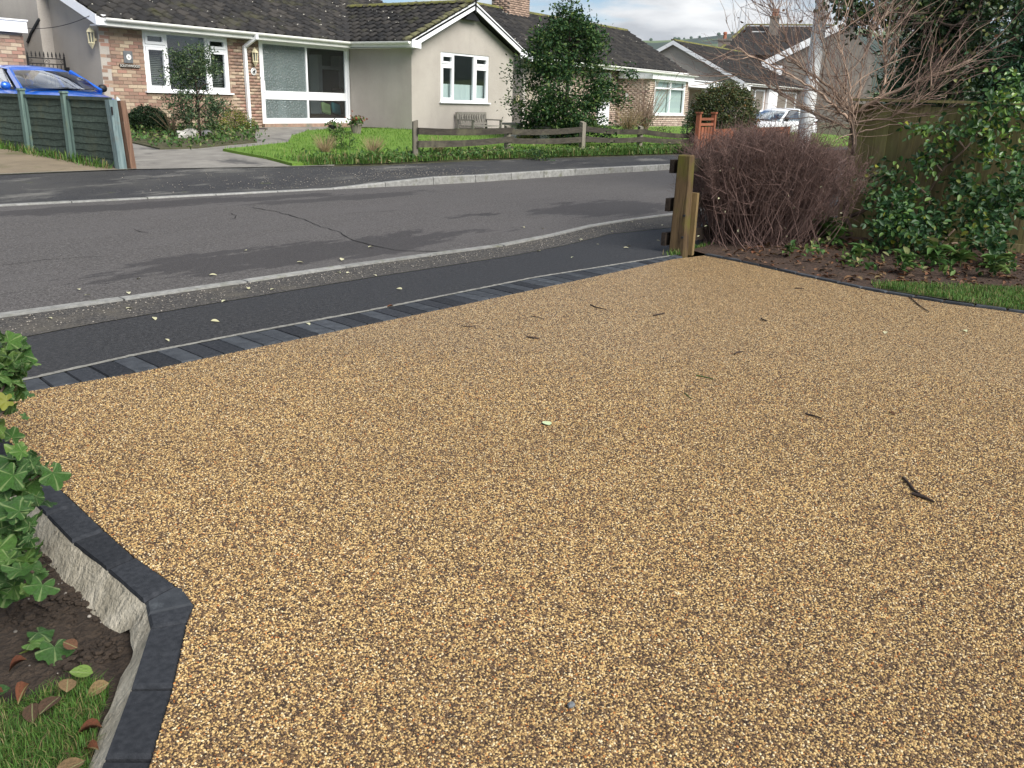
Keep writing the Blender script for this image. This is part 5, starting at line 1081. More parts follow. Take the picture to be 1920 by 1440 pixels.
# flower pots by the door
p = onT(624, 249); ft = thing('flower_pot', p, 'black pot of green leaves on the grass by the glazed door', 'pot'); MB().lathe(p, [(.07, 0), (.10, .16), (.105, .16), (.105, .19)], 12).build('pot', 'black_trim', ft)
p2_ = onT(668, 254); ft2 = thing('flower_pot', p2_, 'weathered wicker planter of red flowers at the wall corner', 'pot'); MB().lathe(p2_, [(.10, 0), (.14, .22), (.15, .24)], 12).build('pot', 'weathered_post', ft2)
for tt, pp, mt, n_, hh_ in ((ft, p, 'weed_leaf', 60, .2), (ft2, p2_, 'weed_leaf', 90, .32)):
    C = np.array(pp) + RNG.normal(size=(n_, 3)) * np.array([.09, .09, .05]) + np.array([0, 0, hh_]); V, Fq, r = leaf_arrays(C, rdirs(n_, .6), rdirs(n_, 1), .08, .05); put('leaves', npmesh('leaves', V, [Fq], mt, r), tt, stuff=True)
C = np.array(p2_) + RNG.normal(size=(40, 3)) * np.array([.11, .11, .04]) + np.array([0, 0, .40]); V, Fq, r = leaf_arrays(C, rdirs(40, .3), rdirs(40, 1), .06, .05); put('flowers', npmesh('flowers', V, [Fq], 'red_leaf', r), ft2, stuff=True)

# ------------------------------------------------------------------ near post and rails, closeboard fence
np_ = thing('fence_post', (7.8, 3.27, 0), 'algae-stained timber gate post with batten at the corner of the gravel drive', 'post')
pa = g(1272, 474); pn = np.array([pa[0], pa[1], 0]); tpz = .90
MB().bar(pn - np.array([0, 0, .05]), pn + np.array([-.005, .0, tpz]), .155, .12, (1, 0, 0), .125, .11).build('post', 'algae_post', np_, bevel=.01)
bt = pn + np.array([.075, -.085, 0]); MB().bar(bt - np.array([0, 0, .02]), bt + np.array([-.0, .0, .56]), .06, .05, (1, 0, 0)).build('batten', 'sawn_batten', np_)
for z in (.16, .36): MB().lathe(pn + np.array([-.075, -.06, z]), [(.012, -.02), (.012, .0)], 8, 'x').build('bolt_hole', 'black_trim', np_)
nf = thing('rail_fence', (9, 3.2, 0), 'dark weathered rail fence running behind the brown hedge', 'fence')
for k, z in enumerate((.79, .44, .12)):
    a = pn + np.array([-.035 - .012 * k, .125 + .008 * k, z]); b_ = a + np.array([4.6, -.75, .02 - .01 * k]); MB().bar(a, (a + b_) / 2, .045, .12).build('rail', 'near_rail_wood', nf); MB().bar((a + b_) / 2 + .002, b_, .045, .118).build('rail', 'near_rail_wood', nf)
for k in range(1, 3): a = pn + np.array([2.2 * k, -.36 * k + .03, -.05]); MB().bar(a, a + np.array([0, 0, .98]), .12, .1, (1, 0, 0)).build('post', 'near_rail_wood', nf)
cf = thing('closeboard_fence', (10, 1, 0), 'olive brown closeboard fence behind the camellia at the right', 'fence')
y = 2.36; FX = 10.0; i = 0
while y > -3.2:
    w_ = random.uniform(.118, .130); zt = 1.40 + .012 * math.sin(i * 1.7) + random.uniform(-.006, .006)
    MB().add([(FX + .018, y + .012, -.02), (FX, y - w_, -.02), (FX + .018, y + .012, zt), (FX, y - w_, zt), (FX + .0215, y + .012, -.02), (FX + .0215, y - w_, -.02), (FX + .0215, y + .012, zt), (FX + .0215, y - w_, zt)], [(0, 2, 3, 1), (4, 5, 7, 6), (0, 4, 6, 2), (1, 3, 7, 5), (2, 6, 7, 3)]).build('board', 'closeboard_wood', cf)
    y -= w_; i += 1
for z in (.3, 1.15): MB().box(FX + .022, FX + .09, -3.2, 2.36, z - .04, z + .04).build('rail', 'closeboard_wood', cf)
MB().box(FX - .03, FX + .07, -3.2, 2.38, 1.425, 1.45).build('capping', 'closeboard_wood', cf)
MB().box(FX - .035, FX - .003, -3.2, 2.36, -.02, .12).build('gravel_board', 'closeboard_wood', cf)
# ------------------------------------------------------------------ vegetation helpers
def crown(P0, prof, n, nclump, csize, L, Wd, seed_up=.5, squash=1.0, inner=.25, lump=.18, low=0.0):
    """leaves in clumps through a crown; prof = [(height, radius)...] above P0"""
    pr2 = np.array(prof, float); P0 = np.asarray(P0, float); hmin, hmax = pr2[0, 0], pr2[-1, 0]; cs = []
    while len(cs) < nclump:
        h = random.uniform(hmin, hmax); r = np.interp(h, pr2[:, 0], pr2[:, 1])
        if random.random() > (r / pr2[:, 1].max()) ** .8: continue
        a = random.uniform(0, 2 * math.pi); k = (inner + (1 - inner) * random.random()) ** .5 * (1 + random.uniform(-lump, lump)); cs.append((r * k * math.cos(a), r * k * math.sin(a) * squash, h))
    cs = np.array(cs); idx = RNG.integers(0, nclump, n); off = RNG.normal(size=(n, 3)) * csize * np.array([1, 1, .75]); C = cs[idx] + off
    out = C.copy(); out[:, 2] = 0; out /= np.linalg.norm(out, axis=1, keepdims=True) + 1e-6
    D = RNG.normal(size=(n, 3)) * .7 + out * .7 + np.array([0, 0, seed_up * .3]); N = RNG.normal(size=(n, 3)) * .6 + np.array([0, 0, 1.0]) + out * .4
    ln = L * RNG.uniform(.7, 1.25, n); C = C + P0; C[:, 2] = np.maximum(C[:, 2], P0[2] + low)
    return leaf_arrays(C, D, N, ln, ln * Wd)
def foliage(name, parent, arr, mat):
    V, Fq, r = arr; return put(name, npmesh(name, V, [Fq], mat, r), parent, stuff=True)
def trunk(parent, P0, top, r0_, limbs=5, spread=1.0, mat='bark'):
    P0 = np.asarray(P0, float); top = np.asarray(top, float)
    pts = [P0 + (top - P0) * t + np.array([.05 * math.sin(5 * t), .05 * math.cos(4 * t), 0]) * t for t in np.linspace(0, 1, 6)]
    MB().tube(pts, list(np.linspace(r0_, r0_ * .25, 6)), 8).build('trunk', mat, parent, smooth=True)
    for k in range(limbs):
        t = random.uniform(.25, .8); a = random.uniform(0, 6.28); b_ = P0 + (top - P0) * t; e = b_ + np.array([math.cos(a) * spread, math.sin(a) * spread, spread * random.uniform(.4, .9)])
        MB().tube([b_, (b_ + e) / 2 + np.array([0, 0, .08]), e], [r0_ * .45, r0_ * .3, r0_ * .1], 6).build('limb', mat, parent, smooth=True)

# tall dark tree between the bungalows
b_ = onT(1058, 271); tt = thing('evergreen_tree', b_, 'tall dense dark green evergreen tree between the two bungalows', 'tree'); ts = np.linalg.norm(b_[:2]) / 22.0
trunk(tt, b_, b_ + np.array([0, 0, 3.0]), .07, 7, .6)
foliage('crown', tt, crown(b_, [(.1, .85), (.7, 1.12), (1.4, 1.24), (2.0, 1.12), (2.5, .85), (2.95, .5), (3.25, .14)], 20000, 170, .17, .09, .5, lump=.40), 'holly_leaf')
C0 = b_ + np.array([.0, .0, 3.2]); sp = MB(); sp.tube([C0 - [0, 0, .5], C0 + [.02, -.02, .2], C0 + [-.05, .03, .45]], [.015, .01, .005], 5).build('leader', 'bark', tt)
foliage('top_shoot', tt, crown(C0, [(.05, .05), (.3, .13), (.5, .12)], 150, 9, .06, .07, .45), 'holly_leaf')
# clipped round bush
b_ = onT(1350, 262); tt = thing('clipped_bush', b_, 'rounded clipped olive green bush beside the white porch', 'bush'); d_ = 25.5 / max(1, np.linalg.norm(b_[:2])); bb = atT(1352, 262, 25); bb[2] = .25
tt.location = tuple(bb); trunk(tt, bb, bb + np.array([0, 0, .8]), .06, 6, .4)
foliage('crown', tt, crown(bb, [(.12, .66), (.5, .86), (.9, .90), (1.3, .76), (1.55, .47), (1.68, .1)], 17000, 420, .09, .075, .42, inner=.5, lump=.05), 'clipped_bush_leaf')
foliage('autumn_leaves', tt, crown(bb + np.array([.1, -.75, 0]), [(.45, .25), (.7, .25)], 40, 4, .07, .08, .5), 'red_leaf')
# slim conifer by the bay window
b_ = atT(1288, 246, 29); b_[2] = .35; tt = thing('small_conifer', b_, 'slim dark green conifer at the corner of the far bay window', 'conifer'); trunk(tt, b_, b_ + np.array([0, 0, .6]), .03, 2, .1)
foliage('crown', tt, crown(b_, [(.0, .2), (.3, .2), (.6, .12), (.85, .03)], 900, 60, .04, .06, .3), 'conifer_spray')
# bare shrub before the bay window
def bare_shrub(t, base, n, h, spread, r, mat, up=1.0, K=6, name='twigs'):
    a = RNG.random(n) * 2 * math.pi; s_ = RNG.random(n) ** .7 * spread; hh_ = h * RNG.uniform(.55, 1.05, n); u = np.linspace(0, 1, K)
    P = np.zeros((n, K, 3)); P[:, :, 0] = base[0] + (np.cos(a) * s_)[:, None] * u[None] ** up + RNG.normal(size=(n, K)) * .02 * h * u; P[:, :, 1] = base[1] + (np.sin(a) * s_)[:, None] * u[None] ** up + RNG.normal(size=(n, K)) * .02 * h * u; P[:, :, 2] = base[2] + hh_[:, None] * u[None]
    V, Fq, rn_ = twig_arrays(P, (r * (1 - .8 * u))[None] * np.ones((n, 1)) * RNG.uniform(.6, 1.2, (n, 1))); return put(name, npmesh(name, V, [Fq], mat, rn_), t, stuff=True)
b_ = atT(1205, 262, 29); b_[2] = .3; tt = thing('bare_shrub', b_, 'bare pale-stemmed shrub in front of the far bay window', 'shrub'); bare_shrub(tt, b_, 90, 1.9, 1.0, .016, 'pale_bark', 1.2)
bare_shrub(tt, b_ + np.array([-.7, .2, 0]), 160, 1.0, .6, .010, 'dry_stalk', 1.2, name='dry_stems')
foliage('undergrowth', tt, crown(b_ + np.array([-.5, -.3, 0]), [(0, .9), (.35, .8), (.6, .4)], 900, 60, .12, .07, .4), 'clipped_bush_leaf')
# plants in the flower bed
b_ = onT(278, 248); tt = thing('topiary_dome', b_, 'low dark clipped dome of evergreen beside the green fence end', 'bush'); trunk(tt, b_, b_ + np.array([0, 0, .25]), .03, 3, .1)
foliage('crown', tt, crown(b_, [(.02, .28), (.15, .41), (.32, .38), (.45, .24), (.52, .06)], 9000, 400, .04, .042, .5, inner=.6, lump=.03), 'topiary_leaf')
b_ = onT(375, 262); tt = thing('window_shrub', b_, 'upright grey-green leafy shrub in front of the brick wall window', 'shrub'); trunk(tt, b_, b_ + np.array([0, 0, 1.5]), .035, 8, .35)
foliage('crown', tt, crown(b_, [(.25, .30), (.6, .55), (.95, .62), (1.25, .55), (1.6, .42), (1.8, .12)], 6500, 105, .085, .058, .42, lump=.4), 'window_shrub_leaf')
b_ = onT(440, 246); tt = thing('golden_shrub', b_, 'low spreading yellow-green shrub at the foot of the downpipe', 'shrub'); trunk(tt, b_, b_ + np.array([0, 0, .25]), .02, 3, .15)
foliage('crown', tt, crown(b_, [(.0, .45), (.2, .48), (.38, .32), (.5, .08)], 2600, 120, .06, .045, .4), 'yellow_green_leaf')
Q = scatter(FB, 1500) + RNG.normal(size=(1500, 2)) * .12; C = np.stack([Q[:, 0], Q[:, 1], gz(Q[:, 0], Q[:, 1]) + .03 + RNG.random(1500) * .13], 1)
o = foliage('bed_undergrowth', None, leaf_arrays(C, rdirs(1500, .4), rdirs(1500, 1.5), .075, .045), 'weed_leaf'); tag(o, 'low mixed weeds covering the flower bed below the brick wall', 'weeds')
tt = thing('dry_stalks', onT(330, 255), 'dry straw-coloured stalks standing in the flower bed', 'stalks'); bare_shrub(tt, onT(325, 252), 40, .55, .45, .008, 'dry_stalk', 1.0, 5)
# lawn: short blades, tussocks along the pavement
lw = np.array([p for p in LWN]); Q = scatter(LWN, 26000); Q = Q[Q[:, 0] < 27]; Pz = np.stack([Q[:, 0], Q[:, 1], gz(Q[:, 0], Q[:, 1]) + .05], 1)
V, f4, f3, r = blade_arrays(Pz, RNG.uniform(.03, .07, len(Pz)), .6, .006); o = put('lawn_grass', npmesh('lawn_grass', V, [f4, f3], 'bright_grass_blade', r), stuff=True); tag(o, 'short bright green grass of the front lawn opposite', 'grass')
xs_ = RNG.uniform(10.9, 30, 15000); k_ = np.where(xs_ < 15, .95, .45); ys_ = yback(xs_) + np.abs(RNG.normal(size=15000)) * k_ * .55 + .02
clump = .55 + .45 * np.sin(xs_ * 3.1 + ys_ * 5) * np.cos(xs_ * 1.3); Pz = np.stack([xs_, ys_, gz(xs_, ys_) + .03], 1)
V, f4, f3, r = blade_arrays(Pz, RNG.uniform(.06, .29, 15000) * clump, .9, .007); o = put('verge_grass', npmesh('verge_grass', V, [f4, f3], 'grass_blade', r), stuff=True); tag(o, 'rough longer grass along the back of the far pavement', 'grass')
n_ = 3600; xs_ = RNG.uniform(11.2, 29, n_); ys_ = yback(xs_) + np.abs(RNG.normal(size=n_)) * .5 + .03; C = np.stack([xs_, ys_, gz(xs_, ys_) + .04 + RNG.random(n_) * .12], 1)
o = foliage('verge_weeds', None, leaf_arrays(C, rdirs(n_, .4), rdirs(n_, 1.5), .085, .045), 'weed_leaf'); tag(o, 'broad-leaved weeds mixed in the rough verge grass', 'weeds')
for (px, py, h, s_, nm, lab, mt, nlf) in [(640, 284, .45, .28, 'verge_shrub', 'small soft green shrub among the long verge grass', 'weed_leaf', 700), (985, 268, .22, .22, 'low_shrub', 'low golden shrub by the fence post on the lawn', 'yellow_green_leaf', 500), (1012, 300, .22, .25, 'blue_green_tuft', 'dark strap-leaved tuft at the pavement edge by the rail fence', 'holly_leaf', 260)]:
    b_ = onT(px, py); tt = thing(nm, b_, lab, 'shrub'); trunk(tt, b_, b_ + np.array([0, 0, h * .6]), .012, 3, .08); foliage('crown', tt, crown(b_, [(.02, s_ * .8), (h * .5, s_), (h, s_ * .3)], nlf, 40, .05, .06, .35), mt)
for (px, py, lab) in [(610, 290, 'dry seed-head tussock left of the small verge shrub'), (700, 292, 'dry brown tussock of dead stems in the verge'), (822, 290, 'dry straw tussock behind the first rail of the fence')]:
    tt = thing('dead_tussock', onT(px, py), lab, 'tussock', 'dead tussocks in the verge'); bare_shrub(tt, onT(px, py), 130, .38, .3, .006, 'dry_stalk', 1.0, 4)
# weeds along the foot of the green fence
n_ = 700; ys_ = RNG.uniform(12.7, 17, n_); xs_ = 8.06 - np.abs(RNG.normal(size=n_)) * .08; Pz = np.stack([xs_, ys_, gz(xs_, ys_)], 1); V, f4, f3, r = blade_arrays(Pz, RNG.uniform(.05, .2, n_), .9, .008)
tag(put('fence_foot_grass', npmesh('fence_foot_grass', V, [f4, f3], 'grass_blade', r), stuff=True), 'grass growing along the foot of the green fence', 'grass')

# ------------------------------------------------------------------ the brown hedge
hc = g(1440, 480) + f0 * .75; hd = thing('bare_hedge', hc, 'dense leafless purplish-brown hedge beside the timber post', 'hedge')
def hl(l, d): return hc[0] + r0[0] * l + f0[0] * d, hc[1] + r0[1] * l + f0[1] * d
n_, K = 1500, 8; u = np.linspace(0, 1, K); l0 = RNG.normal(size=n_) * .25 + .05; d0 = RNG.normal(size=n_) * .22; l1 = np.clip(l0 * 1.25 + RNG.uniform(-.55, .6, n_), -.62, .95); d1 = np.clip(d0 + RNG.normal(size=n_) * .35, -.62, .6)
top = 1.19 - .34 * (l1 - .08) ** 2 - .05 * RNG.random(n_); hh_ = top * RNG.uniform(.80, 1.0, n_); P = np.zeros((n_, K, 3)); cv = u ** .75
lx, ly = hl(l0[:, None] + (l1 - l0)[:, None] * cv + RNG.normal(size=(n_, K)) * .02, d0[:, None] + (d1 - d0)[:, None] * cv + RNG.normal(size=(n_, K)) * .02); P[:, :, 0] = lx; P[:, :, 1] = ly; P[:, :, 2] = hh_[:, None] * u ** 1.25
V, Fq, rn_ = twig_arrays(P, (.0044 * (1 - .72 * u))[None] * RNG.choice([.6, .8, 1.0, 1.2, 2.2], (n_, 1), p=[.25, .25, .25, .2, .05])); put('stems', npmesh('stems', V, [Fq], 'hedge_twig', rn_), hd, stuff=True)
n2_ = 16000; pick = RNG.integers(0, n_, n2_); tt_ = RNG.uniform(.42, 1.0, n2_); fi = tt_ * (K - 1); i0 = np.minimum(fi.astype(int), K - 2); fr_ = (fi - i0)[:, None]; S0 = P[pick, i0] * (1 - fr_) + P[pick, i0 + 1] * fr_
K2 = 4; u2 = np.linspace(0, 1, K2); ln = RNG.uniform(.08, .26, n2_) * (1.15 - .3 * tt_); dv = RNG.normal(size=(n2_, 3)) * np.array([.6, .6, .32]) + np.array([0, 0, .62]); Pp = S0[:, None, :] + dv[:, None, :] * (ln[:, None] * u2[None])[:, :, None] + RNG.normal(size=(n2_, K2, 3)) * .006
Pp[:, :, 2] = np.minimum(Pp[:, :, 2], 1.30 + RNG.random((n2_, 1)) * .03)
V, Fq, rn_ = twig_arrays(Pp, (.0022 * (1 - .6 * u2))[None] * RNG.uniform(.6, 1.2, (n2_, 1))); put('shoots', npmesh('shoots', V, [Fq], 'hedge_twig', rn_), hd, stuff=True)
n_ = 60; lx, ly = hl(RNG.uniform(-.7, .8, n_), RNG.uniform(-.6, .2, n_)); C = np.stack([lx, ly, RNG.uniform(.1, .95, n_)], 1); foliage('leftover_leaves', hd, leaf_arrays(C, rdirs(n_), rdirs(n_), .03, .018), 'pale_fallen_leaf')

# ------------------------------------------------------------------ the bare spreading shrub
sb = g(1592, 441); bs = thing('bare_tree', sb, 'wide spreading bare shrub with pale reddish branches over the hedge', 'tree')
limbs = [([(1592, 443), (1582, 405), (1590, 340), (1600, 270), (1600, 214)], 9.0, 9.1, .040, .022), ([(1600, 214), (1628, 194), (1658, 181), (1695, 165), (1722, 150), (1782, 133), (1830, 106)], 9.1, 8.7, .020, .006), ([(1600, 214), (1572, 186), (1560, 165), (1520, 138), (1478, 112), (1428, 74)], 9.1, 9.5, .020, .006),
         ([(1655, 182), (1661, 140), (1660, 100), (1656, 62)], 9.05, 9.2, .014, .005), ([(1600, 222), (1612, 165), (1617, 110), (1640, 52), (1668, 15)], 9.1, 9.4, .014, .004), ([(1598, 232), (1535, 172), (1468, 132), (1402, 102), (1376, 86)], 9.1, 8.8, .016, .004), ([(1596, 242), (1510, 205), (1420, 150), (1368, 139)], 9.1, 9.6, .013, .004),
         ([(1602, 232), (1660, 222), (1705, 204), (1752, 168)], 9.1, 8.7, .012, .004), ([(1598, 225), (1575, 150), (1545, 90), (1535, 30)], 9.1, 9.7, .013, .004), ([(1590, 405), (1620, 395), (1634, 385)], 9.0, 8.9, .025, .018), ([(1634, 385), (1655, 355), (1668, 340)], 8.9, 8.8, .008, .003), ([(1600, 250), (1670, 235), (1745, 228)], 9.1, 8.8, .008, .003), ([(1582, 205), (1500, 120), (1455, 40), (1450, 12)], 9.1, 9.3, .012, .004), ([(1600, 218), (1590, 140), (1570, 70), (1590, 10)], 9.1, 9.0, .012, .003)]
LIM = []
for i, (pp, ta, tb, ra, rb) in enumerate(limbs):
    k = len(pp); P = np.array([atT(x, y, ta + (tb - ta) * j / (k - 1)) for j, (x, y) in enumerate(pp)]); P = resample(P, .06); P += RNG.normal(size=P.shape) * .008; LIM.append(P)
    MB().tube(list(P), list(np.linspace(ra, rb, len(P))), 6 if i else 8).build('trunk' if i == 0 else 'branch', 'bark' if i in (0, 9) else 'pale_bark', bs, smooth=True)
def side_twigs(lines, n, lmin, lmax, r, up, K=6, spread=.8):
    st_ = []; dr_ = []
    for _ in range(n):
        L_ = lines[random.randrange(len(lines))]; j = random.randrange(max(1, int(len(L_) * .15)), len(L_)); d = L_[min(j + 1, len(L_) - 1)] - L_[max(j - 1, 0)]; d /= np.linalg.norm(d) + 1e-9
        st_.append(L_[j]); dr_.append(d * .9 + RNG.normal(size=3) * spread * .55 + np.array([0, 0, up]))
    st_ = np.array(st_); dr_ = np.array(dr_); dr_ /= np.linalg.norm(dr_, axis=1, keepdims=True); ln = RNG.uniform(lmin, lmax, n); u = np.linspace(0, 1, K); bend = RNG.normal(size=(n, 3)) * .22 + np.array([0, 0, .12])
    P = st_[:, None, :] + (dr_[:, None, :] * u[None, :, None] + bend[:, None, :] * (u ** 2)[None, :, None]) * ln[:, None, None] + RNG.normal(size=(n, K, 3)) * .006
    V, Fq, rn_ = twig_arrays(P, (r * (1 - .7 * u))[None] * RNG.uniform(.6, 1.3, (n, 1)), 4); return P, V, Fq, rn_
P1_, V, Fq, rn_ = side_twigs(LIM[1:9] + LIM[12:], 230, .25, .85, .0050, .2); put('side_branches', npmesh('side_branches', V, [Fq], 'pale_bark', rn_), bs, stuff=True)
P2_, V, Fq, rn_ = side_twigs([p for p in P1_], 1100, .10, .42, .0025, .12); put('twigs', npmesh('twigs', V, [Fq], 'hedge_twig', rn_), bs, stuff=True)
cr_ = [LIM[0][-8:], LIM[1][:6], LIM[2][:6], LIM[5][:6], LIM[6][:8]]; P4_, V, Fq, rn_ = side_twigs(cr_, 150, .2, .75, .0045, -.05, 6, 1.6); put('crown_base_twigs', npmesh('crown_base_twigs', V, [Fq], 'pale_bark', rn_), bs, stuff=True)
n_ = 30; k_ = RNG.integers(0, 1100, n_); C = P2_[k_, -1]; foliage('leftover_leaves', bs, leaf_arrays(C, rdirs(n_), rdirs(n_), .05, .03), 'dead_leaf')

# ------------------------------------------------------------------ camellia against the fence
cm = thing('camellia', g(1745, 470) + f0 * .2, 'glossy dark green camellia sprawling against the closeboard fence', 'shrub'); bs0 = np.array(cm.location)
for pp in ([(1745, 470), (1743, 400), (1742, 360), (1765, 320), (1810, 280), (1850, 230), (1880, 190)], [(1748, 470), (1720, 430), (1690, 400), (1660, 370)], [(1750, 470), (1800, 420), (1850, 390), (1890, 360)], [(1765, 320), (1740, 290), (1735, 255)], [(1752, 465), (1790, 455), (1840, 460), (1865, 480)], [(1810, 280), (1780, 240), (1735, 238)], [(1745, 370), (1715, 345), (1700, 330)]):
    MB().tube(list(resample(np.array([atT(x, y, 8.6 + .3 * math.sin(j)) for j, (x, y) in enumerate(pp)]), .08)), .009, 5).build('stem', 'pale_bark', cm, smooth=True)
gauss = [((1660, 330), (22, 14), 90, 8.7), ((1640, 370), (14, 16), 40, 8.8), ((1690, 385), (32, 28), 230, 8.5), ((1668, 425), (28, 24), 200, 8.4), ((1720, 440), (30, 24), 200, 8.2), ((1755, 415), (22, 24), 120, 8.4), ((1735, 240), (22, 9), 70, 8.7), ((1752, 290), (20, 20), 90, 8.6), ((1728, 312), (12, 10), 40, 8.7), ((1770, 262), (16, 14), 50, 8.6), ((1830, 240), (34, 20), 200, 8.4), ((1880, 210), (30, 26), 230, 8.2), ((1900, 160), (24, 22), 140, 8.2), ((1860, 290), (26, 16), 110, 8.4), ((1800, 345), (16, 22), 80, 8.5), ((1838, 375), (28, 24), 200, 8.3), ((1885, 370), (30, 26), 200, 8.1), ((1830, 425), (26, 22), 150, 8.1), ((1868, 450), (18, 34), 150, 7.9), ((1870, 490), (10, 10), 40, 7.8), ((1915, 330), (14, 40), 120, 8.0)]
CL = []; YG_ = []
for (c_, s_, n_, t_) in gauss:
    n_ = int(n_ * (1.45 if c_[1] > 300 else 1.15)); x = c_[0] + RNG.normal(size=n_) * s_[0] * .85; y = c_[1] + RNG.normal(size=n_) * s_[1] * .85; t = t_ + RNG.normal(size=n_) * .16
    P = np.array([atT(a, b2, cc) for a, b2, cc in zip(x, y, t)]); P[:, 2] = np.maximum(P[:, 2], .06); P = P[P[:, 0] < 9.93]; CL.append(P); YG_.append(np.full(len(P), c_[1] < 300))
CL = np.concatenate(CL); YG_ = np.concatenate(YG_) & (RNG.random(len(CL)) < .4); CL[:, 0] = np.minimum(CL[:, 0], 9.9)
def oval_leaf(name, mat, L=1.0, Wd=.52, cup=.10, n=7, droop=.12):
    ys = np.linspace(0, 1, n); hw = Wd * .5 * np.sin(math.pi * ys ** .85) ** .8; V = []
    for y_, h in zip(ys, hw): V += [(-h, y_ * L, cup * h / Wd - droop * (y_ - .3) ** 2), (0, y_ * L, -droop * (y_ - .3) ** 2 - .02), (h, y_ * L, cup * h / Wd - droop * (y_ - .3) ** 2)]
    Fc = []
    for i in range(n - 1): Fc += [(i * 3, i * 3 + 1, i * 3 + 4, i * 3 + 3), (i * 3 + 1, i * 3 + 2, i * 3 + 5, i * 3 + 4)]
    return npmesh(name, V, [Fc], mat, smooth=True)
CML = oval_leaf('leaf', 'camellia_leaf', Wd=.56, cup=.3, n=6); CMY = oval_leaf('leaf', 'camellia_young_leaf', Wd=.56, cup=.3, n=6)
def leaf_matrix(p, size, tocam=.5, up=.6):
    n = np.array([0, 0, up]) + (np.array([0, 0, EYE]) - p) / np.linalg.norm(np.array([0, 0, EYE]) - p) * tocam + RNG.normal(size=3) * .62; n /= np.linalg.norm(n); d = RNG.normal(size=3) + np.array([0, 0, -.15]); d -= n * (d @ n); d /= np.linalg.norm(d); s_ = np.cross(d, n)
    m_ = Matrix.Identity(4)
    for i in range(3): m_[i][0] = s_[i] * size; m_[i][1] = d[i] * size; m_[i][2] = n[i] * size; m_[i][3] = p[i]
    return m_
order = np.argsort(np.linalg.norm(CL, axis=1)); rest = [[], []]
for j, k in enumerate(order):
    m_ = leaf_matrix(CL[k], random.uniform(.045, .078))
    if j < 300: putm('leaf', CMY if YG_[k] else CML, cm, m_)
    else: rest[int(YG_[k])].append(m_)
put('foliage', merged(CML, rest[0], 'foliage', 'camellia_leaf'), cm, stuff=True); put('young_foliage', merged(CMY, rest[1], 'young_foliage', 'camellia_young_leaf'), cm, stuff=True)

# ------------------------------------------------------------------ trees beyond the closeboard fence
t1 = atT(1850, 330, 14.5); t1[2] = 0; tc_ = thing('conifer_tree', t1, 'large dark blue-green conifer filling the upper right corner', 'tree'); trunk(tc_, t1, t1 + np.array([0, 0, 5.0]), .16, 10, 1.0)
foliage('crown', tc_, crown(t1, [(.6, 1.4), (1.5, 1.6), (2.4, 1.65), (3.2, 1.5), (4.0, 1.2), (4.8, .4)], 27000, 460, .20, .12, .30, inner=.35), 'conifer_spray')
t2 = atT(1735, 330, 16.5); t2[2] = 0; te = thing('evergreen_shrub', t2, 'mid green bushy evergreen just behind the closeboard fence', 'shrub'); trunk(te, t2, t2 + np.array([0, 0, 1.8]), .08, 6, .6)
foliage('crown', te, crown(t2, [(.3, 1.0), (1.2, 1.15), (1.9, .95), (2.5, .6), (2.9, .15)], 9000, 260, .14, .085, .4), 'holly_leaf')
t3 = atT(1800, 330, 13.0); t3[2] = 0; iv = thing('ivy_clad_tree', t3, 'ivy-clad tree reaching an arching limb across the top of the sky', 'tree')
ivl = [([(1800, 330), (1795, 200), (1785, 110), (1770, 60), (1740, 20), (1690, 12), (1640, 30), (1612, 22), (1592, 5), (1580, -20)], 13.0, 12.6, .10, .02), ([(1785, 110), (1800, 60), (1850, 20), (1880, -20)], 13, 12.4, .05, .02), ([(1770, 60), (1765, 10), (1760, -40)], 12.9, 13.2, .05, .02), ([(1740, 30), (1700, -20)], 12.9, 13.0, .03, .015), ([(1690, 45), (1760, 40), (1790, 52), (1845, 8)], 12.7, 12.3, .02, .02)]
IVL = []
for i, (pp, ta, tb, ra, rb) in enumerate(ivl):
    k = len(pp); P = resample(np.array([atT(x, y, ta + (tb - ta) * j / (k - 1)) for j, (x, y) in enumerate(pp)]), .12); P += RNG.normal(size=P.shape) * .012; IVL.append(P); MB().tube(list(P), list(np.linspace(ra, rb, len(P))), 7).build('trunk' if i == 0 else 'branch', 'bark', iv, smooth=True)
pts = np.concatenate([IVL[0][int(len(IVL[0]) * .25):], IVL[1], IVL[2], IVL[3]]); n_ = 5200; C = pts[RNG.integers(0, len(pts), n_)] + RNG.normal(size=(n_, 3)) * np.array([.16, .16, .15]); foliage('ivy', iv, leaf_arrays(C, rdirs(n_, -.4), rdirs(n_, .6), .075, .06), 'ivy_leaf')
P3_, V, Fq, rn_ = side_twigs(IVL, 90, .3, 1.0, .008, .1); put('twigs', npmesh('twigs', V, [Fq], 'bark', rn_), iv, stuff=True)
cc = P3_[:, 2:, :].reshape(-1, 3); n_ = 2600; C = cc[RNG.integers(0, len(cc), n_)] + RNG.normal(size=(n_, 3)) * .07; foliage('outer_ivy', iv, leaf_arrays(C, rdirs(n_, -.3), rdirs(n_, .6), .065, .055), 'ivy_leaf')

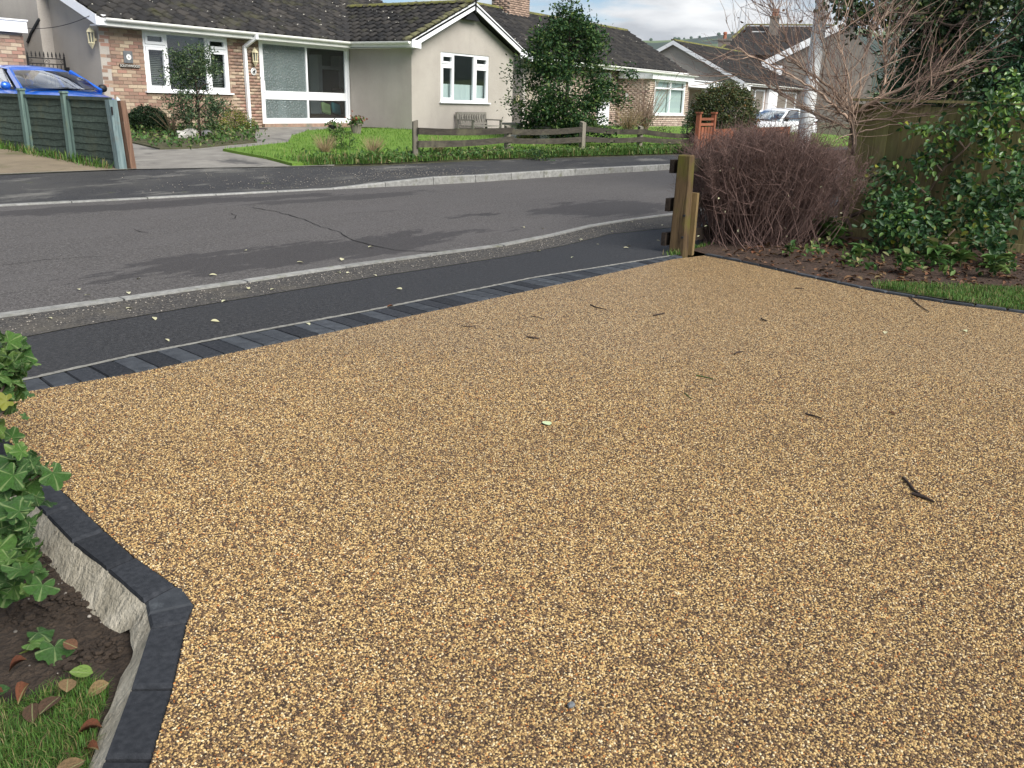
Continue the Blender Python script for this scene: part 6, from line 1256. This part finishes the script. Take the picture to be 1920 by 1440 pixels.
# ------------------------------------------------------------------ right bed: litter, plants, turf
DL = oval_leaf('dead_leaf', 'dead_leaf', Wd=.5, cup=.35, n=5, droop=.3)
rb_poly = [p[:2] for p in [g(1345, 482), g(1500, 515), g(1625, 541), g(1640, 532), g(1700, 537), g(1920, 547), g(2050, 540), g(2050, 480), g(1560, 455), g(1400, 470)]]
Q = scatter(rb_poly, 900); mm = []
for x, y in Q:
    mm.append(Matrix.Translation((x, y, float(rbz(x, y)) + .012)) @ Matrix.Rotation(random.uniform(0, 6.28), 4, 'Z') @ Matrix.Rotation(random.uniform(-.5, .5), 4, 'X') @ Matrix.Rotation(random.uniform(-.4, .4), 4, 'Y') @ Matrix.Scale(random.uniform(.04, .08), 4))
o = put('leaf_litter', merged(DL, mm, 'leaf_litter', 'dead_leaf'), stuff=True); tag(o, 'brown fallen leaves carpeting the bed under the camellia', 'leaf litter')
for (px, py, s_, n_, lab) in [(1550, 458, .17, 46, 'broad-leaved plant growing at the foot of the bare tree'), (1612, 492, .10, 22, 'small leafy plant in the bed left of the foxglove'), (1692, 507, .11, 20, 'pale-leaved foxglove seedling in the middle of the bed'), (1752, 498, .13, 26, 'leafy seedling clump right of the foxglove'), (1800, 500, .12, 24, 'thin-stemmed seedling in the bed below the camellia'), (1862, 518, .12, 20, 'narrow-leaved plant at the far right of the bed'), (1480, 480, .08, 12, 'tiny seedling below the brown hedge')]:
    s_ *= 1.45; b_ = g(px, py, .04); t = thing('bed_plant', b_, lab, 'plant', 'seedlings in the right bed'); MB().tube([b_, b_ + np.array([.0, .0, s_ * .8])], .004, 5).build('stem', 'weed_leaf', t)
    lf = oval_leaf('leaf', 'weed_leaf', Wd=.45, cup=.3, n=5, droop=.35)
    for k in range(n_):
        a = random.uniform(0, 6.28); p = b_ + np.array([math.cos(a) * s_ * .25 * random.random(), math.sin(a) * s_ * .25 * random.random(), s_ * random.uniform(.15, .95)]); putm('leaf', lf, t, Matrix.Translation(p) @ Matrix.Rotation(a, 4, 'Z') @ Matrix.Rotation(random.uniform(-.2, .8), 4, 'X') @ Matrix.Scale(s_ * random.uniform(.5, .95), 4))
gc = [p[:2] for p in [g(1500, 492), g(1620, 520), g(1700, 522), g(1900, 530), g(1900, 490), g(1700, 480), g(1540, 455)]]; Q = scatter(gc, 700); cl_ = np.sin(Q[:, 0] * 9 + Q[:, 1] * 4) + np.cos(Q[:, 1] * 11) > .1; Q = Q[cl_]; C = np.stack([Q[:, 0], Q[:, 1], rbz(Q[:, 0], Q[:, 1]) + .03 + RNG.random(len(Q)) * .07], 1)
tag(foliage('bed_ground_cover', None, leaf_arrays(C, rdirs(len(Q), .3), rdirs(len(Q), 1.6), RNG.uniform(.035, .08, len(Q)), .035), 'weed_leaf'), 'low green ground cover in patches under the camellia', 'ground cover')
Q = scatter(LP, 30000); Q = Q[(Q[:, 1] > -1.6)]; Pz = np.stack([Q[:, 0], Q[:, 1], rbz(Q[:, 0], Q[:, 1]) + .006], 1); V, f4, f3, r = blade_arrays(Pz, RNG.uniform(.02, .055, len(Pz)), .9, .0025)
tag(put('right_turf_grass', npmesh('right_turf_grass', V, [f4, f3], 'grass_blade', r), stuff=True), 'mown grass strip between gravel drive and right bed', 'grass')
n_ = 400; xs_ = RNG.uniform(7.55, 8.4, n_); ys_ = np.interp(xs_, BO[:, 0], BO[:, 1]) + RNG.uniform(-.03, .07, n_); V, f4, f3, r = blade_arrays(np.stack([xs_, ys_, 0 * xs_], 1), RNG.uniform(.02, .07, n_), .9, .003)
tag(put('post_foot_grass', npmesh('post_foot_grass', V, [f4, f3], 'grass_blade', r), stuff=True), 'small tufts of grass round the foot of the timber post', 'grass')

# ------------------------------------------------------------------ left bed: mallow, seedlings, dead leaves, turf, clods
def lobed_leaf(name, mat, lobes=5):
    n = lobes * 6; V = [(0, 0, -.02)]; ph = random.uniform(0, 6); cup = random.uniform(-.25, .35); fold = random.uniform(-.1, .35); tw_ = random.uniform(-.25, .25)
    amp = random.uniform(.05, .11)
    for q_ in (.5, 1.0):
        for k in range(n + 1):
            a = -math.pi * .90 + 2 * math.pi * .90 * k / n; r_ = (.44 + amp * math.cos(lobes * a) + .05 * math.cos(a) + .02 * math.sin(11 * a + ph)) * q_; x, y = r_ * math.sin(a) * 1.05, .08 * q_ + r_ * math.cos(a)
            V.append((x, y, (.035 * math.cos(lobes * a) + .03 * math.sin(7 * a + ph)) * q_ + cup * r_ * r_ * 1.2 + fold * abs(x) * .7 - .25 * max(0, y) ** 2 + tw_ * x * y))
    F3 = [(0, k + 2, k + 1) for k in range(n)]; F4 = [(k + 1, k + 2, n + 1 + k + 2, n + 1 + k + 1) for k in range(n)]; return npmesh(name, V, [F3, F4], mat, smooth=True)
MLV = [lobed_leaf('leaf', 'mallow_leaf') for _ in range(6)]; ML = MLV[0]; ml = thing('mallow_shrub', (1.0, 2.7, -.1), 'lobed-leaf green shrub leaning over the edging at the left', 'shrub')
mb0 = np.array([.95, 2.75, -.1]); ends = []
for (px, py, t_) in [(20, 625, 3.1), (25, 700, 3.0), (15, 760, 2.9), (45, 880, 2.6), (100, 880, 2.55), (20, 960, 2.5), (60, 1010, 2.4), (10, 1080, 2.35), (70, 1075, 2.3), (-40, 700, 3.1), (-50, 850, 2.8), (-60, 1000, 2.5), (-30, 620, 3.2)]:
    e = atT(px, py, t_); e[2] = max(e[2], -.02); md = (mb0 + e) / 2 + np.array([0, 0, .08]); P = resample(np.array([mb0, md, e]), .05); MB().tube(list(P), list(np.linspace(.009, .004, len(P))), 6).build('stem', 'bark', ml, smooth=True); ends.append(e)
mg = [((6, 700), (30, 50), 150, 2.95, 3.25), ((-70, 700), (40, 80), 12, 2.9, 3.3), ((52, 868), (32, 16), 16, 2.5, 2.65), ((20, 905), (34, 30), 32, 2.45, 2.7), ((20, 985), (34, 40), 52, 2.35, 2.6), ((28, 1065), (28, 34), 42, 2.27, 2.5), ((-60, 960), (40, 90), 10, 2.3, 2.7)]
cnt = 0
for (c_, s_, n_, ta, tb) in mg:
    for k in range(n_):
        p = atT(min(112, c_[0] + random.gauss(0, 1) * s_[0] * .8), c_[1] + random.gauss(0, 1) * s_[1] * .8, random.uniform(ta, tb))
        if p[2] < -.06 or cnt >= 300: continue
        if p[2] < .02 and p[0] > 1.15: p[2] = .03
        cnt += 1; putm('leaf', MLV[cnt % 6], ml, leaf_matrix(p, random.choice([.032, .045, .06, .075, .092]) * random.uniform(.85, 1.12), .35, .8))
putm('leaf', lobed_leaf('leaf', 'yellow_green_leaf'), ml, leaf_matrix(atT(12, 752, 2.88), .06, 1.2, .2))
def low_leaf(nm, me, px, py, size, z, lab, cat, grp=None, tilt=.25, parent=None, rz=None):
    p = g(px, py, z); o = putm(nm, me, parent, Matrix.Translation(p) @ Matrix.Rotation(random.uniform(0, 6.28) if rz is None else rz, 4, 'Z') @ Matrix.Rotation(random.uniform(-tilt, tilt), 4, 'X') @ Matrix.Rotation(random.uniform(-tilt, tilt), 4, 'Y') @ Matrix.Scale(size, 4))
    if lab: tag(o, lab, cat, grp)
    return o
sd = thing('seedling', g(70, 1225, -.09), 'three-leaved green seedling on the dark soil', 'plant')
for px, py, s_ in ((72, 1185, .07), (102, 1212, .09), (58, 1205, .06)): low_leaf('leaf', ML, px, py, s_, -.05, None, None, parent=sd)
P = [g(20, 1235, -.09), g(60, 1215, -.07), g(95, 1215, -.06)]; MB().tube(P, .003, 5).build('stem', 'yellow_green_leaf', sd)
BLF = oval_leaf('fallen_leaf', 'dead_leaf', Wd=.72, cup=.2, n=7, droop=.2); RLF = oval_leaf('fallen_leaf', 'rust_leaf', Wd=.5, cup=.6, n=6, droop=.6); GLF = oval_leaf('fallen_leaf', 'mallow_leaf', Wd=.8, cup=.15, n=7, droop=.1)
for px, py, s_, me, rz, lab in [(112, 1305, .065, BLF, 1.9, 'large pinkish-brown dead leaf lying by the turf'), (125, 1298, .055, BLF, -.6, 'dark purple-brown dead leaf standing in the turf edge'), (60, 1318, .055, BLF, 2.6, 'curled brown dead leaf left of the large pinkish one'), (20, 1290, .055, GLF, 1.2, 'round pale green fallen leaf on the soil at the left edge'), (175, 1262, .055, GLF, .8, 'oval green fallen leaf near the concrete haunch'), (55, 1280, .06, RLF, 2.2, 'crumpled red-brown leaf on the dark soil'), (8, 1300, .05, RLF, .5, 'orange-red dead leaf at the very left edge'), (192, 1362, .055, RLF, .9, 'orange-red curled leaf against the concrete haunch'), (205, 1280, .06, BLF, 1.1, 'folded grey-brown leaf against the haunch top'), (160, 1425, .07, BLF, 1.4, 'brown dead leaf at the bottom edge beside the haunch'), (185, 1405, .045, RLF, .2, 'pale orange dead leaf low beside the haunch'), (50, 1235, .05, RLF, 1.0, 'rusty curled leaf beside the seedling'), (145, 1215, .045, BLF, .3, 'small buff dead leaf on the crumbled concrete')]:
    low_leaf('fallen_leaf', me, px, py, s_, -.038, lab, 'leaf', 'fallen leaves in the left bed', .35, rz=rz)
Q = scatter(GP, 9000); Q = Q[(Q[:, 0] > .0) & (Q[:, 1] > .7)]; Pz = np.stack([Q[:, 0], Q[:, 1], bedz(Q[:, 0], Q[:, 1]) + .006], 1); V, f4, f3, r = blade_arrays(Pz, RNG.uniform(.015, .05, len(Pz)), 1.1, .0011)
tag(put('left_turf_grass', npmesh('left_turf_grass', V, [f4, f3], 'grass_blade', r), stuff=True), 'thin green turf in the bottom left corner', 'grass')
def blob_mesh(name, mat):
    mb = MB().lathe((0, 0, 0), [(.45, -.5), (.95, -.2), (1, .25), (.55, .7)], 6); return mb.mesh(name, mat)
soilp = [p[:2] for p in [g(262, 1150, -.1), g(120, 1040, -.1), g(40, 960, -.1), g(-200, 1000, -.1), g(-300, 1300, -.1), g(60, 1300, -.1), g(230, 1240, -.1)]]
Q = scatter(soilp, 2600); CM_ = blob_mesh('clod', 'soil'); mm = [Matrix.Translation((x, y, float(bedz(x, y)) + .002)) @ Matrix.Rotation(random.uniform(0, 6.28), 4, 'Z') @ Matrix.Diagonal((*(random.uniform(.003, .013) * np.array([random.uniform(.7, 1.4), 1, random.uniform(.5, .9)])), 1)) for x, y in Q]
tag(put('soil_clods', merged(CM_, mm, 'soil_clods', 'soil'), stuff=True), 'crumbs and clods of dark soil in the left bed', 'soil')
Q = scatter(soilp, 110); PM_ = blob_mesh('pebble', 'pebble_stone'); mm = [Matrix.Translation((x, y, float(bedz(x, y)) + .008)) @ Matrix.Rotation(random.uniform(0, 6.28), 4, 'Z') @ Matrix.Scale(random.choice([.002, .003, .003, .004, .006]), 4) for x, y in Q]
tag(put('soil_pebbles', merged(PM_, mm, 'soil_pebbles', 'pebble_stone'), stuff=True), 'small pale pebbles scattered on the dark soil', 'pebbles')

# ------------------------------------------------------------------ twigs, leaves and a stone on the gravel
tw = [([(1107, 571), (1118, 576), (1137, 580)], 'thin dark twig far up the gravel, straight below the timber post', .004), ([(1226, 591), (1246, 587)], 'short thick dark twig right of the thin one up the gravel', .006), ([(1427, 597), (1438, 602)], 'short dark twig below the brown hedge on the gravel', .005), ([(1377, 664), (1383, 660), (1393, 659)], 'small hooked dark twig in the middle right of the gravel', .005), ([(1305, 704), (1320, 706), (1338, 711)], 'thin green stem lying on the gravel', .003), ([(1284, 737), (1297, 748)], 'fine slanting twig just below the green stem', .0025), ([(1510, 775), (1525, 779), (1542, 784)], 'straight dark twig alone at the middle right', .004), ([(1693, 895), (1703, 905), (1715, 920), (1733, 932)], 'upper curved arm of the largest crossed twigs', .005), ([(1710, 925), (1732, 932), (1752, 941)], 'lower straight arm of the largest crossed twigs', .006), ([(988, 631), (1000, 633), (1012, 634)], 'dark forked twig left of centre up the gravel', .005), ([(865, 611), (880, 612), (892, 613)], 'thin twig nearest the charcoal edging row', .003), ([(995, 592), (1018, 597)], 'faint thin twig above the forked one', .003), ([(1490, 540), (1508, 541)], 'small twig close to the right-hand edging', .005), ([(1705, 556), (1722, 571), (1742, 585)], 'long thin twig near the right lawn', .004)]
for pp, lab, r_ in tw:
    P = [g(x, y, r_ + .002) for x, y in pp]; P = [P[0], *P[1:]]; t = MB().tube(P, [r_] * (len(P) - 1) + [r_ * .6], 6).build('twig', 'weed_leaf' if 'green' in lab else 'twig_bark'); tag(t, lab, 'twig', 'twigs on the gravel')
FLF = oval_leaf('fallen_leaf', 'pale_fallen_leaf', Wd=.62, cup=.15, n=6, droop=.25); FGL = oval_leaf('fallen_leaf', 'camellia_young_leaf', Wd=.66, cup=.1, n=7, droop=.1)
m2_, nt2, bb2 = newmat('pale_green_leaf'); bb2.inputs['Base Color'].default_value = (.46, .55, .32, 1); setp(bb2, .5, .4); PGL = oval_leaf('fallen_leaf', 'pale_green_leaf', Wd=.7, cup=.1, n=7, droop=.08)
low_leaf('fallen_leaf', PGL, 1030, 797, .058, .006, 'pale green oval leaf alone in the middle of the gravel', 'leaf', None, .08, rz=-.6)
low_leaf('fallen_leaf', FLF, 1805, 618, .05, .006, 'small pale leaf on the gravel near the right lawn', 'leaf', None, .1); low_leaf('fallen_leaf', FLF, 1660, 621, .045, .006, 'small pale leaf on the gravel below the foxglove', 'leaf', None, .1)
low_leaf('fallen_leaf', DL, 1665, 772, .04, .008, 'small dark dead leaf right of the straight twig', 'leaf', None, .1); low_leaf('fallen_leaf', DL, 1402, 677, .03, .008, 'tiny dark leaf scrap below the hooked twig', 'leaf', None, .1); low_leaf('fallen_leaf', DL, 738, 573, .05, .008, 'brown leaf on the charcoal edging blocks', 'leaf', None, .1)
st_ = blob_mesh('stone', 'slate'); p = g(1071, 1322, .006); tag(putm('stone', st_, None, Matrix.Translation(p) @ Matrix.Diagonal((.011, .009, .009, 1))), 'loose grey pebble on the gravel near the bottom', 'pebble')
for px, py in [(170, 553), (240, 547), (261, 521), (392, 515), (463, 469), (556, 491), (1019, 428), (979, 425), (147, 541), (640, 488), (700, 462)]: low_leaf('fallen_leaf', FLF, px, py, random.uniform(.035, .065), .008, 'pale dry leaf lying on the road near the kerb', 'leaf', 'pale leaves on the road')
for px, py in [(288, 594), (395, 601), (236, 578), (467, 542), (423, 562), (507, 543), (90, 595), (1084, 449), (1145, 434), (1122, 458), (1169, 464), (1180, 460), (1231, 450), (1243, 421), (1184, 416), (1071, 483), (1013, 470), (650, 512), (632, 510), (754, 542), (700, 515), (310, 635), (575, 605)]: low_leaf('fallen_leaf', FLF, px, py, random.uniform(.03, .058), .010, 'pale dry leaf lying on the near tarmac pavement', 'leaf', 'pale leaves on the near pavement')
# grit along the pavement margin
n_ = 1500; xs_ = RNG.uniform(1.5, 9.5, n_); k_ = RNG.random(n_) ** .6; ys_ = yS(xs_) * (1 - k_) + yN(xs_) * k_ - .12 * k_; mm = [Matrix.Translation((x, y, .004)) @ Matrix.Rotation(random.uniform(0, 6), 4, 'Z') @ Matrix.Scale(random.choice([.003, .004, .004, .006]), 4) for x, y in zip(xs_, ys_)]
tag(put('pavement_grit', merged(PM_, mm, 'pavement_grit', 'pebble_stone'), stuff=True), 'loose grit along the kerb side of the near pavement', 'grit')
n_ = 1300; xs_ = np.concatenate([RNG.normal(9.6, 1.0, 600), RNG.normal(11.6, .8, 700)]); ys_ = yfar(xs_) + np.abs(RNG.normal(size=n_)) * .9 + .2; mm = [Matrix.Translation((x, y, .15 + .0)) @ Matrix.Rotation(random.uniform(0, 6), 4, 'Z') @ Matrix.Scale(random.choice([.004, .005, .008]), 4) for x, y in zip(xs_, ys_)]
for m_, x, y in zip(mm, xs_, ys_): m_[2][3] = float(np.interp((y - yfar(x)) / (yback(x) - yfar(x)), [0, 1], [kerbup(x) - .004, .15])) + .003
tag(put('far_pavement_grit', merged(PM_, mm, 'far_pavement_grit', 'pebble_stone'), stuff=True), 'pale grit scattered over the worn far pavement', 'grit')

# ------------------------------------------------------------------ thin haze over the valley
m, nt, b = newmat('haze'); nt.nodes.remove(b); pv = nt.nodes.new('ShaderNodeVolumePrincipled'); pv.inputs['Density'].default_value = .00010; pv.inputs['Color'].default_value = (.80, .88, .98, 1); pv.inputs['Anisotropy'].default_value = .2
nt.links.new(pv.outputs[0], nt.nodes['Material Output'].inputs['Volume'])
hz = MB().box(-3950, 3950, -3950, 3950, -1.5, 190).build('haze', 'haze'); hz['kind'] = 'stuff'

# ------------------------------------------------------------------ the stones of the resin surface, where they are near enough to tell apart
def pebble_field():
    sp_ = .0056; poly2 = np.array([p[:2] for p in poly]); xs = np.arange(.2, 5.0, sp_); ys = np.arange(-1.6, 4.3, sp_ * .866)
    X, Y = np.meshgrid(xs, ys); X = X + (np.arange(len(ys)) % 2)[:, None] * sp_ / 2; P = np.stack([X.ravel(), Y.ravel()], 1)
    dep = P @ FW[:2] + EYE * -FW[2] * 1.0; lat = P @ r0[:2]; keep = (dep > 1.5) & (np.abs(lat) < dep * .64 + .35) & (RNG.random(len(P)) < np.clip((5.0 - dep) / 2.0, 0, 1)); P = P[keep]
    P = P + RNG.normal(size=P.shape) * sp_ * .22; P = P[inpoly(P, poly2)]; n = len(P)
    me = bpy.data.meshes.new('driveway_stones'); me.vertices.add(n); me.vertices.foreach_set('co', np.stack([P[:, 0], P[:, 1], RNG.uniform(-.0012, .0010, n)], 1).astype(np.float32).ravel()); me.update()
    m, nt, b = newmat('driveway_stone'); oi = nt.nodes.new('ShaderNodeObjectInfo')
    r = ramp(nt, [(0, (.026, .018, .014)), (.18, (.078, .048, .031)), (.37, (.155, .096, .049)), (.53, (.30, .19, .079)), (.67, (.455, .302, .122)), (.81, (.575, .418, .185)), (.945, (.67, .56, .35)), (.984, (.40, .155, .042))], 'CONSTANT'); nt.links.new(oi.outputs['Random'], r.inputs[0])
    col = mixc(nt, mul(nt, thr(nt, noise(nt, pos(nt), 330, 3), .4, .75), .35), r.outputs[0], (.16, .10, .05)); col = mixc(nt, mul(nt, thr(nt, noise(nt, pos(nt), .8, 5), .42, .72), .22), col, (.06, .040, .024)); nt.links.new(col, b.inputs['Base Color']); setp(b, .55, .2)
    o = link(bpy.data.objects.new('driveway_stones', me)); gn = bpy.data.node_groups.new('stones', 'GeometryNodeTree')
    gn.interface.new_socket('Geometry', in_out='INPUT', socket_type='NodeSocketGeometry'); gn.interface.new_socket('Geometry', in_out='OUTPUT', socket_type='NodeSocketGeometry')
    N = gn.nodes; gi = N.new('NodeGroupInput'); go = N.new('NodeGroupOutput'); ip = N.new('GeometryNodeInstanceOnPoints'); ic = N.new('GeometryNodeMeshIcoSphere'); ic.inputs['Radius'].default_value = 1.0; ic.inputs['Subdivisions'].default_value = 2
    sm = N.new('GeometryNodeSetMaterial'); sm.inputs['Material'].default_value = m; ss = N.new('GeometryNodeSetShadeSmooth')
    rv = N.new('FunctionNodeRandomValue'); rv.data_type = 'FLOAT_VECTOR'; rv.inputs[0].default_value = (.0023, .0019, .0014); rv.inputs[1].default_value = (.0041, .0033, .0025)
    rr2 = N.new('FunctionNodeRandomValue'); rr2.data_type = 'FLOAT_VECTOR'; rr2.inputs[0].default_value = (-.45, -.45, 0); rr2.inputs[1].default_value = (.45, .45, 6.28)
    L = gn.links; L.new(gi.outputs[0], ip.inputs['Points']); L.new(ic.outputs[0], ss.inputs[0]); L.new(ss.outputs[0], sm.inputs[0]); L.new(sm.outputs[0], ip.inputs['Instance']); L.new(rv.outputs[0], ip.inputs['Scale']); L.new(rr2.outputs[0], ip.inputs['Rotation']); L.new(ip.outputs[0], go.inputs[0])
    md = o.modifiers.new('stones', 'NODES'); md.node_group = gn; o['kind'] = 'stuff'; tag(o, 'small golden and brown stones bound in the resin driveway', 'stones'); print('stones', n)
pebble_field()
